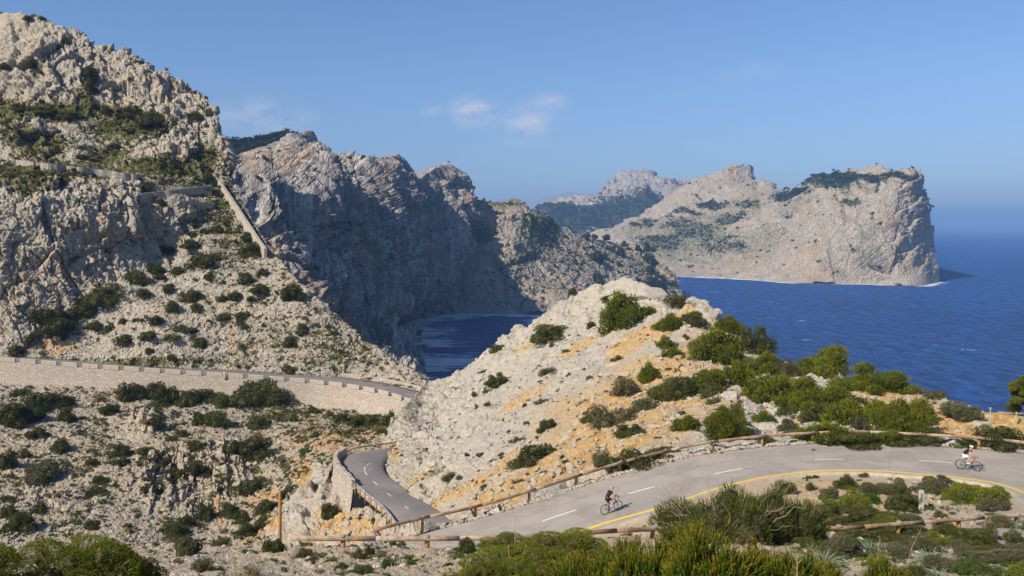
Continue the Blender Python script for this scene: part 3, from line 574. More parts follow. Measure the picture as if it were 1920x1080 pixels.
def fore_sheet(nu=1300, nv=420):
    P = np.array(FC3) / 40.; n = len(P); K = Depth.K
    A = np.zeros((n + 3, n + 3)); r = np.linalg.norm(P[:, None, :2] - P[None, :, :2], axis=2)
    A[:n, :n] = K(r) + 2e-4 * np.eye(n); A[:n, n] = 1; A[:n, n + 1:] = P[:, :2]; A[n:, :n] = A[:n, n:].T
    k = np.linalg.solve(A, np.concatenate([P[:, 2], [0, 0, 0]]))
    px = np.linspace(-1100, 2700, nu)
    fr = np.array([p for p in near_far[1:14]]); dmax = np.interp(px, fr[:, 0], fr[:, 2] + .35); dmax = np.where(px < 735, 46 + 9.3 * sstep(690, 735, px), dmax); dmax = np.where(px > 2150, np.interp(px, [2150, 2700], [62, 62]), dmax)
    t = np.linspace(0, 1, nv)[:, None]
    D = 5 * (dmax[None] / 5) ** t
    # spread rows so that more of them fall where the frame sees them
    X = (px[None] - CX) / F * D; q = np.stack([X.ravel(), D.ravel()], 1) / 40.
    o = k[-3] + q @ k[-2:]
    for i in range(n): o += k[i] * K(np.linalg.norm(q - P[i, :2], axis=1))
    Z = (o * 40).reshape(D.shape)
    V = np.stack([X, D, Z], -1)
    kk = (np.arange(1, 9) / 8)[:, None, None]; V = np.concatenate([V, V[-1][None] + kk * np.array([0, 5., -9.])], 0)
    sh = V.shape; nvv = sh[0]
    N = np.cross(np.gradient(V, axis=1), np.gradient(V, axis=0)); N /= np.linalg.norm(N, axis=-1)[..., None] + 1e-9
    X_ = V.reshape(-1, 3); Nf = N.reshape(-1, 3); ppx, ppy = proj(X_)
    h = d_fore(X_, ppx, ppy, Nf); X2 = X_ + Nf * h[:, None]; a = p_fore(X2, ppx, ppy, Nf, h)
    ob = mesh_obj('ground', npmesh('ground', X2, tri_grid(sh[1], nvv), a), M['ledge']); tag(ob, 'stony ledge and road shoulder in the foreground', 'ground', kind='structure')
    s = Sheet(); s.V = X2; s.N = Nf; s.px, s.py = proj(X2); s.front = np.tile(np.arange(nvv)[:, None] < nv, (1, nu)).ravel(); s.o = ob; s.shape = (nvv, nu); s.at = a; SHEETS['ground'] = s
    return s
ALLN = np.concatenate([cross(NF, NN, t) for t in np.linspace(-.02, 1.02, 9)])[::3]
def under_road(X):
    m = np.full(len(X), 9., np.float32)
    idx = np.where((X[:, 1] > 30) & (X[:, 1] < 75))[0]
    for k in range(0, len(idx), 20000):
        j = idx[k:k + 20000]; m[j] = np.min((X[j, None, 0] - ALLN[None, :, 0]) ** 2 + (X[j, None, 1] - ALLN[None, :, 1]) ** 2, 1) ** .5
    return m
_ur = {}
def d_fore(X, px, py, N):
    _ur['m'] = under_road(X)
    k = sstep(.9, 2.2, _ur['m'])
    h = .16 * fbm(X / 4, 3, 101) + .11 * np.maximum(-.3, blocks(X, 1.3, 102, .14, .6)) + .055 * blocks(X, .5, 103, .16, .8) + .03 * blocks(X, .22, 104, .2, .8)
    return h * k - .02 + (k - 1) * .12
def p_fore(X, px, py, N, h):
    n = .3 * fbm(X / 2.5, 4, 49)
    soil = blobs(px, py, [(1520, 915, 110, 22, .95), (1640, 950, 90, 30, .6), (1480, 930, 60, 20, .6), (1560, 960, 60, 20, .5), (1790, 960, 60, 14, .4), (600, 1055, 260, 22, .35), (450, 1050, 90, 20, .35), (640, 1080, 260, 14, .4), (1160, 990, 50, 20, .25), (1700, 1070, 200, 20, .3), (1000, 1000, 1400, 120, .50), (1600, 930, 340, 60, .62)], n)
    ve = blobs(px, py, [(1700, 960, 160, 30, .25), (1650, 1040, 260, 30, .45), (1500, 990, 80, 30, .4), (150, 1060, 200, 40, .4), (1000, 1060, 180, 40, .3), (700, 1045, 120, 12, .25), (480, 1075, 120, 8, .2)], n)
    return {'soil': soil, 'veg': ve}
fore = fore_sheet()
# a shelf of rock from the near road down to the lower road
def d_bank(X, px, py, N): return .5 * blocks(X, 1.8, 111, .12, .8) + .3 * fbm(X / 3, 3, 112) - .4
bank = sheet('bank', [(690, 1030), (738, 1014), (800, 999), (860, 985), (900, 974), (940, 961)], [(700, 1100), (770, 1060), (840, 1020), (880, 1002), (905, 990), (945, 975)],
             [(690, 1030, 53), (738, 1014, 55.6), (800, 999, 56.3), (860, 985, 56.8), (940, 961, 58), (700, 1100, 66), (770, 1060, 70), (840, 1020, 72), (880, 1002, 70), (945, 975, 62)], 120, 40, d_bank, M['hill'], back=(.1, .1, 1), nback=2, fade=(0, 0),
             label='rubble bank between the two roads', cat='bank')

# ------------------------------------------------------------------ sea cliff behind the mountain
ct = [(405, 288), (425, 290), (446, 292), (480, 279), (520, 266), (548, 256), (576, 246), (588, 247), (594, 256), (596, 277), (620, 290), (645, 297), (680, 298), (712, 301), (722, 297), (733, 294), (745, 293), (753, 299), (760, 310), (772, 325), (784, 338), (800, 325), (815, 316), (835, 309), (850, 312), (860, 319), (863, 345), (862, 368), (868, 382), (880, 388)]
cb = [(380, 560), (420, 600), (470, 620), (520, 640), (560, 650), (600, 620), (640, 660), (690, 700), (740, 735), (790, 752), (800, 745), (803, 728), (799, 706), (792, 690), (783, 672), (778, 655), (768, 640), (758, 625), (758, 614), (764, 605), (772, 599), (800, 592), (840, 587)]
cc = [(405, 288, 600), (446, 292, 760), (480, 306, 700), (560, 322, 735), (590, 330, 762), (576, 246, 850), (592, 262, 858), (600, 300, 860), (645, 297, 930), (712, 301, 1010), (745, 293, 1075), (784, 338, 1130), (835, 309, 1225), (862, 345, 1255), (880, 388, 1265),
      (430, 360, 590), (470, 440, 600), (400, 420, 575), (420, 560, 560), (500, 620, 560), (540, 520, 610), (540, 400, 655), (520, 340, 680), (580, 440, 700), (600, 380, 735), (630, 480, 725), (600, 560, 650), (660, 640, 655), (680, 560, 740), (740, 680, 665), (680, 420, 830), (700, 340, 940), (740, 400, 980), (760, 500, 935), (720, 580, 800), (790, 752, 582), (803, 728, 627), (792, 692, 711), (778, 655, 824), (758, 622, 960), (764, 605, 1049), (800, 592, 1129), (840, 587, 1163), (800, 420, 1090), (830, 500, 1110), (790, 560, 1050), (850, 440, 1160)]
CBP = resample([p for p in cb if p[0] > 745], 80)
def d_cliff(X, px, py, N):
    top = blobs(px, py, [(530, 285, 100, 38, 1)])
    A = np.array([1, 1, .28], np.float32)
    h = 28 * fbm(X / 95 * A, 4, 121) + 15 * blocks(X, 62, 122, .06, 1.0, (1, 1, .3)) + 15 * joints(X, (.3, .95, .12), 34, 311, 1.0, .75) + 7 * joints(X, (.2, .97, .2), 12, 313, .9, .65) + 6 * joints(X, (.45, .3, .85), 26, 315, .8, .4) + 5 * blocks(X, 18, 123, .08, .9, (1, 1, .35)) + 2.4 * blocks(X, 8, 124, .12, .8, (1, 1, .45)) + 6 * (ridged(X / np.array([18, 18, 80]), 4, 125) - .4)
    near = sstep(1300, 650, X[:, 1])
    h = h * (1 - .8 * np.clip(top * 1.4, 0, 1)) + 1.6 * blocks(X, 4.6, 126, .16, .8, (1, 1, .6))
    vt = np.clip((np.interp(px, [p[0] for p in ct], [p[1] for p in ct]) - py) / -28, 0, 1); h = h * (.18 + .82 * vt)
    foot = sstep(0, 46, np.min(np.hypot(px[:, None] - CBP[None, :, 0], (py[:, None] - CBP[None, :, 1])), 1)); h = h * (.12 + .88 * foot)
    # buttress that still catches the sun
    b = blobs(px, py, [(548, 375, 34, 95, 1)]); h += 26 * np.clip(b, 0, 1.3) + b * 6 * blocks(X, 14, 128, .12, .8, (1, 1, .35))
    return h
def p_cliff(X, px, py, N, h):
    n = .3 * fbm(X / 45, 4, 51)
    return {'soil': np.zeros(len(X)), 'veg': blobs(px, py, [(530, 285, 70, 26, .26), (640, 400, 40, 60, .3), (700, 500, 60, 70, .38), (760, 470, 50, 80, .3), (560, 500, 60, 60, .25), (690, 300, 30, 6, .7), (800, 540, 60, 40, .3), (880, 440, 30, 40, .7), (750, 320, 20, 20, .3), (835, 330, 30, 15, .3), (620, 540, 40, 40, .3)], n)}
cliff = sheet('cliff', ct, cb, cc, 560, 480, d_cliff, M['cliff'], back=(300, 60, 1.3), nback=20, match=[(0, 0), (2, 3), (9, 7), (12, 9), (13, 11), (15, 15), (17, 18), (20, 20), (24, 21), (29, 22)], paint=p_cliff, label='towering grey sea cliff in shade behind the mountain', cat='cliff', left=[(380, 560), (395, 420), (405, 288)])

# ------------------------------------------------------------------ promontory across the cove
pt_ = [(820, 400), (850, 394), (868, 386), (885, 384), (919, 378), (945, 377), (964, 375), (978, 382), (996, 397), (1015, 402), (1035, 411), (1044, 428), (1061, 430), (1076, 444), (1097, 446), (1115, 447), (1141, 450), (1171, 461), (1195, 463), (1215, 468), (1230, 487), (1250, 498), (1266, 511), (1274, 532), (1279, 553)]
pb = [(700, 640), (740, 620), (760, 607), (780, 599), (830, 592), (860, 590), (900, 589), (960, 589.5), (1010, 590), (1060, 590), (1120, 586), (1200, 575), (1250, 568), (1285, 562)]
pb = [(x, y + 5) for x, y in pb]
pc = [(700, 640, 880), (760, 607, 1038), (800, 595, 1115), (860, 590, 1145), (960, 589.5, 1148), (1060, 590, 1148), (1120, 586, 1190), (1200, 575, 1280), (1285, 562, 1380), (820, 400, 1260), (885, 384, 1290), (964, 375, 1330), (1035, 411, 1340), (1044, 428, 1345), (1076, 444, 1360), (1171, 461, 1440), (1266, 511, 1440), (1279, 553, 1400), (880, 450, 1240), (920, 430, 1245), (960, 430, 1252), (900, 500, 1195), (1000, 440, 1266), (1000, 500, 1215), (960, 550, 1165), (1080, 520, 1240), (1150, 520, 1310), (830, 500, 1200)]
def d_prom(X, px, py, N):
    top = np.clip(blobs(px, py, [(960, 390, 120, 16, 1), (1020, 420, 40, 40, .9), (1120, 480, 120, 40, .5)]), 0, 1)
    lo = .45 + .55 * sstep(1020, 940, px); h = 10 * fbm(X / 110, 3, 131) + lo * (6 * blocks(X, 60, 132, .06, 1., (1, 1, .6)) + 5 * joints(X, (-.55, .3, .78), 17, 321, .8, .6) + 2.2 * blocks(X, 20, 133, .08, .9, (1, 1, .5))) + 1.0 * blocks(X, 8, 134, .12, .8, (1, 1, .6))
    h = h * (1 - .75 * top) + 1.4 * blocks(X, 5, 135, .16, .8)
    h += 9 * np.clip(blobs(px, py, [(965, 425, 26, 40, 1), (935, 415, 20, 30, .7)]), 0, 1) + 10 * np.clip(blobs(px, py, [(1000, 575, 24, 16, 1), (1040, 565, 30, 20, .8)]), 0, 1)
    return h
def p_prom(X, px, py, N, h):
    n = .3 * fbm(X / 50, 4, 52)
    return {'soil': blobs(px, py, [(960, 385, 110, 12, 1), (1015, 420, 50, 36, .95), (1000, 470, 90, 50, .6), (1120, 490, 110, 40, .5), (1220, 490, 40, 50, .6), (900, 445, 50, 24, .8)], n), 'veg': blobs(px, py, [(940, 384, 90, 6, .5), (1010, 425, 40, 30, .8), (1030, 450, 40, 30, .6), (980, 480, 60, 30, .45), (970, 510, 50, 40, .45), (900, 440, 40, 24, .7), (1100, 480, 80, 24, .35), (1080, 500, 80, 40, .3), (1200, 500, 40, 40, .5), (1160, 470, 50, 20, .35), (1020, 540, 60, 20, .45), (1230, 540, 40, 30, .6), (1140, 530, 60, 20, .3)], n)}
prom = sheet('promontory', pt_, pb, pc, 560, 250, d_prom, M['prom'], back=(300, 170, 1.2), nback=16, paint=p_prom, label='rocky promontory with grassy top across the cove', cat='promontory', right=[(1285, 562), (1279, 553)])

# ------------------------------------------------------------------ the big headland
Ht = [(1100, 446), (1121, 440), (1160, 425), (1200, 402), (1225, 385), (1255, 366), (1290, 346), (1330, 328), (1371, 314), (1390, 313), (1402, 318), (1408, 336), (1420, 341), (1437, 346), (1450, 359), (1467, 361), (1490, 356), (1508, 351), (1546, 342), (1583, 327), (1600, 322), (1625, 320), (1654, 317), (1683, 323), (1705, 321), (1717, 324), (1727, 332)]
Hb = [(1180, 520), (1225, 518), (1267, 517.5), (1330, 520.5), (1417, 524.5), (1487, 530.5), (1583, 532), (1650, 533.5), (1729, 535.5), (1748, 533), (1762, 529)]
Hb = [(x, y + 7) for x, y in Hb]
Hc = [(1180, 515, 2080), (1267, 517, 2015), (1417, 524.5, 1872), (1487, 530.5, 1769), (1583, 532, 1745), (1650, 533.5, 1722), (1729, 535.5, 1692), (1762, 528.5, 1800), (1717, 324, 1790), (1727, 338, 1830), (1735, 400, 1850), (1750, 430, 1860), (1700, 450, 1735), (1680, 360, 1790), (1654, 317, 1900), (1583, 328, 2000), (1620, 400, 1800), (1508, 351, 2120), (1450, 359, 2250), (1500, 430, 1960), (1400, 440, 2150), (1300, 470, 2180), (1121, 440, 2600), (1220, 430, 2420), (1371, 313, 2620), (1400, 318, 2630), (1300, 380, 2480), (1408, 336, 2560), (1437, 346, 2480), (1467, 361, 2300), (1560, 480, 1790)]
def d_head(X, px, py, N):
    face = np.clip(blobs(px, py, [(1640, 450, 120, 130, 1), (1740, 420, 30, 110, 1)]), 0, 1)
    h = 30 * fbm(X / 170, 3, 141) + 12 * (1 - face) * (ridged(X / np.array([90, 90, 60]), 3, 147) - .4) + (3 + 13 * face) * blocks(X, 120, 142, .05, 1., (1, 1, .6)) + (9 + 4 * face) * joints(X, (-.62, .25, .75), 34, 331, .7, .7) + (2.5 + 4 * face) * joints(X, (-.5, .3, .8), 13, 333, .8, .6) + 6 * face * joints(X, (.85, .5, .15), 40, 335, .8, .6) + (1.6 + 2.4 * face) * blocks(X, 30, 143, .07, .9, (1, 1, .6)) + 1.6 * blocks(X, 12, 144, .12, .8)
    woods = np.clip(blobs(px, py, [(1600, 335, 70, 14, 1)]), 0, 1)
    h = h * (1 - .6 * sstep(1712, 1734, px)); foot = sstep(0, 70, np.interp(px, [p[0] for p in Hb], [p[1] for p in Hb]) - py)
    return np.where(h < 0, h * foot, h * (.4 + .6 * foot))
def p_head(X, px, py, N, h):
    n = .35 * fbm(X / 90, 4, 53)
    w = blobs(px, py, [(1600, 340, 80, 13, 1.0), (1560, 350, 60, 14, .9), (1680, 330, 30, 8, .9), (1590, 372, 40, 10, .7), (1500, 365, 40, 12, .9), (1470, 372, 30, 12, .8), (1400, 385, 60, 8, .6), (1340, 385, 50, 9, .8), (1280, 400, 60, 8, .7), (1230, 415, 50, 7, .7), (1200, 425, 40, 6, .7), (1260, 360, 20, 8, .4), (1410, 390, 30, 14, .6), (1480, 410, 40, 14, .5), (1370, 410, 70, 20, .62), (1300, 435, 90, 30, .6), (1240, 460, 90, 26, .6), (1350, 460, 90, 30, .56), (1450, 440, 60, 30, .42), (1300, 490, 60, 12, .4), (1560, 400, 20, 14, .4)], n)
    return {'soil': blobs(px, py, [(1280, 450, 130, 50, .85), (1380, 400, 100, 36, .7), (1200, 430, 70, 22, .8), (1420, 460, 90, 40, .6), (1350, 490, 110, 26, .5), (1500, 390, 60, 20, .6)], n, .35), 'veg': w}
head = sheet('headland', Ht, Hb, Hc, 620, 240, d_head, M['head'], back=(700, 190, 1.3), nback=20, wrap=(16, 60, 500), paint=p_head, label='great pale headland with a sheer right-hand face standing in the sea', cat='headland',
             right=[(1762, 529), (1758, 500), (1754, 467), (1750, 432), (1743, 415), (1737, 395), (1731, 370), (1726, 354), (1730, 340), (1727, 332)])

# ------------------------------------------------------------------ hazy wooded mountain at the back
Kt = [(900, 440), (960, 415), (1000, 401), (1025, 386), (1050, 377), (1087, 366), (1100, 363), (1112, 369), (1128, 350), (1140, 338), (1154, 327), (1175, 320), (1195, 321), (1212, 317), (1222, 322), (1233, 330), (1267, 334), (1292, 339), (1330, 350), (1400, 372), (1460, 400)]
Kb = [(900, 470), (1460, 470)]
Kc = [(900, 440, 3300), (1000, 401, 3500), (1087, 366, 3650), (1154, 327, 3750), (1212, 317, 3800), (1292, 339, 3800), (1460, 400, 3600), (900, 470, 3000), (1100, 450, 3000), (1200, 420, 3200), (1460, 470, 2900)]
def d_far(X, px, py, N): return 45 * fbm(X / 420, 4, 151) + 18 * blocks(X, 170, 152, .15, .9) + 9 * blocks(X, 60, 153, .15, .9) + 4 * blocks(X, 24, 154, .2, .9)
def p_far(X, px, py, N, h):
    n = .3 * fbm(X / 160, 4, 54)
    return {'soil': np.zeros(len(X)), 'veg': blobs(px, py, [(1050, 420, 140, 34, 1), (1180, 395, 90, 40, .95), (1210, 370, 50, 22, .8), (1060, 392, 60, 10, .9), (1270, 345, 40, 10, .5), (1130, 400, 60, 24, .9), (1020, 395, 40, 10, .8)], n)}
far = sheet('mountain', key='far', top=Kt, bot=Kb, ctrl=Kc, nu=300, nv=110, disp=d_far, mat=M['far'], back=(900, 200, 1.2), nback=10, paint=p_far, label='hazy blue wooded mountain farthest away on the coast', cat='mountain')
# faint last ridge, almost lost in the haze
Zt = [(860, 425), (885, 408), (910, 400), (940, 392), (985, 384), (1020, 372), (1070, 362), (1120, 368), (1180, 390)]
last = sheet('mountain', key='last', top=Zt, bot=[(860, 440), (1180, 440)], ctrl=[(860, 425, 9000), (1020, 372, 9500), (1180, 390, 9500), (860, 440, 8800), (1180, 440, 8800)], nu=120, nv=30, disp=lambda X, px, py, N: 90 * fbm(X / 1400, 5, 161), mat=M['far'], back=(1500, 500, 1), nback=3,
             paint=lambda X, px, py, N, h: {'soil': np.zeros(len(X)), 'veg': np.full(len(X), .4)}, label='faint ridge almost lost in haze behind the cliff', cat='mountain')

# ------------------------------------------------------------------ sea
def sea():
    pys = np.concatenate([HY + np.array([2.0, 2.6, 3.4, 4.4, 6, 8, 10]), np.linspace(HY + 12, 760, 330), np.array([790, 860, 1000, 1400])])
    dd = -SEA * F / (pys - HY); xs = np.linspace(-600, 2500, 700)
    PX, D = np.meshgrid(xs, dd)
    V = np.stack([(PX - CX) / F * D, D, np.full_like(D, SEA)], -1).reshape(-1, 3)
    foam = np.zeros(len(V), np.float32)
    px, py = PX.ravel(), np.repeat(pys, len(xs))
    # shore lines with the width (m) of their surf
    sh = [([(758, 616), (756, 624), (762, 634), (772, 640)], 55, 1.0), ([(764, 606), (772, 600), (800, 596), (830, 593), (860, 590.5)], 40, 1.0), ([(770, 600), (790, 597), (830, 592.5)], 40, .6), ([(860, 590.5), (900, 589.5), (960, 590), (1010, 590), (1060, 590)], 22, .95), ([(786, 672), (797, 680), (820, 676)], 42, 1), ([(795, 684), (820, 683), (834, 680)], 22, 1.0),
          ([(798, 690), (825, 690)], 18, 1.0), ([(802, 706), (806, 714)], 9, .6), ([(790, 617), (800, 618)], 12, .8), ([(806, 611), (826, 610)], 8, .7), ([(1180, 520), (1267, 517.5), (1330, 520.5), (1417, 524.5), (1487, 530.5), (1583, 532), (1650, 533.5), (1729, 535.5), (1762, 530)], 20, 1.0), ([(1279, 553), (1285, 562)], 20, .6)]
    for line, w, s in sh:
        L = resample(line, 60); LD = -SEA * F / (L[:, 1] - HY); LX = (L[:, 0] - CX) / F * LD
        m = (V[:, 1] < LD.max() + 300) & (V[:, 1] > LD.min() - 300)
        idx = np.where(m)[0]
        for k in range(0, len(idx), 30000):
            j = idx[k:k + 30000]; d = np.min(np.hypot(V[j, 0, None] - LX[None], V[j, 1, None] - LD[None]), 1)
            foam[j] = np.maximum(foam[j], s * np.clip(1 - d / (w * 2.0), 0, 1))
    me = npmesh('sea', V, tri_grid(len(xs), len(pys)), {'foam': foam})
    m = newmat('sea_water'); q = NB(m)
    va = q.mapv((1, 1, 1)); vs = q.mapv((1, .55, 1), (0, 0, .3))
    b1 = q.noise(.075, 8, .72, vs, .3); b2 = q.noise(.16, 6, .65, vs); n0 = q.noise(.0022, 4, .6, vs)
    c = q.mix(q.remap(n0, .35, .65), (.0002, .082, .36), (.0004, .115, .46))
    c = q.mix(q.remap(b1, .40, .62, 0, .95), c, (.0001, .022, .115))
    f = q.attr('foam'); fn = q.noise(.035, 8, .7, q.mapv((.5, 1.6, 1), (0, 0, -.1)), .8)
    fm = q.remap(q.math('ADD', f, q.math('MULTIPLY', q.math('SUBTRACT', fn, .5), 2.6)), .53, .72)
    fm = q.math('MULTIPLY', fm, q.remap(f, .02, .2))
    # scattered white horses
    w = q.noise(.03, 3, .55, q.mapv((1.0, .8, 1)), .0); w2 = q.noise(.3, 5, .7, q.mapv((.5, 1, 1)))
    wc = q.math('MULTIPLY', q.remap(w, .69, .71), q.remap(w2, .5, .62, 0, .85))
    fm = q.math('MAXIMUM', fm, wc)
    c = q.mix(q.remap(f, .1, .9, 0, .35), c, (.01, .12, .30))
    c = q.mix(fm, c, (.9, .92, .94))
    nr = q.bump(b1, 14.0, 1.0); nr = q.bump(b2, 2.2, .9, nr)
    q.done(c, .9, nr, 0.0)
    gl = q.n.new('ShaderNodeBsdfGlossy'); gl.inputs['Roughness'].default_value = .38; q.l.new(nr, gl.inputs['Normal'])
    ms = q.n.new('ShaderNodeMixShader'); q.l.new(q.math('MULTIPLY', q.math('SUBTRACT', 1.0, fm), .13), ms.inputs[0]); q.l.new(q.b.outputs[0], ms.inputs[1]); q.l.new(gl.outputs[0], ms.inputs[2]); q.l.new(ms.outputs[0], q.out.inputs['Surface'])
    o = mesh_obj('sea', me, m); tag(o, 'deep blue choppy sea with white surf along the rocks', 'sea', kind='structure')
sea()
# ------------------------------------------------------------------ plants
def fib(n, rng):
    i = np.arange(n) + .5; z = 1 - 2 * i / n; a = i * 2.39996 + rng.uniform(0, 6); r = np.sqrt(1 - z * z)
    return np.stack([r * np.cos(a), r * np.sin(a), z], 1)
def basis(N, rng):
    a = rng.normal(size=N.shape); t = a - (a * N).sum(1)[:, None] * N; t /= np.linalg.norm(t, axis=1)[:, None] + 1e-9
    return t, np.cross(N, t)
def ico(sub=1):
    t = (1 + 5 ** .5) / 2
    V = [(-1, t, 0), (1, t, 0), (-1, -t, 0), (1, -t, 0), (0, -1, t), (0, 1, t), (0, -1, -t), (0, 1, -t), (t, 0, -1), (t, 0, 1), (-t, 0, -1), (-t, 0, 1)]
    Fc = [(0, 11, 5), (0, 5, 1), (0, 1, 7), (0, 7, 10), (0, 10, 11), (1, 5, 9), (5, 11, 4), (11, 10, 2), (10, 7, 6), (7, 1, 8), (3, 9, 4), (3, 4, 2), (3, 2, 6), (3, 6, 8), (3, 8, 9), (4, 9, 5), (2, 4, 11), (6, 2, 10), (8, 6, 7), (9, 8, 1)]
    V = [np.array(v) / np.linalg.norm(v) for v in V]
    for _ in range(sub):
        c = {}; nf = []
        def mid(a, b):
            k = (min(a, b), max(a, b))
            if k not in c: m = V[a] + V[b]; V.append(m / np.linalg.norm(m)); c[k] = len(V) - 1
            return c[k]
        for a, b, d in Fc:
            x, y, z = mid(a, b), mid(b, d), mid(d, a); nf += [(a, x, z), (b, y, x), (d, z, y), (x, y, z)]
        Fc = nf
    return np.array(V), np.array(Fc)
ICO1, ICO2 = ico(1), ico(2)
def bush_mesh(name, seed, n, leaf, lumps=14, lump_r=(.26, .42), flat=1.0, narrow=.55, up=.25, plume=0.0, spread=.16, tall=1.0, core=.6, tipfrac=0.0):
    """dome of leafy lumps, unit radius and unit height, thousands of leaf faces around dark cores that paint in the inner shade"""
    rng = np.random.default_rng(seed)
    az = rng.uniform(0, 6.283, lumps); el = np.arcsin(rng.uniform(0.0, 1, lumps)); rr = rng.uniform(.35, .82, lumps)
    C = np.stack([np.cos(az) * np.cos(el) * rr, np.sin(az) * np.cos(el) * rr, np.sin(el) * rr * tall], 1)
    Rl = rng.uniform(*lump_r, lumps); C[:, 2] += .04
    if plume: C[:, 2] *= rng.uniform(1 - plume, 1 + plume * .6, lumps); C[:, :2] *= rng.uniform(.8, 1.2, lumps)[:, None]
    if plume: C[:, 0] += .22 * C[:, 2]
    C = np.concatenate([C, [[0, 0, .22]]]); Rl = np.concatenate([Rl, [.42]]); L = len(Rl)
    lt = rng.uniform(0, 1, L)
    w = Rl ** 2; cnt = np.maximum(4, (w / w.sum() * n).astype(int)); lump = np.repeat(np.arange(L), cnt); m = len(lump)
    d = rng.normal(size=(m, 3)); d /= np.linalg.norm(d, axis=1)[:, None]
    P = C[lump] + d * [1, 1, .8] * Rl[lump, None] * (1 + rng.normal(size=(m, 1)) * spread * .5)
    keep = (P[:, 2] > -.06)
    for k in range(L):                                  # cull what lies deep inside another lump
        keep &= ~((np.linalg.norm(P - C[k], axis=1) < Rl[k] * .86) & (lump != k))
    P, d, lump = P[keep], d[keep], lump[keep]; m = len(P)
    ax = d * .8 + np.array([0, 0, up]) + rng.normal(size=(m, 3)) * .55; ax /= np.linalg.norm(ax, axis=1)[:, None]
    t, b = basis(ax, rng); s = leaf * (.8 + .5 * lt[lump])[:, None] if False else leaf * rng.uniform(.6, 1.4, m)[:, None]
    A = P - t * s * narrow * .5; B = P + t * s * narrow * .5; Q = P + ax * s
    # leaf = kite of two crossing triangles
    A2 = P - b * s * narrow * .5; B2 = P + b * s * narrow * .5
    V = np.concatenate([A, B, Q, A2, B2], 0); i = np.arange(m)
    Fc = np.concatenate([np.stack([i, i + m, i + 2 * m], 1), np.stack([i + 3 * m, i + 4 * m, i + 2 * m], 1)])
    tint = np.clip(lt[lump] * .7 + rng.uniform(0, .5, m), 0, 1)
    tp = (rng.uniform(0, 1, m) < tipfrac * np.clip(P[:, 2] * 1.6, 0, 1)).astype(float)
    T = np.concatenate([tint, tint, tint, tint, tint]); TP = np.concatenate([tp * .3, tp * .3, tp, tp * .3, tp * .3])
    # inner cores, in a dark colour that stands for shade
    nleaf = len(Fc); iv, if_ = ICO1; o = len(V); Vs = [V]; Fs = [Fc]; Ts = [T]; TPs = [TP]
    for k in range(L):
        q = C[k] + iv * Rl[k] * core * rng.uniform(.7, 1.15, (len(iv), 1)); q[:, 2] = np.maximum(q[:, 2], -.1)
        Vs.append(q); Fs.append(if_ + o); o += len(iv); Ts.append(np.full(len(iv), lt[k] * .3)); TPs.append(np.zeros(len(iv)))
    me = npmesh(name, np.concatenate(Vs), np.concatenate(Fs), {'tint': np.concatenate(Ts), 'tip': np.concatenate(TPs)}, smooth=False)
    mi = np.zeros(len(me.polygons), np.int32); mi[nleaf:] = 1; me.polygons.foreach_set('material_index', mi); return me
def blades_mesh(name, seed, n, width, length=(.5, 1.0), lean=.5, seg=3, droop=.3, base_r=.25, dome=0.0, tipcol=True):
    """tuft of blades or shoots growing from the base (unit radius)"""
    rng = np.random.default_rng(seed); az = rng.uniform(0, 6.283, n); r = np.sqrt(rng.uniform(0, 1, n))
    B = np.stack([np.cos(az) * r * base_r, np.sin(az) * r * base_r, np.zeros(n)], 1)
    if dome: B[:, 2] = dome * np.sqrt(np.maximum(0, 1 - (r * .98) ** 2)) * rng.uniform(.55, 1.0, n)
    D = np.stack([np.cos(az) * r * lean, np.sin(az) * r * lean, np.ones(n)], 1) + rng.normal(size=(n, 3)) * .14; D /= np.linalg.norm(D, axis=1)[:, None]
    Ls = rng.uniform(*length, n)[:, None]; side = np.cross(D, rng.normal(size=(n, 3))); side /= np.linalg.norm(side, axis=1)[:, None]
    out = D * np.array([1, 1, 0]); Vs = []; tp = []
    for k in range(seg + 1):
        t = k / seg; c = B + D * Ls * t + out * Ls * droop * t * t - np.array([0, 0, 1.0]) * Ls * droop * .6 * t * t
        w = width * (1 - .75 * t * t) * .5
        Vs += [c - side * w, c + side * w]; tp += [np.full(n, t)] * 2
    V = np.concatenate(Vs); Fs = []; i = np.arange(n)
    for k in range(seg):
        a = 2 * k * n; Fs.append(np.stack([i + a, i + a + n, i + a + 3 * n, i + a + 2 * n], 1))
    tip = np.concatenate(tp); cl = np.tile(rng.uniform(0, 1, n), 2 * (seg + 1))
    return npmesh(name, V, np.concatenate(Fs), {'tint': np.clip(tip * .75 + cl * .25, 0, 1), 'tip': (np.clip((tip - .62) / .38, 0, 1) * (cl > .25)) if tipcol else tip * 0}, smooth=False)

STY = {  # material, base word, mesh options
    'pine': ('leaf_pine', dict(lumps=28, lump_r=(.13, .27), plume=.35, up=.6, narrow=.4, spread=.42, core=.55, tipfrac=.08)),
    'dark': ('leaf_dark', dict(lumps=20, lump_r=(.18, .34), spread=.25)),
    'olive': ('leaf_olive', dict(lumps=20, lump_r=(.17, .32), spread=.3)),
    'brown': ('leaf_brown', dict(lumps=12, spread=.3, narrow=.35)),
    'grey': ('leaf_grey', dict(lumps=12, lump_r=(.22, .36), spread=.18)),
    'green': ('leaf_green', dict(lumps=10, spread=.25)),
    'mastic': ('leaf_mastic', dict(lumps=22, lump_r=(.2, .32), spread=.2, tipfrac=.25)),
    'far': ('leaf_far', dict(lumps=7, lump_r=(.3, .45), spread=.2)),
}
LOD = {0: (600, .22), 1: (2200, .125), 2: (7500, .07), 3: (20000, .042)}
_bm = {}
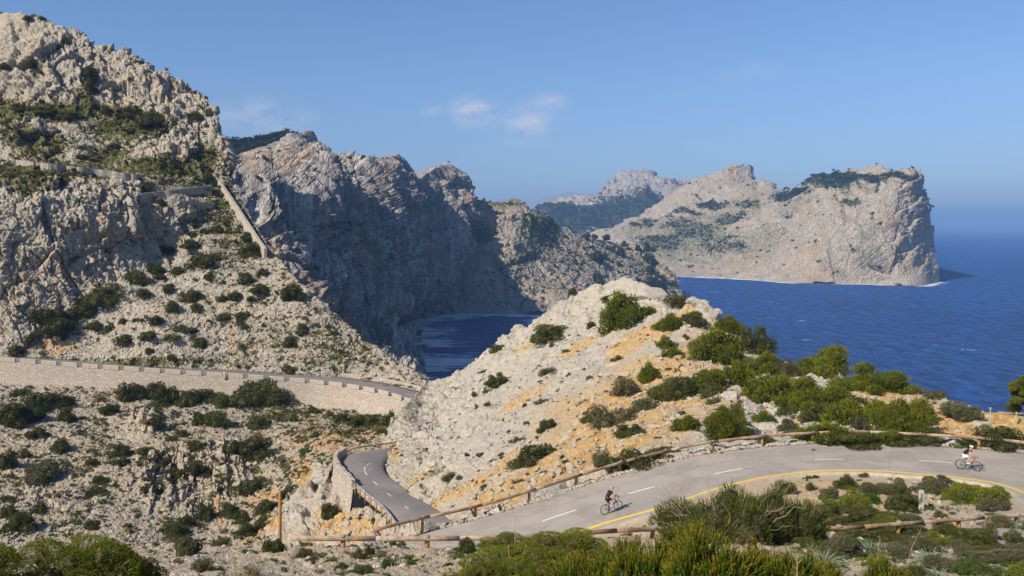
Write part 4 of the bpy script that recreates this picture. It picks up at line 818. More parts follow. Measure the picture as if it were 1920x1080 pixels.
def bush_data(style, lod, var):
    k = (style, lod, var)
    if k not in _bm:
        m, kw = STY[style]; n, leaf = LOD[lod]
        if style == 'pine': leaf *= 1.35
        me = bush_mesh('%s_foliage' % style, hash(k) % 1000 if False else (len(style) * 31 + lod * 7 + var * 101 + ord(style[0])), n, leaf, **kw)
        me.materials.append(M[m]); me.materials.append(M['twigs']); _bm[k] = me
    return _bm[k]
rnd = random.Random(5)
AUTO = []
def grow(sh, name, label, cat, group, style, px, py, w, h, tilt=.45, lod=None, deep=.85, yaw=None, hs=.9, z=0.0):
    """a bush whose outline in the photo is w by h pixels and whose foot is at (px, py)"""
    p, n, d = at(sh, px, py - .30 * h)
    W = w * d / F / 2 * ((1.42 if style == 'pine' else 1.28) if sh is hill else 1.16); H = h * d / F * hs * (1.12 if style == 'pine' else 1)
    if lod is None: lod = 0 if w < 16 else 1 if w < 36 else 2 if w < 110 else 3
    me = bush_data(style, lod, rnd.randrange(4 if lod < 2 else 3))
    o = mesh_obj(name, me); up = Vector((0, 0, 1)).lerp(n if n.z > 0 else Vector((0, 0, 1)), tilt).normalized()
    q = up.to_track_quat('Z', 'Y') @ Vector((0, 0, 1)).rotation_difference(Vector((0, 0, 1)))
    q = Vector((0, 0, 1)).rotation_difference(up)
    a = rnd.uniform(0, 6.28) if yaw is None else yaw
    if style == 'pine' and yaw is None: a = rnd.uniform(-.7, .7)
    o.matrix_world = Matrix.Translation(p - up * (.10 * H) + Vector((0, 0, z))) @ q.to_matrix().to_4x4() @ Matrix.Diagonal((W, W * deep, H, 1)) @ Matrix.Rotation(a, 4, 'Z')
    if name == 'shrub' and style in ('pine', 'grey', 'brown'): o.name = {'pine': 'pine_shrub', 'grey': 'cushion_shrub', 'brown': 'dry_shrub'}[style]
    tag(o, label, cat, group); AUTO.append((o, px, py - h / 2, w, h, style)); return o
G_M = 'dark shrubs dotted over the terraced mountain slope'
for (x, y, w, h) in [(475, 487, 42, 30), (465, 451, 28, 14), (383, 502, 68, 25), (355, 466, 38, 16), (408, 438, 24, 14), (382, 442, 16, 12), (358, 447, 24, 12), (313, 475, 30, 12), (333, 518, 30, 16), (461, 533, 34, 18), (493, 520, 24, 14), (487, 551, 36, 18), (543, 564, 50, 30), (287, 515, 36, 24), (253, 530, 50, 24), (300, 524, 20, 10), (392, 527, 20, 14), (317, 552, 22, 18), (358, 566, 40, 20), (268, 562, 26, 18), (188, 571, 84, 32), (100, 628, 76, 50), (152, 592, 44, 26),
                     (440, 567, 26, 20), (416, 571, 22, 16), (367, 588, 24, 18), (323, 586, 26, 18), (472, 569, 16, 14), (292, 612, 24, 20), (230, 608, 16, 10), (255, 606, 14, 10), (417, 601, 26, 13), (455, 596, 28, 10), (449, 609, 18, 12), (178, 617, 30, 14), (204, 620, 22, 9), (346, 625, 40, 14), (460, 619, 16, 10), (233, 649, 30, 20), (278, 640, 34, 18), (322, 637, 30, 10), (374, 654, 28, 18), (53, 644, 26, 16), (33, 667, 30, 18), (120, 638, 14, 9), (565, 617, 20, 9), (565, 628, 22, 10), (543, 652, 26, 18), (280, 664, 16, 12), (322, 676, 18, 10), (544, 699, 30, 13), (626, 634, 16, 14), (130, 610, 60, 26), (75, 600, 40, 18)]:
    grow(mount, 'shrub', 'dark green rounded shrub on the terraced mountain slope above the walled road', 'shrub', G_M, rnd.choice(['dark', 'dark', 'olive']), x, y, w * 1.05, h * 1.05)
for (x, y, w, h) in [(64, 130, 36, 20), (113, 100, 14, 16), (168, 158, 28, 30), (172, 186, 24, 30), (78, 140, 10, 12), (78, 194, 14, 10), (125, 86, 12, 14), (275, 230, 60, 18), (248, 218, 40, 18), (366, 222, 40, 12), (293, 305, 14, 10), (388, 345, 24, 22), (243, 252, 12, 10), (200, 215, 20, 14), (10, 132, 20, 14), (85, 210, 50, 12), (52, 38, 20, 8), (40, 205, 40, 12), (130, 220, 40, 12), (20, 235, 24, 12), (215, 280, 24, 12), (265, 120, 14, 6), (350, 330, 20, 10), (150, 300, 20, 10), (60, 290, 18, 9), (270, 355, 40, 14), (280, 375, 28, 16), (300, 385, 20, 12)]:
    grow(mount, 'shrub', 'small dark shrub clinging among the crags of the upper mountain', 'shrub', 'shrubs among the upper crags', rnd.choice(['dark', 'olive']), x, y, w, h)
G_S = 'dark shrubs on the stony slope below the retaining wall'
for (x, y, w, h, t) in [(35, 747, 34, 18, 'dark'), (85, 776, 84, 38, 'dark'), (120, 764, 40, 22, 'dark'), (25, 808, 74, 50, 'dark'), (55, 795, 60, 36, 'dark'), (69, 826, 40, 25, 'dark'), (123, 800, 36, 32, 'olive'), (207, 783, 38, 26, 'dark'), (248, 760, 52, 40, 'dark'), (285, 755, 50, 36, 'dark'), (311, 768, 58, 48, 'dark'), (350, 768, 50, 34, 'dark'), (386, 765, 68, 36, 'dark'), (420, 768, 40, 24, 'olive'), (400, 803, 58, 36, 'olive'), (370, 800, 30, 24, 'olive'), (292, 808, 34, 27, 'dark'), (113, 853, 36, 28, 'dark'),
                        (230, 865, 40, 34, 'dark'), (226, 876, 30, 16, 'dark'), (269, 854, 24, 14, 'dark'), (172, 875, 26, 14, 'dark'), (46, 863, 24, 18, 'dark'), (14, 888, 34, 42, 'dark'), (186, 915, 38, 24, 'dark'), (180, 938, 40, 24, 'dark'), (215, 918, 16, 12, 'green'), (318, 832, 26, 14, 'dark'), (341, 822, 26, 15, 'olive'), (370, 851, 40, 26, 'dark'), (306, 880, 48, 22, 'dark'), (365, 893, 50, 30, 'dark'), (325, 905, 54, 26, 'dark'), (475, 932, 80, 34, 'dark'), (325, 1018, 56, 44, 'olive'), (352, 995, 40, 30, 'dark'), (385, 990, 34, 50, 'dark'), (430, 980, 36, 44, 'olive'), (452, 988, 32, 28, 'olive'),
                        (172, 994, 30, 20, 'dark'), (76, 970, 32, 26, 'dark'), (36, 1004, 60, 40, 'olive'), (15, 980, 34, 30, 'dark'), (14, 942, 24, 12, 'dark'), (484, 810, 42, 28, 'olive'), (551, 791, 17, 11, 'green'), (587, 778, 26, 14, 'dark'), (641, 797, 32, 22, 'dark'), (618, 787, 22, 14, 'dark'), (687, 812, 54, 32, 'olive'), (665, 806, 26, 22, 'dark'), (720, 820, 34, 14, 'olive'), (625, 808, 18, 12, 'dark'), (595, 825, 18, 16, 'green'), (571, 857, 22, 16, 'green'), (540, 938, 50, 26, 'dark'), (500, 965, 54, 26, 'dark'), (465, 1015, 48, 34, 'olive'), (500, 998, 54, 34, 'olive'), (540, 975, 30, 16, 'dark'), (150, 815, 16, 9, 'dark'), (240, 990, 18, 9, 'dark'), (420, 905, 20, 10, 'dark'), (140, 900, 16, 8, 'dark'), (270, 925, 20, 10, 'dark')]:
    grow(slope, 'shrub', 'dark green shrub on the stony slope between the retaining wall and the gully', 'shrub', G_S, t, x, y, w, h)
grow(slope, 'shrub', 'dark dome shaped shrub alone on top of the fluted rock outcrop', 'shrub', G_S, 'dark', 462, 860, 96, 40, lod=2)
grow(slope, 'shrub', 'grey green spreading shrub on the rubble at the left edge', 'shrub', G_S, 'grey', 70, 912, 84, 44, lod=2)
grow(slope, 'shrub', 'round dark bush where the retaining wall meets the pale hill', 'shrub', G_S, 'dark', 731, 812, 28, 40, lod=1)
for (x, y, w, h) in [(186, 757, 20, 16), (710, 816, 22, 20), (270, 795, 18, 10), (421, 1002, 16, 12), (571, 915, 14, 11), (10, 900, 14, 10), (225, 750, 18, 12), (415, 790, 26, 14), (440, 770, 20, 18), (245, 775, 16, 10), (485, 822, 16, 12), (460, 750, 18, 24), (560, 765, 20, 10), (520, 770, 16, 10), (350, 835, 14, 9), (150, 1010, 16, 12), (240, 1000, 16, 11), (380, 815, 18, 10), (300, 790, 14, 8), (600, 775, 16, 9)]:
    grow(slope, 'grass_clump', 'straw yellow grass clump on the stony slope below the retaining wall', 'grass clump', 'straw coloured clumps on the slope', 'brown', x, y, w, h).data.materials
for o in [o for o in col.objects if o.name.startswith('grass_clump')]:
    if 'straw_foliage' not in o.data.name:
        k = ('straw', o.data.name)
        if k not in _bm: me = o.data.copy(); me.name = 'straw_foliage'; me.materials.clear(); me.materials.append(M['leaf_straw']); me.materials.append(M['twigs']); _bm[k] = me
        o.data = _bm[k]
# the big bush against the wall, with branches
def big_bush(name, label, sh, style, px, py, w, h, lod, nb, group=None, cat='shrub', seed=1, deep=.8, branch_r=.02, z=0.0, rotz=0.0, bmat='bark', only=None):
    p, n, d = at(sh, px, py - .15 * h); W = w * d / F / 2 * 1.15; H = h * d / F * (.86 if style == 'pine' else 1)
    root = empty(name, p + Vector((0, 0, z))); tag(root, label, cat, group)
    f = mesh_obj('foliage', bush_data(style, lod, seed % 3), None, root); f.scale = (W, W * deep, H); f.rotation_euler = (0, 0, rotz + (seed % 5 - 2) * .3)
    rng = np.random.default_rng(seed); Vs, Fs = [], []; o = 0
    for k in range(nb):
        a = rng.uniform(0, 6.28); r = rng.uniform(.5, 1.0); e = np.array([math.cos(a) * r * W, math.sin(a) * r * W * deep, rng.uniform(.35, 1.0) * H * (1.1 - .5 * r)])
        c = np.array([math.cos(a + .5) * .25 * W, math.sin(a + .5) * .25 * W, H * .2])
        ts = np.linspace(0, 1, 7)[:, None]; Cc = (1 - ts) ** 2 * np.zeros(3) + 2 * ts * (1 - ts) * c + ts ** 2 * e + rng.normal(size=(7, 3)) * W * .025
        T = np.gradient(Cc, axis=0); T /= np.linalg.norm(T, axis=1)[:, None]; s = np.cross(T, [0, 0, 1.0]); s /= np.linalg.norm(s, axis=1)[:, None] + 1e-6; u = np.cross(s, T)
        rad = branch_r * W * (1.1 - ts)
        ring = [Cc + rad * (math.cos(q) * s + math.sin(q) * u) for q in (0, 1.57, 3.14, 4.71)]
        V = np.stack(ring, 1).reshape(-1, 3); Vs.append(V)
        for i in range(6):
            for j in range(4): Fs.append((o + i * 4 + j, o + i * 4 + (j + 1) % 4, o + i * 4 + 4 + (j + 1) % 4, o + i * 4 + 4 + j))
        o += len(V)
    mesh_obj('branch', npmesh('branch', np.concatenate(Vs), np.array(Fs)), M[bmat], root)
    return root
big_bush('shrub', 'largest dark bushy shrub standing against the retaining wall', slope, 'olive', 482, 766, 100, 58, 2, 14, G_S, seed=3)
grow(emb, 'shrub', 'dark green shrub hanging on the pale embankment below the parapet', 'shrub', 'shrubs on the embankment', 'dark', 618, 980, 40, 38, lod=2)
grow(emb, 'shrub', 'small round shrub on the orange embankment beside the lower guardrail', 'shrub', 'shrubs on the embankment', 'olive', 707, 987, 24, 17, lod=1)
grow(emb, 'shrub', 'narrow brown shrub in the embankment rock crack', 'shrub', 'shrubs on the embankment', 'brown', 594, 925, 14, 26, lod=1)
# near hill
HB = [(1075, 556, 17, 15, 'olive', 'small reddish green shrub on the left shoulder of the pale rock crest'), (1145, 566, 32, 13, 'olive', 'low olive shrub draped on the top of the pale rock crest'), (1161, 629, 76, 72, 'pine', 'tall bright green pine shrub just below the pale rock crest'), (1212, 593, 24, 18, 'pine', 'little bright green shrub right of the tall pine shrub'), (1273, 581, 54, 26, 'brown', 'brownish green shrub between the pale summit boulders'),
      (1254, 629, 54, 42, 'pine', 'green and russet shrub left of the summit boulders on orange soil'), (1299, 611, 50, 32, 'olive', 'dark olive shrub at the foot of the rightmost summit boulder'), (1032, 643, 74, 34, 'olive', 'spreading olive shrub on the left flank of the pale crest'), (1109, 618, 18, 15, 'dark', None), (934, 663, 30, 18, 'olive', 'small shrub on the left skyline of the pale hill above the cove'), (931, 728, 42, 28, 'olive', 'round dark shrub alone on the bare pale flank'), (1025, 706, 26, 18, 'brown', None), (1015, 760, 22, 14, 'brown', None), (984, 764, 10, 7, 'dark', None), (1066, 707, 10, 8, 'brown', None), (1155, 681, 20, 15, 'brown', None),
      (1249, 659, 30, 24, 'pine', 'upper of two round green shrubs touching on the orange slope'), (1258, 674, 30, 22, 'pine', 'lower of two round green shrubs touching on the orange slope'), (1217, 727, 42, 48, 'pine', 'upright green shrub with russet top in the middle of the hill'), (1168, 746, 54, 34, 'brown', 'brown and green shrub left of the upright russet topped shrub'), (1141, 812, 86, 54, 'brown', 'wide brown shrub spreading down the orange soil'), (1099, 797, 18, 19, 'pine', 'tiny bright green shrub touching the left end of the wide brown shrub'), (1208, 776, 54, 28, 'grey', 'grey green shrub above the wide brown shrub'), (1180, 821, 52, 25, 'olive', None), (1027, 814, 38, 30, 'dark', 'dark green shrub on the bare grey flank left of the orange soil'),
      (1005, 880, 80, 50, 'dark', 'large dark dome shrub low on the orange slope above the near guardrail'), (970, 832, 26, 14, 'brown', None), (1129, 882, 36, 36, 'brown', 'brown shrub just behind the near guardrail'), (1180, 888, 100, 46, 'dark', 'long dark green shrub mat behind the near guardrail'), (1250, 868, 84, 28, 'dark', 'low green mat behind the guardrail where the slope meets the road'), (844, 905, 26, 22, 'brown', 'brown shrub on the rock face above the dark asphalt road'), (1020, 895, 18, 13, 'brown', None), (1286, 813, 54, 34, 'pine', 'green shrub among stones left of the large round pine shrub'), (1019, 645, 12, 7, 'grey', None),
      (1363, 630, 54, 40, 'pine', 'topmost green shrub on the right skyline of the pale hill'), (1334, 690, 92, 66, 'pine', 'big bright green shrub on the right shoulder of the pale hill'), (1306, 662, 38, 32, 'brown', 'brown shrub left behind the big shoulder shrub'), (1408, 676, 76, 64, 'olive', 'dark olive shrub at the right end of the skyline above the sea'), (1281, 757, 112, 54, 'olive', 'wide low olive mound in the middle of the orange slope'), (1318, 742, 58, 46, 'pine', 'green and russet shrub on the right of the olive mound'), (1351, 713, 40, 22, 'olive', None), (1380, 738, 64, 62, 'pine', 'green shrub with ragged top right of the olive mound'),
      (1432, 717, 56, 52, 'pine', 'green shrub behind the pale boulder near the sea skyline'), (1473, 720, 52, 46, 'brown', 'brown and grey shrub left of the broad skyline pine shrub'), (1430, 770, 94, 62, 'pine', 'broad green shrub below the pale boulder'), (1523, 780, 114, 66, 'pine', 'wide green shrub in the centre of the thicket'), (1500, 735, 32, 24, 'pine', None), (1535, 805, 84, 46, 'olive', 'olive green shrub at the foot of the thicket'), (1428, 808, 54, 38, 'pine', 'mixed green and grey shrub right of the large round pine shrub'), (1479, 815, 42, 26, 'grey', 'grey green shrub between the white boulders'), (1590, 814, 104, 66, 'pine', 'tall olive green shrub in the right part of the thicket'),
      (1612, 812, 34, 40, 'brown', 'dry reddish twiggy bush inside the right part of the thicket'), (1811, 797, 82, 42, 'grey', 'grey green dome bush on the orange ledge over the sea'), (1752, 747, 40, 22, 'brown', 'brown dry shrub on the cliff edge over the sea'), (1600, 838, 118, 30, 'olive', 'olive hedge like shrub behind the far guardrail'), (1700, 840, 110, 30, 'dark', 'dark hedge like shrub behind the far guardrail'), (1770, 840, 76, 36, 'olive', 'low olive shrub behind the weathered grey rail section'), (1880, 850, 92, 50, 'dark', 'dark grey green shrub at the right end of the far guardrail'), (1810, 844, 60, 20, 'olive', None), (1950, 856, 80, 44, 'dark', None), (1432, 834, 40, 16, 'grey', None), (1340, 760, 24, 14, 'grey', None), (1390, 800, 26, 14, 'brown', None), (1488, 770, 20, 14, 'pine', None), (1650, 840, 60, 34, 'pine', None), (1560, 836, 60, 30, 'olive', None), (1345, 725, 22, 12, 'brown', None), (1270, 700, 14, 8, 'brown', None), (1490, 752, 60, 36, 'pine', 'green shrub in the upper thicket under the brown one'), (1455, 745, 44, 30, 'pine', None), (1580, 770, 70, 34, 'olive', 'olive shrub between the centre thicket and the widest skyline shrub'), (1480, 785, 50, 26, 'olive', None), (1400, 705, 50, 34, 'pine', 'green shrub under the dark skyline shrub'), (1640, 800, 70, 44, 'pine', 'green shrub joining the two tall thicket shrubs'), (1540, 830, 90, 34, 'pine', 'green shrub right behind the middle of the guardrail bend'), (1730, 805, 60, 40, 'olive', 'olive shrub at the right end of the thicket'), (1240, 755, 70, 24, 'brown', None), (1395, 830, 46, 30, 'olive', None)]
for (x, y, w, h, t, lb) in HB:
    grow(hill, 'shrub', lb or 'small low shrub on the pale hill between the two roads', 'shrub', 'shrubs on the pale hill', t, x, y, w, h * .95, tilt=.35, hs=.9)
for (px, py, w, h, lb, s) in [(1357, 834, 92, 76, 'large round bright green pine shrub behind the guardrail', 4), (1545, 712, 112, 72, 'broad pine shrub standing out against the sea on the skyline', 5), (1634, 746, 130, 68, 'widest green pine shrub against the sea above the orange ledge', 6), (1688, 824, 112, 78, 'bright green pine shrub right behind the guardrail bend', 7)]:
    big_bush('pine_shrub', lb, hill, 'pine', px, py, w, h, 3, 10, 'shrubs on the pale hill', seed=s)
# tiny random shrubs on the hill
for k in range(60):
    x = rnd.uniform(860, 1420); y = rnd.uniform(610, 930)
    lim = np.interp(x, [860, 962, 1037, 1150, 1340, 1420], [720, 640, 600, 560, 610, 670]); low = np.interp(x, [860, 1000, 1287, 1420], [960, 925, 850, 830])
    if not lim < y < low: continue
    grow(hill, 'shrub', 'small low shrub on the pale hill between the two roads', 'shrub', 'shrubs on the pale hill', rnd.choice(['brown', 'grey', 'brown', 'olive']), x, y, rnd.uniform(7, 17), rnd.uniform(6, 11), tilt=.5)
# pine tree at the right frame edge
def pine_tree(px, py, w, h, lb):
    p, n, d = at(hill, px, py); W = w * d / F / 2; H = h * d / F
    root = empty('pine_tree', p - Vector((0, 0, .2))); tag(root, lb, 'tree', None)
    rng = np.random.default_rng(8)
    Vs = []; Fs = []; o = 0
    def limb(a, b, r0, r1):
        nonlocal o
        a, b = np.array(a), np.array(b); T = (b - a) / np.linalg.norm(b - a); s = np.cross(T, [.3, .9, .1]); s /= np.linalg.norm(s); u = np.cross(s, T)
        mid = (a + b) / 2 + rng.normal(size=3) * .06
        for c, r in ((a, r0), (mid, (r0 + r1) / 2), (b, r1)):
            for q in range(6): Vs.append(c + r * (math.cos(q * 1.047) * s + math.sin(q * 1.047) * u))
        for i in range(2):
            for j in range(6): Fs.append((o + i * 6 + j, o + i * 6 + (j + 1) % 6, o + i * 6 + 6 + (j + 1) % 6, o + i * 6 + 6 + j))
        o += 18
    limb((0, 0, 0), (.1, 0, H * .45), .13, .10); limb((.1, 0, H * .45), (0, 0, H * .85), .10, .04)
    C = []
    for k in range(12):
        a = k * 2.4; z = H * (.25 + .055 * k); r = W * (.85 - .05 * k) * rng.uniform(.7, 1.1); e = (math.cos(a) * r, math.sin(a) * r, z + .2); limb((.05, 0, z - .25), e, .045, .02); C.append(e)
    mesh_obj('trunk', npmesh('trunk', np.array(Vs), np.array(Fs)), M['bark'], root)
    for i, e in enumerate(C + [(0, 0, H * .9), (.1, .1, H * .7), (0, 0, H * .45)]):
        me = bush_data('pine', 2, i % 3); c = mesh_obj('crown', me, None, root)
        c.location = (e[0] * .8, e[1] * .8, e[2] - .35); c.scale = (W * .42, W * .42, W * .38); c.rotation_euler = (rng.normal() * .3, rng.normal() * .3, i)
    return root
pine_tree(1925, 792, 84, 94, 'wind shaped pine tree above the sea at the right edge')
# dark trees on the promontory and the cliff top
for (x, y, w, h) in [(1098, 452, 18, 12), (1115, 449, 12, 8), (1136, 452, 18, 10), (1171, 464, 14, 10), (1164, 486, 20, 20), (1150, 474, 14, 10), (1118, 496, 28, 20), (1130, 491, 20, 14), (1196, 468, 12, 8), (1216, 474, 20, 14), (1220, 499, 26, 18), (1217, 518, 20, 18), (1230, 536, 14, 15), (1220, 545, 34, 20), (1242, 528, 12, 10), (1118, 533, 34, 16), (1140, 470, 10, 7), (1108, 468, 10, 7), (1196, 528, 10, 8), (1245, 545, 12, 10), (1262, 538, 12, 10), (1205, 545, 16, 12), (1095, 470, 8, 6), (1060, 447, 8, 6), (1160, 500, 10, 8)]:
    grow(prom, 'tree', 'dark bushy tree on the rocky promontory across the cove', 'tree', 'trees on the promontory', 'far', x, y, w, h * 1.1, tilt=.1, lod=1)
for (x, y, w, h) in [(655, 299, 9, 6), (679, 300, 15, 8), (690, 301, 8, 5), (872, 388, 10, 6)]:
    grow(cliff, 'tree', 'dark bushy tree on the rim of the shaded sea cliff', 'tree', 'trees on the cliff rim', 'far', x, y, w, h, tilt=.0, lod=1)

# ------------------------------------------------------------------ merged scatters nobody could count
def scatter(name, sheet_, n, V0, F0, size, weight, mat, label, seed=0, attrs=None, squash=(.6, 1), sink=.25, kind='stuff', cat='ground cover', tilt=1.0, smooth=False):
    rng = np.random.default_rng(seed); w = weight(sheet_.V, sheet_.px, sheet_.py, sheet_.N) * sheet_.front
    w = np.clip(w, 0, None) * (sheet_.V[:, 1] / 100) ** 0
    # weight by the area each vertex covers
    G = sheet_.V.reshape(*sheet_.shape, 3); ar = np.linalg.norm(np.cross(np.gradient(G, axis=1), np.gradient(G, axis=0)), axis=-1).ravel()
    p = w * ar; p /= p.sum(); idx = rng.choice(len(p), n, p=p)
    S = size[0] * (size[1] / size[0]) ** (rng.uniform(0, 1, n) ** 1.8); vi = rng.integers(0, len(V0), n)
    Vs, Fs, o, At = [], [], 0, {k: [] for k in (attrs or {})}
    P = sheet_.V[idx] + rng.normal(size=(n, 3)) * S[:, None] * .3; N = sheet_.N[idx]
    for k in range(len(V0)):
        j = np.where(vi == k)[0]; m = len(j)
        if not m: continue
        a = rng.uniform(0, 6.28, m); c, s = np.cos(a), np.sin(a); v = V0[k]
        q = np.broadcast_to(rng.uniform(squash[0], squash[1], (m, 1)), (m, len(v)))
        x = v[None, :, 0] * c[:, None] - v[None, :, 1] * s[:, None]; y = v[None, :, 0] * s[:, None] + v[None, :, 1] * c[:, None]; z = v[None, :, 2] * q
        nn = N[j] * tilt + np.array([0, 0, 1 - tilt]) ; nn /= np.linalg.norm(nn, axis=1)[:, None]
        t = np.cross(nn, [0.0, 1, 0.01]); t /= np.linalg.norm(t, axis=1)[:, None]; b = np.cross(nn, t)
        W = P[j][:, None] + S[j][:, None, None] * (x[..., None] * t[:, None] + y[..., None] * b[:, None] + (z - sink * q)[..., None] * nn[:, None] * -1 * -1)
        Vs.append(W.reshape(-1, 3)); f = F0[k]; Fs.append((f[None] + (o + np.arange(m) * len(v))[:, None, None]).reshape(-1, f.shape[1])); o += m * len(v)
        for kk in At: At[kk].append(np.tile(attrs[kk][k], m) if attrs[kk][k] is not None else np.repeat(rng.uniform(0, 1, m), len(v)))
    me = npmesh(name, np.concatenate(Vs), np.concatenate(Fs), {k: np.concatenate(a) for k, a in At.items()}, smooth=smooth)
    ob = mesh_obj(name, me, mat); tag(ob, label, cat, kind=kind); return ob
def rock_templates(n, sub=1, seed=0):
    rng = np.random.default_rng(seed); out = []; iv, if_ = ICO1 if sub == 1 else ICO2
    for k in range(n):
        v = iv.copy()
        for _ in range(7):                              # cut flat faces
            d = rng.normal(size=3); d /= np.linalg.norm(d); h = rng.uniform(.45, .8); t = v @ d; v = v - np.maximum(0, t - h)[:, None] * d
        out.append(v * rng.uniform(.65, 1.2, 3))
    return out, [if_] * n
RV, RF = rock_templates(10)
z4 = {'soil': [np.zeros(len(RV[0]))] * 10, 'veg': [np.zeros(len(RV[0]))] * 10}
def w_hill(V, px, py, N): return (.5 + 1.5 * SHEETS['hillside'].at['soil'] + sstep(.0, .3, fbm(V / 9, 3, 201))) * (px < 1850) * (py > 560)
scatter('rubble', hill, 9000, RV, RF, (.06, .42), w_hill, M['stone'], 'loose pale stones lying over the pale hill', 1, z4, cat='rubble')
scatter('rubble', slope, 14000, RV, RF, (.09, .42), lambda V, px, py, N: (1 - .85 * crag2(px, py)) * (.3 + sstep(-.1, .3, fbm(V / 10, 3, 202))) * (px > -40) * (py > 722), M['stone_grey'], 'loose grey stones covering the slope below the wall', 2, z4, cat='rubble')
scatter('rubble', mount, 8000, RV, RF, (.12, .5), lambda V, px, py, N: (1 - .95 * crag_mask(px, py)) * (.2 + sstep(-.1, .3, fbm(V / 12, 3, 203))) * (py > 330) * (px > -40), M['stone_grey'], 'loose grey blocks on the mountain slope above the road', 3, z4, cat='rubble')
def off_road(V): return sstep(.2, .8, under_road(V))
_or = off_road(fore.V)
scatter('rubble', fore, 9000, RV, RF, (.02, .17), lambda V, px, py, N: _or * (V[:, 1] > 15) * (px > -60) * (px < 1980) * (.25 + sstep(-.15, .3, fbm(V / 4, 3, 204))), M['stone'], 'loose pale stones on the foreground ledge', 4, z4, cat='rubble')
scatter('rubble', emb, 1800, RV, RF, (.08, .5), lambda V, px, py, N: 1.0 * (px > 600), M['stone'], 'loose stones on the embankment', 5, z4, cat='rubble')
# kerb of stones along the far edge of the near road
def kerb_stones():
    rng = np.random.default_rng(6); Vs, Fs, o = [], [], 0
    C = smooth_poly([pt(*p) for p in near_far[:14]], 700); Tn = np.gradient(C, axis=0); Nn = np.stack([-Tn[:, 1], Tn[:, 0], 0 * Tn[:, 0]], 1); Nn /= np.linalg.norm(Nn, axis=1)[:, None]
    for k in range(900):
        i = rng.integers(0, 560); s = rng.uniform(.05, .22); c = C[i] + Nn[i] * rng.uniform(.05, .55) * (1 if Nn[i, 1] > 0 else -1); v = RV[k % 10] * s; v[:, 2] *= .7
        Vs.append(v + c + [0, 0, .03]); Fs.append(RF[0] + o); o += len(v)
    V = np.concatenate(Vs); ob = mesh_obj('rubble', npmesh('rubble', V, np.concatenate(Fs), {'soil': np.zeros(len(V)), 'veg': np.zeros(len(V))}, smooth=False), M['stone']); tag(ob, 'pale stones strewn along the outer edge of the near road', 'rubble', kind='stuff')
kerb_stones()
# small tufts and herbs
def tufts(k0, n, leaves, leaf):
    vs, fs, ts = [], [], []
    for k in range(n):
        me = bush_mesh('t', k0 + k, leaves, leaf, lumps=4, lump_r=(.3, .5), core=.7, spread=.3)
        v = np.empty(len(me.vertices) * 3, np.float32); me.vertices.foreach_get('co', v); f = np.empty(len(me.loops), np.int32); me.loops.foreach_get('vertex_index', f)
        t = np.empty(len(me.vertices), np.float32); me.attributes['tint'].data.foreach_get('value', t)
        vs.append(v.reshape(-1, 3)); fs.append(f.reshape(-1, 3)); ts.append(t); bpy.data.meshes.remove(me)
    return vs, fs, ts
TV, TF, TT = tufts(900, 4, 60, .42)
at_ = {'tint': TT, 'tip': [t * 0 for t in TT]}
def vegw(s, base=.0): return lambda V, px, py, N: (base + SHEETS[s].at['veg'] ** 1.5) * (.15 + sstep(-.1, .25, fbm(V / 6, 3, 210)))
def tuft(name, sh, n, size, w, m, lab, seed): return scatter(name, sh, n, TV, TF, size, w, M[m], lab, seed, at_, squash=(.6, 1), sink=.1, tilt=.5)
tuft('scrub', mount, 1300, (.4, 1.3), vegw('mountain', .03), 'leaf_dark', 'low dark scrub covering the ledges of the mountain', 11)
tuft('scrub', mount, 2600, (.3, 1.0), vegw('mountain', .05), 'leaf_straw', 'yellowish grass and scrub on the mountain ledges', 12)
tuft('scrub', mount, 1500, (.25, .7), lambda V, px, py, N: (1 - .9 * crag_mask(px, py)) * (py > 330) * (.1 + sstep(0, .25, fbm(V / 7, 3, 214))), 'leaf_olive', 'small green herbs between the terrace stones', 13)
tuft('scrub', slope, 4600, (.2, .7), vegw('slope', .05), 'leaf_olive', 'low green herbs on the slope below the wall', 14)
tuft('scrub', slope, 2800, (.2, .7), vegw('slope', .03), 'leaf_grey', 'grey green herbs on the slope below the wall', 15)
tuft('scrub', slope, 900, (.2, .6), vegw('slope', .02), 'leaf_straw', 'dry straw tufts on the slope below the wall', 16)
tuft('scrub', hill, 700, (.12, .4), lambda V, px, py, N: (.1 + sstep(.05, .3, fbm(V / 8, 3, 217))) * (py > 600) * (px < 1880), 'leaf_brown', 'tiny brown tufts among the stones of the pale hill', 17)
tuft('scrub', hill, 450, (.12, .4), lambda V, px, py, N: (.1 + sstep(.05, .3, fbm(V / 8, 3, 218))) * (py > 600) * (px < 1880), 'leaf_grey', 'tiny grey tufts among the stones of the pale hill', 18)
tuft('scrub', prom, 1500, (1.5, 4), vegw('promontory', .05), 'leaf_far', 'dark scrub patches over the promontory', 19)
tuft('scrub', cliff, 700, (1.5, 4), vegw('cliff', .04), 'leaf_far', 'dark scrub clinging to the sea cliff', 20)
tuft('scrub', head, 2600, (2.5, 7), lambda V, px, py, N: np.maximum(0, SHEETS['headland'].at['veg'] - .45) ** 1.2 + .003, 'leaf_far', 'dark woods and scrub along the crest of the headland', 21)
_fv = far.at['veg']
tuft('scrub', far, 1500, (5, 12), lambda V, px, py, N: np.maximum(0, _fv - .4), 'leaf_far', 'woodland on the far hazy mountain', 22)
tuft('scrub', fore, 1500, (.06, .26), lambda V, px, py, N: _or * (V[:, 1] > 15) * (px > -60) * (px < 1980) * (.05 + fore.at['veg']) , 'leaf_green', 'small green herbs on the foreground ledge', 23)
tuft('scrub', fore, 1300, (.06, .30), lambda V, px, py, N: _or * (V[:, 1] > 15) * (px > -60) * (px < 1980) * (.08 + fore.at['veg']), 'leaf_grey', 'small grey herbs on the foreground ledge', 24)
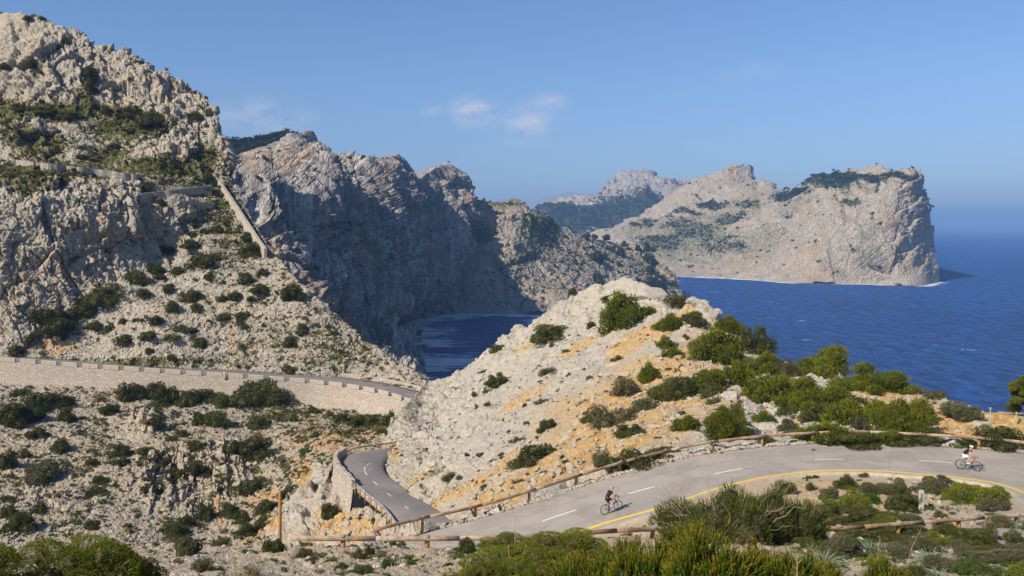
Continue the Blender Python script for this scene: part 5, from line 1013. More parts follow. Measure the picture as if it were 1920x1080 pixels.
# wooded hill behind the cliff
wt = [(395, 275), (425, 267), (450, 268), (475, 262), (500, 257), (522, 252), (538, 251), (552, 256), (580, 280)]
wood_s = sheet('hillside', key='wood', top=wt, bot=[(395, 310), (580, 310)], ctrl=[(395, 275, 1000), (538, 251, 1100), (580, 280, 1080), (395, 310, 960), (580, 310, 1000)], nu=120, nv=40, disp=lambda X, px, py, N: 4 * fbm(X / 40, 3, 170), mat=M['far'], back=(200, 60, 1), nback=4,
               paint=lambda X, px, py, N, h: {'soil': np.zeros(len(X)), 'veg': np.full(len(X), 1.0)}, label='wooded hilltop rising behind the sea cliff', cat='hill')
tuft('woodland', wood_s, 900, (3, 7), lambda V, px, py, N: np.ones(len(V)), 'leaf_far', 'dense dark wood on the hilltop behind the sea cliff', 25)
# ------------------------------------------------------------------ things people built
class MB:
    def __init__(s): s.V = []; s.F4 = []; s.F3 = []
    def n(s): return len(s.V)
    def hexa(s, lo, hi):
        """lo, hi: four points each, counter-clockwise"""
        o = s.n(); s.V += [tuple(p) for p in lo] + [tuple(p) for p in hi]
        s.F4 += [(o + 3, o + 2, o + 1, o), (o + 4, o + 5, o + 6, o + 7)] + [(o + i, o + (i + 1) % 4, o + 4 + (i + 1) % 4, o + 4 + i) for i in range(4)]
    def box(s, c, sx, sy, sz, rz=0.0, bev=0.0, top=1.0):
        c = Vector(c); ca, sa = math.cos(rz), math.sin(rz)
        def P(x, y, z): return (c.x + x * ca - y * sa, c.y + x * sa + y * ca, c.z + z)
        q = [(-1, -1), (1, -1), (1, 1), (-1, 1)]
        s.hexa([P(a * sx / 2, b * sy / 2, 0) for a, b in q], [P(a * sx / 2 * top, b * sy / 2 * top, sz) for a, b in q])
    def tube(s, pts, r, k=8, cap=True, squash=None):
        pts = [Vector(p) for p in pts]; rs = r if isinstance(r, (list, tuple)) else [r] * len(pts); o = s.n()
        for i, p in enumerate(pts):
            T = (pts[min(i + 1, len(pts) - 1)] - pts[max(i - 1, 0)]).normalized(); ref = Vector((0, 0, 1)) if abs(T.z) < .9 else Vector((1, 0, 0))
            u = T.cross(ref).normalized(); w = u.cross(T)
            for j in range(k):
                a = 6.28318 * j / k + .3; s.V.append(tuple(p + u * math.cos(a) * rs[i] * (squash[0] if squash else 1) + w * math.sin(a) * rs[i] * (squash[1] if squash else 1)))
        for i in range(len(pts) - 1):
            for j in range(k): s.F4.append((o + i * k + j, o + i * k + (j + 1) % k, o + (i + 1) * k + (j + 1) % k, o + (i + 1) * k + j))
        if cap:
            for e in (0, len(pts) - 1):
                s.V.append(tuple(pts[e])); c = s.n() - 1
                for j in range(k):
                    f = (o + e * k + j, o + e * k + (j + 1) % k, c); s.F3.append(f if e else f[::-1])
    def ring(s, c, R_, r, axis, k=28, kk=6):
        """torus"""
        ax = Vector(axis).normalized(); u = ax.orthogonal().normalized(); w = ax.cross(u); o = s.n(); c = Vector(c)
        for i in range(k):
            a = 6.28318 * i / k; d = u * math.cos(a) + w * math.sin(a)
            for j in range(kk): b = 6.28318 * j / kk; s.V.append(tuple(c + d * (R_ + r * math.cos(b)) + ax * r * math.sin(b)))
        for i in range(k):
            for j in range(kk): s.F4.append((o + i * kk + j, o + ((i + 1) % k) * kk + j, o + ((i + 1) % k) * kk + (j + 1) % kk, o + i * kk + (j + 1) % kk))
    def ball(s, c, r, rot=None):
        iv, if_ = ICO2; o = s.n(); r = r if isinstance(r, (list, tuple)) else (r, r, r)
        for v in iv:
            q = Vector((v[0] * r[0], v[1] * r[1], v[2] * r[2]))
            if rot is not None: q = rot @ q
            s.V.append(tuple(Vector(c) + q))
        s.F3 += [tuple(int(x) + o for x in f) for f in if_]
    def build(s, name, m, parent=None, smooth=False):
        fs = []
        if s.F4: fs.append(np.array(s.F4))
        if s.F3: fs.append(np.array(s.F3))
        return mesh_obj(name, npmesh(name, np.array(s.V, float), fs, smooth=smooth), m, parent)
def arclen(C): return np.concatenate([[0], np.cumsum(np.linalg.norm(np.diff(C, axis=0), axis=1))])
def on(C, s):
    L = arclen(C); return np.array([np.interp(s, L, C[:, k]) for k in range(3)])
def outward(C, s, sign=1):
    a, b = on(C, s - .3), on(C, s + .3); t = b - a; n = np.array([-t[1], t[0], 0]) * sign; n /= np.linalg.norm(n); t /= np.linalg.norm(t); return n, t
def block_along(mb, C, s0, s1, off0, off1, z0, z1, sign=1, seg=None):
    """a solid following curve C between arclengths s0, s1, from off0 to off1 sideways, z0..z1 above it"""
    k = seg or max(1, int((s1 - s0) / 1.2)); ss = np.linspace(s0, s1, k + 1); o = mb.n()
    for s in ss:
        n, t = outward(C, s, sign); c = on(C, s)
        for off, z in ((off0, z0), (off1, z0), (off1, z1), (off0, z1)):
            mb.V.append((c[0] + n[0] * off, c[1] + n[1] * off, c[2] + z))
    for i in range(k):
        a, b = o + 4 * i, o + 4 * i + 4
        for j in range(4): mb.F4.append((a + j, a + (j + 1) % 4, b + (j + 1) % 4, b + j))
    mb.F4.append((o + 3, o + 2, o + 1, o)); e = o + 4 * k; mb.F4.append((e, e + 1, e + 2, e + 3))
def bevel(o, w=.03, seg=1):
    b = o.modifiers.new('bevel', 'BEVEL'); b.width = w; b.segments = seg; b.limit_method = 'ANGLE'; return o
# upper retaining wall
UNd = smooth_poly([pt(*p) for p in up_near], 800); LU = arclen(UNd); pxu = proj(UNd)[0]
def s_at(C, px): q = proj(C)[0]; return float(np.interp(px, q, arclen(C)))
sgn = -1 if outward(UNd, 60)[0][1] > 0 else 1         # sideways towards the camera
wall = empty('retaining_wall', on(UNd, s_at(UNd, 300)) - [0, 0, 6]); tag(wall, 'long curved retaining wall of pale rubble stone topped with blocks along the upper road', 'wall')
def child(mb, name, m, parent, smooth=False):
    o = mb.build(name, m, None, smooth); o.parent = parent; o.matrix_parent_inverse = Matrix.Translation(parent.location).inverted() if parent.rotation_euler[2] == 0 else (Matrix.Translation(parent.location) @ Matrix.Rotation(parent.rotation_euler[2], 4, 'Z')).inverted(); return o
mb = MB(); o0 = 0; ss = np.linspace(0.5, LU[-1] - .5, 260)
for s in ss:
    n, t = outward(UNd, s, sgn); c = on(UNd, s)
    for z, off in ((-.02, -.35), (-.02, .25), (-2.2, .45), (-4.5, .8), (-7.5, 1.25)): mb.V.append((c[0] + n[0] * off, c[1] + n[1] * off, c[2] + z))
for i in range(len(ss) - 1):
    for j in range(4): a = i * 5 + j; mb.F4.append((a, a + 1, a + 6, a + 5))
child(mb, 'wall_face', M['masonry'], wall)
k = 0; s = s_at(UNd, 0) - 9.24
starts = []
while s < s_at(UNd, 772): starts.append(s); s += 4.62
for s in starts:
    if s < 1: continue
    mb = MB(); block_along(mb, UNd, s, s + 3.5, -.22, .24, .0, .95, sgn); bevel(child(mb, 'merlon', M['concrete'], wall), .05)
mb = MB(); 
# low wall on the far side of the upper road
UFd = smooth_poly([pt(*p) for p in up_far], 800); sg2 = -1 if outward(UFd, 60)[0][1] < 0 else 1
mb = MB(); block_along(mb, UFd, s_at(UFd, 575), arclen(UFd)[-1] - 1, .15, .6, -.5, .95, sg2, 70)
bevel(tag(mb.build('low_wall', M['masonry']), 'low continuous stone wall on the sea side of the upper road', 'wall'), .05)
# lower road parapet
LLd = smooth_poly([pt(*p) for p in low_left], 900); q = proj(LLd); LLl = arclen(LLd)
def s_near(C, px, py): a, b = proj(C); return float(arclen(C)[int(np.argmin((a - px) ** 2 + (b - py) ** 2))])
sg3 = -1 if outward(LLd, s_near(LLd, 640, 884))[0][0] > 0 else 1
par = empty('parapet', on(LLd, s_near(LLd, 640, 884)) - [0, 0, 3]); tag(par, 'stepped pale stone parapet round the outside of the lower road bend', 'wall')
sa, sb = s_near(LLd, 652, 853), s_near(LLd, 668, 914)
mb = MB(); ss = np.linspace(sa, sb + .8, 90)
for s in ss:
    n, t = outward(LLd, s, sg3); c = on(LLd, s)
    for z, off in ((.05, .0), (.05, .62), (-1.2, .75), (-3.0, 1.0)): mb.V.append((c[0] + n[0] * off, c[1] + n[1] * off, c[2] + z))
for i in range(len(ss) - 1):
    for j in range(3): a = i * 4 + j; mb.F4.append((a, a + 1, a + 5, a + 4))
child(mb, 'wall_face', M['masonry'], par)
nb_ = 9; st = (sb - sa) / nb_
for i in range(nb_):
    mb = MB(); block_along(mb, LLd, sa + i * st, sa + (i + 1) * st - .10, .08, .62, .0, 1.05 + (.14 if i % 2 else 0), sg3, 3); bevel(child(mb, 'coping_block', M['masonry'], par), .05)
# guardrails
def guardrail(name, label, C, s0, s1, spacing, off, sign, rail_h=.62, rail_r=.11, post_h=.82, post_r=.085, first=0.0, rail_mat='wood', steel=False, z=0.0, posts=True, sections=4.0, cat='guardrail', group=None):
    root = empty(name, on(C, (s0 + s1) / 2)); tag(root, label, cat, group)
    s = s0
    while s < s1 - .1:
        e = min(s + sections, s1); mb = MB(); P = []
        for t in np.linspace(s, e - .02, 5):
            n, _ = outward(C, t, sign); P.append(on(C, t) + n * off + [0, 0, rail_h + z])
        mb.tube(P, rail_r, 10, squash=(.75, 1) if not steel else (.35, 1.25)); child(mb, 'rail', M['steel' if steel else rail_mat], root, True); s += sections
    if posts:
        s = s0 + first
        while s < s1:
            n, _ = outward(C, s, sign); p = on(C, s) + n * (off + rail_r * .9 + post_r * .5) + [0, 0, z]; mb = MB(); mb.tube([p - [0, 0, .5], p + [0, 0, post_h - .03], p + [0, 0, post_h]], [post_r, post_r, post_r * .7], 10); child(mb, 'post', M['wood_post'], root, True)
            mb = MB(); q = on(C, s) + n * (off + rail_r * .1) + [0, 0, rail_h + z]; mb.box(q + [0, 0, rail_r * .8], .12, .2, .05); child(mb, 'bracket', M['steel'], root)
            s += spacing
    return root
NFd = smooth_poly([pt(*p) for p in near_far[:14]], 1400); sgn_n = 1 if outward(NFd, 20)[0][1] > 0 else -1
# the rail's own line: it leaves the road edge near its left end
RC = smooth_poly([pt(686, 1024, 53.5), pt(740, 1005, 54.5)] + [Vector(p) + Vector((0, 0, 0)) for p in [on(NFd, s_at(NFd, x)) + outward(NFd, s_at(NFd, x), sgn_n)[0] * .45 for x in (893, 984, 1068, 1149, 1229, 1315, 1407, 1508, 1614, 1725, 1836, 1920, 2020)]], 1400)
sp = (s_at(RC, 1836) - s_at(RC, 893)) / 10.
guardrail('guardrail', 'timber guardrail on ochre posts along the outer edge of the near road', RC, 0.5, arclen(RC)[-1] - .5, sp, 0, sgn_n, rail_h=.74, rail_r=.115, post_h=.80, post_r=.105, first=(s_at(RC, 893) - .5) % sp, sections=sp * 1.0)
# upper arm of the hairpin
UA = smooth_poly([pt(531, 1036, 33), pt(700, 1037, 33.2), pt(860, 1036, 33.6), pt(1000, 1032, 34), pt(1150, 1021, 35), pt(1300, 1014, 37), pt(1500, 1011, 39.0), pt(1575, 1013, 39.3), pt(1710, 1003, 40.3), pt(1834, 993, 41), pt(1920, 987, 41.6), pt(2060, 975, 43)], 900)
guardrail('guardrail', 'weathered timber guardrail running along the edge of the foreground ledge', UA, .3, arclen(UA)[-1] - .3, 3.27, 0, 1, rail_h=.56, rail_r=.10, post_h=.66, post_r=.10, first=(s_at(UA, 1575) - .3) % 3.27, sections=3.27)
# lower road guardrails
sA, sB = s_near(LLd, 671, 921), LLl[-1] - 2
LG = smooth_poly([Vector(on(LLd, s) + outward(LLd, s, sg3)[0] * .35) for s in np.linspace(sA, sB, 12)], 500)
guardrail('guardrail', 'curved grey steel guardrail on timber posts beside the dark lower road', LG, .2, arclen(LG)[-1] - .2, 2.5, 0, sg3, rail_h=.74, rail_r=.13, post_h=.72, post_r=.085, steel=True, sections=4.2)
sC, sD = s_near(LLd, 800, 831), s_near(LLd, 656, 852)
LG2 = smooth_poly([Vector(on(LLd, s) + outward(LLd, s, sg3)[0] * .35) for s in np.linspace(sC, sD, 10)], 300)
guardrail('guardrail', 'timber guardrail where the lower road comes out from behind the pale hill', LG2, .2, arclen(LG2)[-1] - .1, 2.6, 0, sg3, rail_h=.62, rail_r=.11, post_h=.72, post_r=.09, sections=4)
# walls on the mountain
def wall_on(sh, pix, h, th, label, m='masonry', sink=1.2, dz=0.0):
    P = []
    for (x, y) in resample(pix, max(12, int(np.hypot(pix[-1][0] - pix[0][0], pix[-1][1] - pix[0][1]) / 5))): P.append(at(sh, x, y)[0])
    P = np.array(P); kz = np.ones(5) / 5
    P = np.stack([np.convolve(np.pad(P[:, k], 2, mode='edge'), kz, 'valid') for k in range(3)], 1)
    mb = MB(); block_along(mb, P, .05, arclen(P)[-1] - .05, -th / 2, th / 2, -sink, h + dz, 1, len(P) * 2)
    return bevel(tag(mb.build('stone_wall', M[m]), label, 'wall'), .06)
wall_on(mount, [(409, 349), (420, 366), (440, 396), (462, 430), (487, 469), (500, 486)], 2.6, .9, 'pale stone wall running steeply down the right skyline of the mountain')
wall_on(mount, [(22, 311), (60, 316), (120, 323), (200, 332), (268, 342)], 1.9, 1.0, 'longest of the grey path walls crossing the mountain on the left', 'drystone')
wall_on(mount, [(258, 375), (300, 370), (345, 364), (400, 358)], 1.7, 1.0, 'stone path wall rising to the top of the steep pale wall', 'drystone')
wall_on(mount, [(312, 380), (345, 386), (404, 391)], 1.5, 1.0, 'short stone path wall just below the rising one', 'drystone')
for i, (pp, lb) in enumerate([([(330, 467), (370, 472), (440, 470)], 'terrace wall below the dark wide shrub on the mountain'), ([(290, 485), (340, 484), (400, 480)], 'second terrace wall from the top on the mountain slope')]):
    wall_on(mount, pp, .6, .6, 'low dry stone ' + lb, 'drystone', .8)
# lone pole, marker post, concrete block, posts
def simple(mb, name, m, label, cat, smooth=False, group=None, bev=0): 
    o = tag(mb.build(name, m, None, smooth), label, cat, group)
    if bev: bevel(o, bev, 2)
    return o
p = pt(525, 1030, 33); mb = MB(); mb.tube([p - Vector((0, 0, .4)), p + Vector((0, 0, 1)), p + Vector((0, 0, 2.24)), p + Vector((0, 0, 2.27))], [.068, .066, .062, .05], 12)
simple(mb, 'wooden_pole', M['wood_post'], 'tall thin ochre wooden pole standing at the end of the ledge guardrail', 'pole', True)
p, _, d = at(fore, 1727, 957); r = empty('marker_post', p); tag(r, 'short grey concrete marker post among shrubs inside the hairpin', 'post')
mb = MB(); mb.box((0, 0, -.3), .27, .15, 1.40, top=.94); b = bevel(mb.build('post', M['concrete_grey'], r), .02, 2); r.rotation_euler = (0, .02, -.25)
mb = MB(); mb.box((.0, -.085, .5), .12, .02, .42); mb.build('panel', plain('dark_recess', (.16, .15, .14)), r)
p, _, d = at(hill, 1842, 810); mb = MB(); mb.box((0, 0, 0), 1.05, .8, .86, .3, top=.97); o = simple(mb, 'concrete_block', M['concrete'], 'squat pale concrete block beside the thin pole over the sea', 'block', bev=.04); o.location = p - Vector((0, 0, .1))
mb = MB(); mb.tube([(0, 0, -.2), (0, 0, 1.75)], .035, 8); mb.box((0, 0, 1.75), .12, .12, .14); o = simple(mb, 'metal_pole', plain('pale_green_metal', (.35, .42, .36), .5), 'thin pale green pole rising beside the concrete block', 'pole'); p, _, d = at(hill, 1848, 806); o.location = p + Vector((.1, -.5, 0))
mb = MB(); mb.tube([(0, 0, -.1), (.02, 0, 1.0)], .03, 6); mb.tube([(.02, 0, .8), (-.34, 0, 0)], .025, 6); mb.tube([(.02, 0, .8), (.2, .2, .55)], .025, 6); mb.box((.02, 0, .98), .1, .1, .1)
o = simple(mb, 'tripod_stake', plain('yellow_green_metal', (.50, .52, .22), .5), 'yellow green braced metal stake near the pine at the right edge', 'stake'); p, _, d = at(hill, 1900, 794); o.location = p + Vector((0, -.4, 0))
for (x, y, lb) in ((781, 793, 'left one of two short posts on the edge of the pale hill'), (813, 786, 'right one of two short posts on the edge of the pale hill')):
    p, _, d = at(hill, x, y); mb = MB(); mb.box((0, 0, -.5), .3, .3, 1.75, .2, top=.9); o = simple(mb, 'short_post', M['wood'], lb, 'post', bev=.02); o.location = p
P = []
mb = MB(); rng = np.random.default_rng(4)
for k in range(90):
    x = rng.uniform(774, 822); y = 812 - (x - 774) * .28 - rng.uniform(0, 16); p, _, d = at(hill, x, y); o_ = mb.n(); v = RV[k % 10] * rng.uniform(.28, .5); v[:, 2] *= .7
    mb.V += [tuple(q + np.array(p) + [0, -.2, .05]) for q in v]; mb.F3 += [tuple(int(a) + o_ for a in f) for f in RF[0]]
simple(mb, 'dry_stone_patch', M['drystone'], 'patch of piled dry stone walling below the two short posts on the pale hill', 'wall')
# milestone with a yellow top at the parapet of the upper road
c = on(UNd, s_at(UNd, 422)); n, t = outward(UNd, s_at(UNd, 422), sgn); r = empty('milestone', Vector(c + n * .55 - [0, 0, .2])); tag(r, 'little milestone with a yellow top set in the gap of the long wall', 'milestone')
mb = MB(); mb.box((0, 0, 0), .62, .3, 1.1); bevel(mb.build('stone', M['concrete'], r), .03)
mb = MB(); mb.box((0, 0, 1.103), .62, .3, .38, top=.8); bevel(mb.build('top', M['yellow_paint'], r), .05, 2)
# boulders
BV, BF = rock_templates(6, 2, 9)
def boulder(sh, x, y, w, h, lb, grp='pale boulders on the hill', m='hill', k=0, rot=None, dp=.8):
    p, n, d = at(sh, x, y - h * .35); W = w * d / F / 2; H = h * d / F / 2; rng = np.random.default_rng(int(x) + int(y)); v = BV[k % 6].copy(); Q = v * 2.2 + x
    v = v * (1 + .10 * fbm(Q, 3, 7)[:, None]); a = rng.uniform(0, 6.28) if rot is None else rot; c, s_ = math.cos(a), math.sin(a)
    v = np.stack([v[:, 0] * c - v[:, 1] * s_, v[:, 0] * s_ + v[:, 1] * c, v[:, 2]], 1) * [W * 1.15, W * dp, H * 1.25]
    me = npmesh('boulder', v, BF[0], {'soil': np.zeros(len(v)), 'veg': np.zeros(len(v))}, smooth=False)
    o = mesh_obj('boulder', me, M[m]); o.location = p + Vector((0, 0, -.08 * H)); o.modifiers.new('sub', 'SUBSURF').levels = 1; o.modifiers['sub'].render_levels = 2
    tag(o, lb, 'boulder', grp); AUTO.append((o, x, y - h / 2, w, h, 'rock')); return o
for i, (x, y, w, h, lb) in enumerate([(1444, 713, 42, 20, 'pale boulder in front of the brown shrub near the sea skyline'), (1385, 742, 40, 26, 'upper pale boulder between two green pine shrubs'), (1372, 754, 36, 22, 'lower pale boulder leaning against another left of the thicket'), (1563, 716, 34, 26, 'white boulder left below the widest skyline shrub'), (1526, 714, 28, 18, 'white boulder left of another below the skyline shrub'), (1460, 790, 30, 36, 'tall white rock in the middle of the thicket'), (1477, 803, 44, 22, 'long white rock slab below the tall white rock'), (1522, 809, 46, 24, 'long slanting white rock slab behind the guardrail'), (1350, 845, 38, 16, 'white boulder just behind the guardrail left of its fourth post'), (1337, 608, 34, 34, 'rounded boulder at the right end of the rocky crest'), (1306, 576, 38, 24, 'flat pale boulder on the crest beside the rounded one'), (1345, 590, 20, 16, None), (973, 622, 20, 18, 'larger of two stones perched on the left skyline of the pale hill'), (964, 625, 13, 12, 'smaller of two stones perched on the left skyline of the pale hill'), (1230, 570, 60, 34, 'broad pale boulder hump right of the highest crest'), (1710, 737, 20, 11, None), (1728, 738, 14, 9, None), (1410, 836, 26, 12, None), (1396, 770, 30, 14, None), (1330, 800, 24, 14, None), (1190, 812, 34, 18, None), (1230, 805, 30, 14, None), (1060, 832, 34, 20, None), (1075, 842, 22, 14, None), (1020, 650, 18, 10, None), (1430, 846, 24, 12, None), (1485, 835, 24, 14, None), (1440, 735, 22, 12, None), (1590, 745, 20, 12, None), (1300, 770, 26, 12, None), (1270, 785, 24, 12, None), (1120, 870, 26, 14, None), (1170, 790, 20, 10, None), (1215, 850, 26, 12, None), (1270, 845, 22, 10, None)]):
    boulder(hill, x, y, w, h, lb or 'small pale boulder lying on the pale hill', k=i)
for i, (x, y, w, h) in enumerate([(1335, 1010, 20, 10), (640, 1046, 26, 12), (655, 1056, 30, 10), (590, 1060, 18, 9), (760, 1054, 34, 12), (830, 1058, 40, 14), (780, 1032, 44, 12), (820, 1028, 50, 12), (713, 1064, 30, 10), (440, 1070, 24, 12), (590, 1040, 18, 10), (655, 1030, 24, 12), (1190, 998, 14, 8), (1830, 945, 36, 16), (1762, 945, 12, 8), (1720, 990, 16, 7), (1810, 1005, 22, 9), (1560, 1004, 16, 10), (1470, 1004, 14, 9), (1500, 1028, 30, 10), (1655, 1100, 50, 20), (1730, 1078, 40, 18), (520, 1068, 20, 8), (560, 1085, 30, 12), (690, 1088, 34, 12), (800, 1080, 40, 14), (1750, 905, 12, 6), (1662, 890, 7, 5)]):
    boulder(fore, x, y, w, h, 'small pale stone lying on the foreground ground', 'pale stones on the foreground ground', 'ledge' if i % 2 else 'hill', i)

for (x, y, d, w, h, lb) in [(779, 622, 975, 26, 12, 'upper of two dark rocks at the foot of the shaded cliff in the surf'), (790, 668, 775, 22, 16, 'lower of two dark rocks at the foot of the shaded cliff in the surf'), (762, 630, 925, 16, 7, 'tiny dark reef rock in the surf below the cliff')]:
    W, H = w * d / F / 2, h * d / F; v = BV[int(x) % 6].copy(); v = v * (1 + .3 * fbm(v * 2 + x, 3, 5)[:, None]) * [W * 1.3, W, H]
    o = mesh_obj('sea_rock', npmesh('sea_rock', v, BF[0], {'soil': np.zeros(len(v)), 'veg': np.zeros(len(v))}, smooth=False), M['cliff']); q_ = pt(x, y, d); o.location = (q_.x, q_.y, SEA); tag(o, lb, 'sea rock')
# ------------------------------------------------------------------ foreground plants
G_F = 'low shrubs on the foreground ground'
FB = [(1590, 924, 48, 26, 'olive', 'olive clumped shrub on the tan soil inside the hairpin'), (1650, 938, 76, 32, 'grey', 'wide grey green cushion shrub on the tan soil inside the hairpin'), (1685, 932, 40, 26, 'grey', None), (1550, 942, 50, 22, 'grey', None), (1521, 924, 22, 14, 'brown', None), (1516, 900, 13, 7, 'olive', None), (1530, 898, 14, 7, 'olive', None), (1618, 897, 24, 9, 'brown', None), (1745, 930, 74, 28, 'grey', 'grey brown cushion shrub left of the green mat in the hairpin'), (1768, 908, 40, 12, 'grey', None), (1800, 936, 48, 24, 'mastic', None), (1838, 957, 116, 46, 'mastic', 'red and green shrub mat filling the inside of the bend'), (1790, 950, 60, 26, 'mastic', None), (1842, 964, 38, 24, 'grey', 'round grey ball shrub in front of the red and green mat'), (1878, 964, 46, 22, 'grey', 'pale grey shrub at the inner edge of the bend'), (1700, 962, 80, 28, 'dark', 'dark green shrub behind the grey marker post'), (1705, 984, 60, 18, 'grey', None), (1761, 976, 24, 16, 'brown', None),
      (1598, 974, 72, 48, 'mastic', 'green and orange shrub left of the marker post'), (1550, 980, 60, 36, 'olive', None), (1512, 986, 56, 40, 'pine', 'yellow green shrub right of the large bushy mound'), (1625, 990, 120, 30, 'dark', 'dark green shrub just behind the ledge guardrail'), (1470, 930, 46, 20, 'brown', 'brown shrub between the road line and the large bushy mound'), (1645, 1022, 140, 26, 'olive', 'long green mat right below the ledge guardrail'), (1700, 1008, 90, 18, 'olive', None), (1880, 1004, 66, 26, 'brown', 'brown shrub below the ledge guardrail near the right edge'), (1830, 1036, 130, 34, 'olive', 'olive shrub mat between the upper road arm and the grey cushions'), (1905, 1030, 60, 24, 'olive', None), (1715, 1040, 100, 26, 'brown', 'olive brown shrub behind the large blue green leaf clump'), (1580, 1060, 84, 44, 'grey', 'grey shrub among the blue green leaf clumps'), (1785, 1092, 96, 40, 'grey', 'olive grey mound shrub on the bottom edge'), (1870, 1066, 140, 34, 'grey', 'wide grey cushion shrub in the lower right corner'), (1815, 1050, 70, 26, 'grey', None), (1915, 1092, 60, 26, 'mastic', 'red and green leaved shrub in the lower right corner'),
      (878, 1049, 50, 34, 'dark', 'dark green dome shrub beside the flat white rock'), (910, 1046, 38, 24, 'grey', 'grey dome shrub touching the dark green dome'), (900, 1022, 40, 14, 'mastic', None), (856, 1020, 26, 11, 'olive', None), (511, 1047, 50, 30, 'dark', 'dark round shrub at the foot of the tall ochre pole'), (417, 1026, 36, 15, 'brown', 'dry brown shrub on the edge of the ledge left of the pole'), (415, 1051, 32, 14, 'brown', None), (565, 1048, 28, 14, 'brown', None), (577, 1032, 24, 12, 'brown', None), (603, 1052, 40, 20, 'brown', None), (650, 1052, 30, 20, 'olive', None), (670, 1052, 30, 18, 'brown', None), (690, 1050, 24, 20, 'olive', None), (744, 1046, 44, 26, 'olive', 'olive shrub on the ledge where the near guardrail ends'), (756, 1054, 24, 13, 'brown', None), (725, 1068, 26, 14, 'green', None), (670, 1084, 54, 18, 'green', None), (686, 1070, 28, 10, 'green', None), (355, 1052, 60, 34, 'grey', None), (330, 1068, 80, 44, 'brown', 'grey brown bush leaning on the right side of the big glossy dome bush'), (345, 1090, 70, 40, 'grey', None), (540, 1092, 40, 16, 'olive', None), (380, 1080, 46, 24, 'brown', None), (1175, 1014, 30, 12, 'brown', None), (1520, 1040, 70, 26, 'olive', None), (1600, 1040, 70, 24, 'green', None), (1690, 1050, 60, 22, 'grey', None), (1760, 1030, 70, 24, 'mastic', 'red and green shrub under the ledge rail right of the marker post'), (1850, 1052, 70, 24, 'olive', None), (1900, 1050, 60, 26, 'grey', None), (1640, 1066, 60, 24, 'mastic', None), (1840, 1092, 80, 30, 'green', None), (1570, 1004, 70, 26, 'olive', None), (1660, 1000, 80, 24, 'mastic', 'green shrub with russet tips under the middle of the ledge guardrail'), (1780, 1008, 70, 22, 'olive', None), (1620, 950, 60, 24, 'green', None), (1560, 962, 50, 24, 'mastic', None), (1870, 940, 50, 22, 'mastic', None), (1720, 1094, 70, 28, 'olive', None), (1935, 1010, 50, 26, 'olive', None), (1480, 1000, 60, 30, 'olive', None)]
for (x, y, w, h, t, lb) in FB:
    grow(fore, 'shrub', lb or 'small low shrub on the stony foreground ground', 'shrub', G_F, t, x, y, w, h * 1.1, tilt=.2, lod=3 if w > 60 else 2, hs=1.0)
for k in range(26):
    x = rnd.choice([rnd.uniform(380, 860), rnd.uniform(1500, 1900)]); y = rnd.uniform(1034, 1082)
    grow(fore, 'shrub', 'small low shrub on the stony foreground ground', 'shrub', G_F, rnd.choice(['grey', 'brown', 'olive', 'green']), x, y, rnd.uniform(10, 26), rnd.uniform(6, 13), tilt=.2, lod=1)
big_bush('shrub', 'big bushy rosemary like mound with bare twigs hiding the yellow line', fore, 'olive', 1420, 1030, 10, 10, 1, 1, seed=1) if False else None
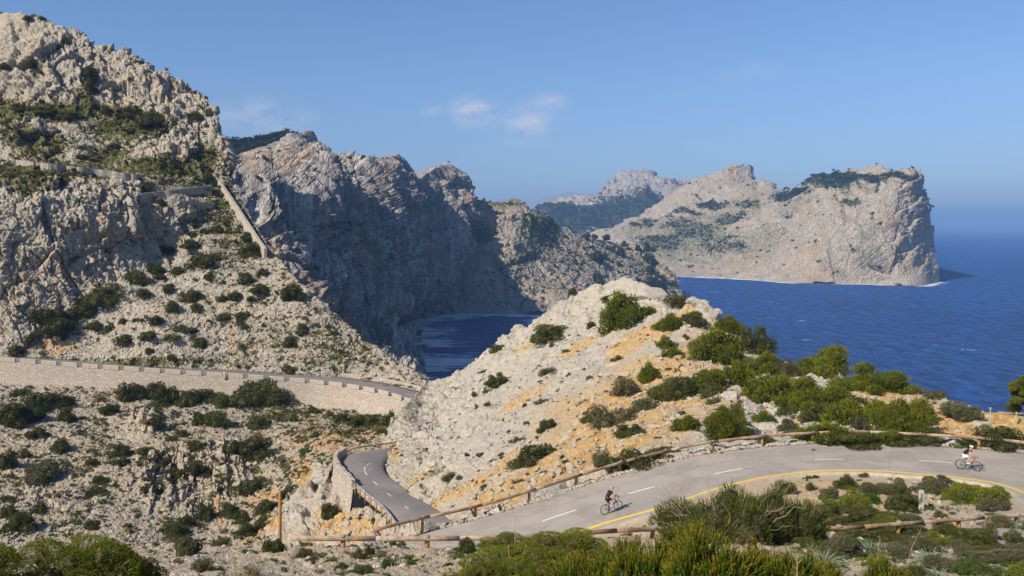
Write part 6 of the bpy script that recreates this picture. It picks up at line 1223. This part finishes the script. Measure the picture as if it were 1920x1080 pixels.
# rosemary mound: needles on many shoots round a twiggy heart
def shoots_bush(name, label, px, py, d, w, h, n, m, seed, z0=None, length=(.12, .24), width=.012, twig=0, deep=.7, cat='shrub', group=None, nshoot=34, lean=.55):
    """mound of upright needle shoots; (px, py) foot, d distance, w x h photo pixels"""
    c = pt(px, py, d); W = w * d / F / 2; H = h * d / F; rng = np.random.default_rng(seed)
    root = empty(name, c); tag(root, label, cat, group)
    # shoot bases on a lumpy dome
    lumps = 15; la = rng.uniform(0, 6.28, lumps); lr = rng.uniform(.2, .75, lumps); lc = np.stack([np.cos(la) * lr, np.sin(la) * lr], 1); lh = rng.uniform(.55, 1.0, lumps) * (1 - .35 * lr ** 2); lw = rng.uniform(.17, .30, lumps)
    a = rng.uniform(0, 6.28, n); r = np.sqrt(rng.uniform(0, 1, n)) ; xy = np.stack([np.cos(a) * r, np.sin(a) * r], 1)
    dd = np.linalg.norm(xy[:, None] - lc[None], axis=2) / lw[None]; hh = np.max(lh[None] * np.sqrt(np.maximum(0, 1 - (dd * .8) ** 2)), 1); who = np.argmin(dd, 1)
    ok = (hh > .2); xy, hh, who = xy[ok], hh[ok], who[ok]; n = len(xy); lt = rng.uniform(0, 1, lumps)[who]
    B = np.stack([xy[:, 0] * W, xy[:, 1] * W * deep, hh * H * .9 - rng.uniform(0, .35, n) * H * .5], 1)
    g = (xy - lc[who]) / lw[who, None]; D = np.stack([g[:, 0] * lean + xy[:, 0] * .35, g[:, 1] * lean + xy[:, 1] * .35, np.ones(n)], 1) + rng.normal(size=(n, 3)) * .18; D /= np.linalg.norm(D, axis=1)[:, None]
    Ls = rng.uniform(*length, n); Vs, Ts, TPs = [], [], []
    # every shoot: a stalk set with short needles
    K = nshoot; t = np.linspace(.0, 1, K)[None, :, None]
    C = B[:, None] + D[:, None] * Ls[:, None, None] * t
    nd = rng.normal(size=(n, K, 3)); nd -= (nd * D[:, None]).sum(-1, keepdims=True) * D[:, None]; nd /= np.linalg.norm(nd, axis=-1, keepdims=True)
    ax = nd * .55 + D[:, None] * 1.0; ax /= np.linalg.norm(ax, axis=-1, keepdims=True); nl = (.26 * Ls[:, None, None]) * (1 - .45 * t) * rng.uniform(.7, 1.2, (n, K, 1))
    sd_ = np.cross(ax, nd); sd_ /= np.linalg.norm(sd_, axis=-1, keepdims=True)
    A1 = C - sd_ * width * .5; A2 = C + sd_ * width * .5; A3 = C + ax * nl; m_ = n * K
    V = np.concatenate([A1.reshape(-1, 3), A2.reshape(-1, 3), A3.reshape(-1, 3)]); i = np.arange(m_)
    tt = np.broadcast_to(t[..., 0], (n, K)).ravel(); lt2 = np.repeat(lt, K); rr = np.repeat(rng.uniform(0, 1, n), K)
    tint = np.clip(tt * .6 + lt2 * .25 + rr * .15, 0, 1); tip = np.clip((tt - .66) / .3, 0, 1) * (rr > .5)
    mesh_obj('foliage', npmesh('foliage', V, np.stack([i, i + m_, i + 2 * m_], 1), {'tint': np.tile(tint, 3), 'tip': np.tile(tip, 3)}, smooth=False), M[m], root)
    # inner mass
    mb = MB(); 
    for k in range(lumps): mb.ball((lc[k, 0] * W, lc[k, 1] * W * deep, lh[k] * H * .30), (lw[k] * W * .85, lw[k] * W * .7 * deep, lh[k] * H * .48))
    o = mb.build('undergrowth', M['leaf_dark'] if not twig else M['leaf_brown'], root); nv = len(o.data.vertices)
    v = np.empty(nv * 3, np.float32); o.data.vertices.foreach_get('co', v); v = v.reshape(-1, 3); v += rng.normal(size=v.shape) * .05 * W * .4; o.data.vertices.foreach_set('co', v.ravel())
    for nm in ('tint', 'tip'): o.data.attributes.new(nm, 'FLOAT', 'POINT').data.foreach_set('value', np.full(nv, .1 if nm == 'tint' else 0, np.float32))
    if twig:
        mb = MB()
        for k in range(twig):
            a_ = rng.uniform(0, 6.28); r_ = rng.uniform(.5, 1.0); e = Vector((math.cos(a_) * r_ * W, math.sin(a_) * r_ * W * deep, H * rng.uniform(.35, .95))); s_ = e * rng.uniform(.25, .55); s_.z = rng.uniform(.05, .3) * H
            P = [s_.lerp(e, q) + Vector(rng.normal(size=3)) * .05 * W * .5 for q in np.linspace(0, 1, 6)]; mb.tube(P, [.014 * (1.2 - q) * W / 3 for q in np.linspace(0, 1, 6)], 4)
        mb.build('twigs', M['dead'], root)
    return root
shoots_bush('shrub', 'big dark green bushy mound with bare twigs hiding part of the yellow line', 1362, 1016, 36, 330, 132, 9500, 'leaf_rosemary', 21, length=(.13, .28), width=.016, twig=90, nshoot=26)
shoots_bush('shrub', 'twiggy green bush at the right end of the big dark mound', 1490, 1014, 36.5, 150, 96, 3000, 'leaf_rosemary', 22, length=(.13, .28), width=.016, twig=50, nshoot=24)
G_H = 'spiky orange tipped heath bushes along the bottom edge'
for i, (x, y, d, w, h, n, lb) in enumerate([(1205, 1150, 15.0, 190, 158, 2000, 'leftmost large spiky green heath bush with orange tips'), (1330, 1165, 14.0, 200, 178, 2200, 'middle spiky green heath bush with orange tips, the nearest'), (1465, 1160, 14.6, 200, 150, 2000, 'right spiky green heath bush with orange tips'), (1100, 1130, 16.5, 150, 96, 1100, 'low spiky heath bush between the glossy mat and the large heaths'), (1290, 1070, 19.0, 110, 98, 900, 'tall sparse heath shoots behind the middle heath bush'), (1180, 1070, 19.5, 110, 60, 700, 'small heath bush in front of the big dark mound'), (1650, 1120, 21.0, 110, 74, 800, 'small spiky heath bush with russet tips right of the nearest heaths'), (1545, 1130, 17.5, 90, 76, 700, 'low heath bush at the right foot of the nearest heaths')]):
    shoots_bush('heath_bush', lb, x, y, d, w, h * 1.04, int(n * 1.35), 'leaf_heath', 40 + i, length=(.14, .30), width=.010, cat='heath bush', group=G_H, nshoot=34, lean=.45)
# glossy mastic mats
def mastic(label, px, py, d, w, h, seed, lod_n=26000, leaf=.022, *, style='mastic', z=0.0, tall=1.0, lumps=30):
    c = pt(px, py, d); W = w * d / F / 2; H = h * d / F
    root = empty('mastic_bush', c); tag(root, label, 'bush', 'glossy green bushes of the foreground')
    me = bush_mesh('foliage', seed, int(lod_n * 1.7), leaf * 1.35, lumps=lumps, lump_r=(.16, .30), spread=.16, narrow=.6, tipfrac=.35, core=.5, up=.35); me.materials.append(M['leaf_mastic']); me.materials.append(M['twigs'])
    o = mesh_obj('foliage', me, None, root); o.scale = (W, W * .75, H)
    rng = np.random.default_rng(seed); mb = MB()
    for k in range(16):
        a = rng.uniform(0, 6.28); r = rng.uniform(.3, .9); e = Vector((math.cos(a) * r * W, math.sin(a) * r * W * .75, H * rng.uniform(.8, 1.06) * (1 - .5 * r * r))); mb.tube([e * .3, e * .7, e], [.02, .012, .005], 5)
    mb.build('twigs', M['dead'], root); return root
mastic('large glossy green dome bush with reddish tips in the lower left corner', 130, 1130, 18.5, 300, 132, 61, 42000, .017)
mastic('lower glossy green bush at the very left bottom corner', -40, 1140, 17.0, 260, 120, 62, 26000, .020)
mastic('smaller glossy bush at the right side of the large dome bush', 245, 1120, 19.5, 150, 90, 63, 16000, .026)
mastic('glossy green mat with red tips rising over the near road edge', 1055, 1050, 27, 210, 58, 64, 30000, .020)
mastic('glossy green mat spreading below the grey dome shrub', 960, 1092, 23.0, 230, 66, 65, 30000, .020)
mastic('glossy green bush left of the low heath bush', 1040, 1110, 20.5, 190, 80, 66, 26000, .022)
mastic('small glossy bush at the bottom edge under the dark dome shrub', 868, 1110, 22, 120, 50, 67, 12000, .03)
mastic('narrow glossy mat on the road verge left of the long one', 945, 1026, 29, 110, 26, 68, 12000, .028)
# blue green strap leaved clumps
for i, (x, y, w, h) in enumerate([(1545, 1062, 74, 42), (1743, 1064, 80, 44), (1632, 1036, 56, 30), (1572, 1082, 40, 34), (1912, 990, 46, 26), (415, 1054, 26, 18), (633, 1060, 30, 20), (816, 1016, 20, 18), (640, 1036, 20, 14), (575, 1092, 40, 22), (1760, 1090, 60, 30), (660, 1060, 20, 14), (618, 1034, 16, 12), (740, 1058, 18, 12)]):
    p, n, d = at(fore, x, y); W = w * d / F / 2
    if i < 4 or i not in _bm: me = blades_mesh('blades', 300 + i, 60 if w > 40 else 34, .075, (.55, 1.05), .9, 4, .5, .15); me.materials.append(M['leaf_blue'])
    o = mesh_obj('asphodel_clump', me); o.location = p - Vector((0, 0, .02)); o.scale = (W, W, W * 1.25)
    tag(o, {0: 'blue green strap leaved clump in front of the big mound at its right end', 1: 'largest blue green strap leaved clump below the marker post', 2: 'blue green strap leaved clump between the two larger ones', 4: 'blue green strap leaves under the ledge rail at the right edge'}.get(i, 'small blue green strap leaved clump on the foreground ground'), 'plant', 'blue green strap leaved clumps'); AUTO.append((o, x, y - h / 2, w, h, 'strap'))
for i, (x, y, w, h) in enumerate([(455, 1092, 60, 40), (475, 1078, 50, 34), (420, 1096, 44, 30), (640, 1078, 30, 16), (1100, 1010, 16, 10), (710, 1046, 22, 20), (590, 1046, 24, 16), (1560, 1096, 40, 24), (1810, 1040, 40, 20), (760, 1090, 30, 16)]):
    p, n, d = at(fore, x, y); W = w * d / F / 2; me = blades_mesh('blades', 350 + i, 170, .018, (.5, 1.0), .8, 3, .25, .35, tipcol=False); me.materials.append(M['leaf_straw'] if i % 2 == 0 else M['leaf_brown'])
    o = mesh_obj('grass_tuft', me); o.location = p; o.scale = (W, W, W * 1.1); tag(o, 'dry brownish grass tuft on the stony foreground ground', 'grass tuft', 'dry grass tufts of the foreground'); AUTO.append((o, x, y - h / 2, w, h, 'tuft'))
# dry stalks
for i, (x, y, d, h, dx, lb) in enumerate([(965, 1030, 28, 62, .02, 'thin dry flower stalk standing up before the near road'), (815, 1034, 31, 52, .01, 'thin dry flower stalk left of the flat white rock'), (1176, 1012, 31, 32, -.03, 'forked dry stalk on the road verge'), (1700, 1062, 30, 72, .28, 'slanting grey dry stem right of the blue green leaf clumps'), (1645, 1066, 29, 62, .05, 'upright grey dry stem between the blue green leaf clumps'), (1495, 1140, 14, 100, .0, 'pale dry stem among the right heath bush')]):
    p = pt(x, y, d); H = h * d / F; mb = MB(); mb.tube([p, p + Vector((dx * H * .5, 0, H * .5)), p + Vector((dx * H * 1.4, .02, H))], [.012, .009, .005], 5)
    for t in (.6, .72, .83, .92): mb.tube([p + Vector((dx * H * t * 1.3, 0, H * t)), p + Vector((dx * H * t * 1.3 + (.09 if int(t * 100) % 2 else -.08), .02, H * t + .07))], [.006, .004], 4)
    simple(mb, 'dry_stalk', M['dead'], lb, 'dry stalk')
# ------------------------------------------------------------------ cyclists
def skin_mesh(name, chains, mat, parent, sub=1):
    """chains: lists of (point, radius); joined where the first point repeats a point already laid"""
    V, E, Rr = [], [], []; idx = {}
    for ch in chains:
        prev = None
        for p, r in ch:
            k = tuple(round(x, 4) for x in p)
            if k not in idx: idx[k] = len(V); V.append(p); Rr.append(r)
            i = idx[k]
            if prev is not None and prev != i: E.append((prev, i))
            prev = i
    me = bpy.data.meshes.new(name); me.from_pydata([tuple(v) for v in V], E, []); o = mesh_obj(name, me, mat, parent)
    o.modifiers.new('skin', 'SKIN'); me.skin_vertices or None
    if not me.skin_vertices:
        bpy.context.view_layer.objects.active = o
    sv = me.skin_vertices[0].data
    for i, r in enumerate(Rr): sv[i].radius = (r, r) if not isinstance(r, tuple) else r
    sv[0].use_root = True
    s = o.modifiers.new('sub', 'SUBSURF'); s.levels = s.render_levels = sub
    return o
SK = plain('skin', (.50, .27, .18), .55, .3, 0, .06)
BLK = plain('black_fabric', (.018, .017, .022), .7, .2, 0, .2); WHT = plain('white_fabric', (.75, .75, .78), .7, .2, 0, .05)
TYRE = plain('tyre_rubber', (.015, .015, .016), .7, .3, 0, .1); ALU = plain('bike_alloy', (.45, .46, .47), .35, .5, .8, .05)
SHOE = plain('pale_shoe', (.55, .58, .58), .5, .3, 0, .05)
def cyclist(cr, cf, jersey, shorts, helmet, frame_c, fork_c, blb, plb, bgrp, pgrp, fine=True, sleeve=None, lean=1.0):
    """cr, cf: ground points of the rear and front wheel"""
    cr, cf = Vector(cr), Vector(cf); dirv = (cf - cr); yaw = math.atan2(dirv.y, dirv.x); pitch = -math.atan2(dirv.z, math.hypot(dirv.x, dirv.y))
    base = (cr + cf) / 2
    def root(nm, lb, cat, g):
        r = empty(nm, base); r.rotation_euler = (0, pitch, yaw); tag(r, lb, cat, g); return r
    bk = root('bicycle', blb, 'bicycle', bgrp); Rw = .34
    rh, fh, bb, st, ht, hb_ = (-.5, 0, Rw), (.5, 0, Rw), (-.08, 0, .28), (-.25, 0, .86), (.33, 0, .90), (.37, 0, .74)
    for nm, c in (('wheel', rh), ('wheel', fh)):
        w = empty('wheel', c); w.parent = bk
        mb = MB(); mb.ring((0, 0, 0), Rw - .013, .014, (0, 1, 0), 36, 6); mb.build('tyre', TYRE, w, True)
        mb = MB(); mb.ring((0, 0, 0), Rw - .045, .012, (0, 1, 0), 36, 5); mb.tube([(0, -.05, 0), (0, .05, 0)], .022, 8)
        mb.build('rim', TYRE if fine else ALU, w, True)
        mb = MB()
        for k in range(20 if fine else 10):
            a = k * 6.283 / (20 if fine else 10); mb.tube([(0, .03 * (-1) ** k, 0), (math.cos(a) * (Rw - .05), 0, math.sin(a) * (Rw - .05))], .0022, 3, False)
        mb.build('spokes', ALU, w)
    mb = MB(); mb.tube([bb, st], .017); mb.tube([st, ht], .016); mb.tube([bb, hb_], .021); mb.tube([ht, hb_], .021)
    for y in (-.035, .035): mb.tube([(bb[0], y, bb[2]), (rh[0], y * 1.5, rh[2])], .010); mb.tube([(st[0] + .01, y * .6, st[2] - .06), (rh[0], y * 1.5, rh[2])], .009)
    mb.build('frame', frame_c, bk, True)
    mb = MB()
    for y in (-.045, .045): mb.tube([(.375, y * .7, .74), (.41, y, .62), (.5, y, Rw)], [.018, .015, .010])
    mb.tube([(.375, -.035, .74), (.375, .035, .74)], .02); mb.build('fork', fork_c, bk, True)
    mb = MB(); mb.tube([ht, (.33, 0, .97), (.42, 0, .99)], .014)
    mb.tube([(.42, -.21, .99), (.42, .21, .99)], .013)
    for y in (-.21, .21):
        mb.tube([(.42, y, .99), (.50, y, .985), (.535, y, .95), (.52, y, .89), (.46, y, .865), (.40, y, .86)], .014); mb.tube([(.51, y, .99), (.55, y, 1.03)], [.017, .012]); mb.tube([(.55, y, 1.02), (.575, y, .93)], .006)
    mb.build('handlebar', TYRE, bk, True)
    mb = MB(); mb.tube([st, (-.27, 0, .955)], .014); mb.tube([(-.40, 0, .97), (-.28, 0, .965), (-.12, 0, .96)], [.065, .05, .018], 8, squash=(1, .45)); mb.build('saddle', TYRE, bk, True)
    mb = MB(); mb.ring((bb[0], -.05, bb[2]), .09, .006, (0, 1, 0), 20, 4); mb.ring((bb[0], -.05, bb[2]), .06, .006, (0, 1, 0), 16, 4)
    a = R(65); pr = (bb[0] + .17 * math.cos(a), -.075, bb[2] + .17 * math.sin(a)); pl_ = (bb[0] - .17 * math.cos(a), .075, bb[2] - .17 * math.sin(a))
    mb.tube([(bb[0], -.06, bb[2]), pr], .012); mb.tube([(bb[0], .06, bb[2]), pl_], .012)
    for q, y in ((pr, -.045), (pl_, .045)): mb.box((q[0], q[1] + y, q[2] - .01), .09, .08, .02)
    mb.tube([(bb[0], -.05, bb[2] + .09), (rh[0], -.05, rh[2] + .035)], .006, 4); mb.tube([(bb[0], -.05, bb[2] - .09), (rh[0], -.05, rh[2] - .035)], .006, 4); mb.build('crankset', ALU, bk, True)
    # the rider
    pr_ = root('person', plb, 'person', pgrp)
    hip = (-.30, 0, 1.02); w1 = (-.20, 0, 1.15); w2 = (-.06, 0, 1.28); ch = (.07, 0, 1.38); nk = (.14, 0, 1.44); hd = (.22, 0, 1.545); hd2 = (.235, 0, 1.60)
    chains = [[(hip, .115), (w1, .125), (w2, .13), (ch, .13), (nk, .062), ((.185, 0, 1.49), .058), ((.215, 0, 1.53), .075), (hd2, .085), ((.24, 0, 1.66), .06)]]
    for y in (-1, 1):
        sh = (.06, .15 * y, 1.385); el = (.26, .24 * y, 1.19); wr = (.45, .215 * y, 1.045); hn = (.51, .21 * y, 1.015)
        chains.append([(ch, .13), (sh, .062), ((.16, .20 * y, 1.285), .048), (el, .042), ((.35, .23 * y, 1.12), .040), (wr, .027), (hn, .034)])
        if fine:
            for j in range(4): chains.append([(hn, .034), ((.545, (.195 + .010 * j) * y, 1.02 - .012 * j), .010), ((.565, (.195 + .010 * j) * y, .995 - .012 * j), .009), ((.55, (.195 + .010 * j) * y, .97 - .012 * j), .008)])
            chains.append([(hn, .034), ((.50, .185 * y, 1.0), .010), ((.515, .178 * y, .975), .009)])
    pf = {-1: (pr[0] - .03, -.115, pr[2] + .07), 1: (pl_[0] - .03, .115, pl_[2] + .07)}
    kn = {-1: (.14, -.115, .90), 1: (.03, .115, .66)}
    def ik(h, f, L1=.43, L2=.43):
        h, f = Vector(h), Vector(f); d = f - h; L = min(d.length, L1 + L2 - .005); a = math.acos(max(-1, min(1, (L1 * L1 + L * L - L2 * L2) / (2 * L1 * L)))); u = d.normalized(); side = Vector((1, 0, 0)); v = (side - u * side.dot(u)).normalized(); return h + u * L1 * math.cos(a) + v * L1 * math.sin(a)
    legs = {}
    for y in (-1, 1):
        hj = (-.27, .085 * y, .99); an = pf[y]; k_ = ik(hj, (an[0] - .04, an[1], an[2] + .03)); an2 = (an[0] - .05, an[1], an[2] + .035); legs[y] = (hj, k_, an2)
        th = Vector(hj).lerp(k_, .5); cf_ = k_.lerp(Vector(an2), .35)
        chains.append([(hip, .115), (hj, .095), (tuple(th), .078), (tuple(k_), .055), (tuple(cf_), .054), (an2, .034), ((an2[0] + .03, an2[1], an2[2] - .045), .034), ((an2[0] + .15, an2[1], an2[2] - .055), .025)])
    skin_mesh('body', chains, SK, pr_, 2 if fine else 1)
    # jersey and shorts
    jc = [[(w1, .140), (w2, .147), (ch, .148), ((.115, 0, 1.42), .09)]]
    jc[0].insert(0, ((-.27, 0, 1.07), .13))
    for y in (-1, 1): jc.append([(ch, .148), ((.06, .15 * y, 1.385), .078), ((.15, .195 * y, 1.295), .06)])
    skin_mesh('jersey', jc, jersey, pr_, 2 if fine else 1)
    scn = [[((-.30, 0, 1.025), .135), ((-.25, 0, 1.08), .125)]]
    for y in (-1, 1):
        hj, k_, an2 = legs[y]; scn.append([((-.30, 0, 1.025), .135), (hj, .112), (tuple(Vector(hj).lerp(k_, .4)), .097), (tuple(Vector(hj).lerp(k_, .72)), .080)])
    skin_mesh('shorts', scn, shorts, pr_, 2 if fine else 1)
    mb = MB(); mb.ball((.225, 0, 1.645), (.135, .092, .082), Matrix.Rotation(R(14), 3, 'Y'))
    iv = mb.V
    mb.V = [(x, y, max(z, 1.615 - (x - .225) * .25)) for x, y, z in mb.V]; h_ = mb.build('helmet', helmet, pr_, True)
    mb = MB()
    for y in (-.055, -.02, .02, .055): mb.tube([(.34, y * .7, 1.655), (.28, y, 1.705), (.2, y, 1.722), (.12, y * .8, 1.70)], .008, 4)
    mb.build('vent', BLK, h_, True)
    mb = MB(); mb.box((.30, 0, 1.585), .03, .15, .03, 0); mb.build('glasses', BLK, pr_)
    mb = MB(); mb.tube([(.30, 0, 1.575), (.335, 0, 1.55)], [.012, .016], 6); mb.build('nose', SK, pr_, True)
    for y in (-1, 1):
        an2 = legs[y][2]; mb = MB(); mb.ball((an2[0] + .075, an2[1], an2[2] - .058), (.135, .046, .042)); mb.build('shoe', SHOE, pr_, True)
    return bk, pr_
def road_pt(A, B, px, py):
    G = np.concatenate([cross(A, B, t) for t in np.linspace(0, 1, 41)]); a, b = proj(G); i = int(np.argmin((a - px) ** 2 + (b - py) ** 2)); z = G[i, 2] + .055; return ptz(px, py, z)
def road_drop(A, B, p):
    G = np.concatenate([cross(A, B, t) for t in np.linspace(0, 1, 41)]); i = int(np.argmin((G[:, 0] - p[0]) ** 2 + (G[:, 1] - p[1]) ** 2)); return Vector((p[0], p[1], G[i, 2] + .055))
ORG = plain('orange_frame', (.75, .14, .02), .35, .5, 0, .05)
a = road_pt(NF, NN, 1135.5, 964.5); b = road_pt(NF, NN, 1158, 957.5); dv = (b - a); b = road_drop(NF, NN, a + dv.normalized() * 1.0); a = road_drop(NF, NN, a)
cyclist(a, b, BLK, BLK, plain('grey_helmet', (.42, .46, .46), .35), TYRE, TYRE, 'black road bicycle climbing the near road away from the viewer', 'cyclist in black jersey and black shorts with grey helmet riding up the near road', None, None)
a = road_pt(NF, NN, 1801.5, 880); b = road_pt(NF, NN, 1831, 883.5); dv = (b - a); b = road_drop(NF, NN, a + dv.normalized() * 1.0); a = road_drop(NF, NN, a)
bk2, _ = cyclist(a, b, BLK, WHT, plain('white_helmet', (.62, .72, .70), .3), TYRE, ORG, 'black road bicycle with an orange fork on the outside of the bend', 'cyclist in black jersey, white shorts and white helmet riding round the bend', None, None)
mb = MB(); mb.tube([(.06, 0, .40), (.13, 0, .56)], .034, 8); mb.build('bottle', plain('pink_bottle', (.6, .12, .12), .4), bk2, True)
GB, GP = 'bicycles on the walled upper road', 'cyclists on the walled upper road'
for (x, y, hx, j, s_, h, lb1, lb2) in [(683, 715.5, -9, BLK, WHT, plain('red_helmet', (.5, .06, .03), .4), 'bicycle ridden by the red helmeted cyclist on the upper road', 'cyclist in black top with red helmet on the walled upper road'), (718, 724, -4, WHT, BLK, WHT, 'bicycle nearest the pale hill on the upper road', 'cyclist in white top with black pack nearest the pale hill on the upper road'), (580, 706, -9, plain('green_jersey', (.08, .42, .16), .7), BLK, WHT, 'bicycle of the green dressed rider on the upper road', 'cyclist in green jersey on the walled upper road'), (519, 702.5, -9, WHT, BLK, plain('blue_helmet', (.2, .3, .5), .4), 'leftmost bicycle on the upper road behind the largest wall bush', 'leftmost cyclist, in white, on the walled upper road')]:
    a = road_pt(UN, UF, x, y); i = int(np.argmin(np.abs(proj(CU)[0] - x))); t = CU[i - 6] - CU[i + 6]; t = Vector(t).normalized()
    a = road_drop(UN, UF, a); b = road_drop(UN, UF, a + t); b = a + (b - a).normalized()
    cyclist(a, b, j, s_, h, TYRE, TYRE, lb1, lb2, GB, GP, fine=False)

# ------------------------------------------------------------------ labels that say which one: by look and by the nearest thing one can find
LM = [(447, 400, 'the steep pale wall on the mountain'), (145, 320, 'the longest path wall on the mountain'), (330, 370, 'the rising path wall on the mountain'), (130, 170, 'the top crags of the mountain'), (110, 620, 'the big dark thicket at the foot of the crag'), (383, 494, 'the widest shrub in the middle of the terraces'),
      (273, 690, 'the left half of the walled road'), (600, 700, 'the riders on the walled road'), (482, 735, 'the largest bush against the retaining wall'), (462, 840, 'the dome shrub on the fluted outcrop'), (300, 755, 'the shrub row under the retaining wall'), (70, 890, 'the grey green shrub at the left edge'), (380, 900, 'the fluted rock outcrop'), (525, 960, 'the tall ochre pole'),
      (150, 1010, 'the glossy dome bush'), (650, 860, 'the stone parapet of the lower road'), (700, 800, 'the end of the retaining wall'), (1161, 590, 'the tall pine shrub on the crest'), (968, 615, 'the two perched stones on the skyline'), (1337, 600, 'the rounded boulder on the crest'), (797, 790, 'the two short posts'), (1240, 740, 'the wide olive mound on the orange slope'), (1005, 855, 'the large dark dome shrub over the guardrail'),
      (1357, 795, 'the large round pine shrub behind the guardrail'), (1545, 680, 'the broad pine shrub on the skyline'), (1690, 790, 'the pine shrub at the guardrail bend'), (1842, 800, 'the concrete block'), (1145, 935, 'the rider in black'), (1815, 860, 'the rider in white shorts'), (1727, 935, 'the concrete marker post'), (1362, 960, 'the big dark mound beside the yellow line'), (878, 1030, 'the dark green dome shrub'), (780, 1035, 'the flat white rocks on the ledge'),
      (1743, 1045, 'the largest blue green leaf clump'), (1330, 1050, 'the orange tipped heath bushes'), (1080, 400, 'the wooded valley behind the promontory'), (1220, 500, 'the right end of the promontory'), (1118, 487, 'the widest tree of the promontory'), (680, 298, 'the rim of the sea cliff'), (1141, 790, 'the wide brown shrub on the orange soil')]
COLW = {'pine': 'bright green', 'dark': 'dark green', 'olive': 'olive green', 'brown': 'brownish', 'grey': 'grey green', 'green': 'fresh green', 'far': 'dark', 'mastic': 'red and green'}
def auto_labels():
    seen = {}; items = [(o, o['label']) for o in col.objects if 'label' in o.keys()]
    for o, l in items: seen[l] = seen.get(l, 0) + 1
    used = set(l for l, n in seen.items() if n == 1)
    for o, x, y, w, h, st in sorted(AUTO, key=lambda a: -a[3]):
        if seen[o['label']] < 2 or not (0 <= x <= 1920): continue
        size = 'tiny' if w < 13 else 'small' if w < 24 else 'middle sized' if w < 42 else 'wide'; shape = 'flat ' if h < .42 * w else 'round ' if h > .7 * w else ''
        kind = {'tree': 'tree', 'grass clump': 'straw coloured grass clump', 'boulder': 'pale boulder', 'plant': 'blue green leaf clump', 'grass tuft': 'dry grass tuft'}.get(o['category'], 'shrub'); colr = COLW[st] + ' ' if kind in ('shrub', 'tree') else ''
        for lx, ly, t in sorted(LM, key=lambda l: (l[0] - x) ** 2 + (1.4 * (l[1] - y)) ** 2)[:12]:
            dx, dy = x - lx, y - ly; v = 'above' if dy < 0 else 'below'; hh = 'right' if dx > 0 else 'left'; dist = math.hypot(dx, dy)
            rel = (v if abs(dy) > 2 * abs(dx) else hh + ' of' if abs(dx) > 2 * abs(dy) else v + ' and ' + hh + ' of')
            far_ = 'just ' if dist < 35 else '' if dist < 90 else 'well '
            lb = ' '.join((size + ' ' + shape + colr + kind + ' ' + far_ + rel + ' ' + t).split())
            if lb not in used and len(lb.split()) <= 16: o['label'] = lb; used.add(lb); break
auto_labels()

# ------------------------------------------------------------------ sea air: one closed box of thin haze
def haze():
    x0, x1, y0, y1, z0, z1 = -110000., 110000., -2000., 105000., -121., 330.
    V = np.array([(x, y, z) for z in (z0, z1) for y in (y0, y1) for x in (x0, x1)])
    Fc = np.array([(0, 2, 3, 1), (4, 5, 7, 6), (0, 1, 5, 4), (2, 6, 7, 3), (0, 4, 6, 2), (1, 3, 7, 5)])
    m = bpy.data.materials.new('haze_air'); m.use_nodes = True; n = m.node_tree.nodes; n.clear()
    o = n.new('ShaderNodeOutputMaterial'); v = n.new('ShaderNodeVolumePrincipled'); m.node_tree.links.new(v.outputs[0], o.inputs['Volume'])
    v.inputs['Color'].default_value = (.28, .53, .98, 1); v.inputs['Density'].default_value = 0.00011; v.inputs['Anisotropy'].default_value = 0.0
    ob = mesh_obj('haze', npmesh('haze', V, Fc, smooth=False), m); tag(ob, 'thin blue sea haze over the whole coast', 'haze', kind='stuff')
haze()
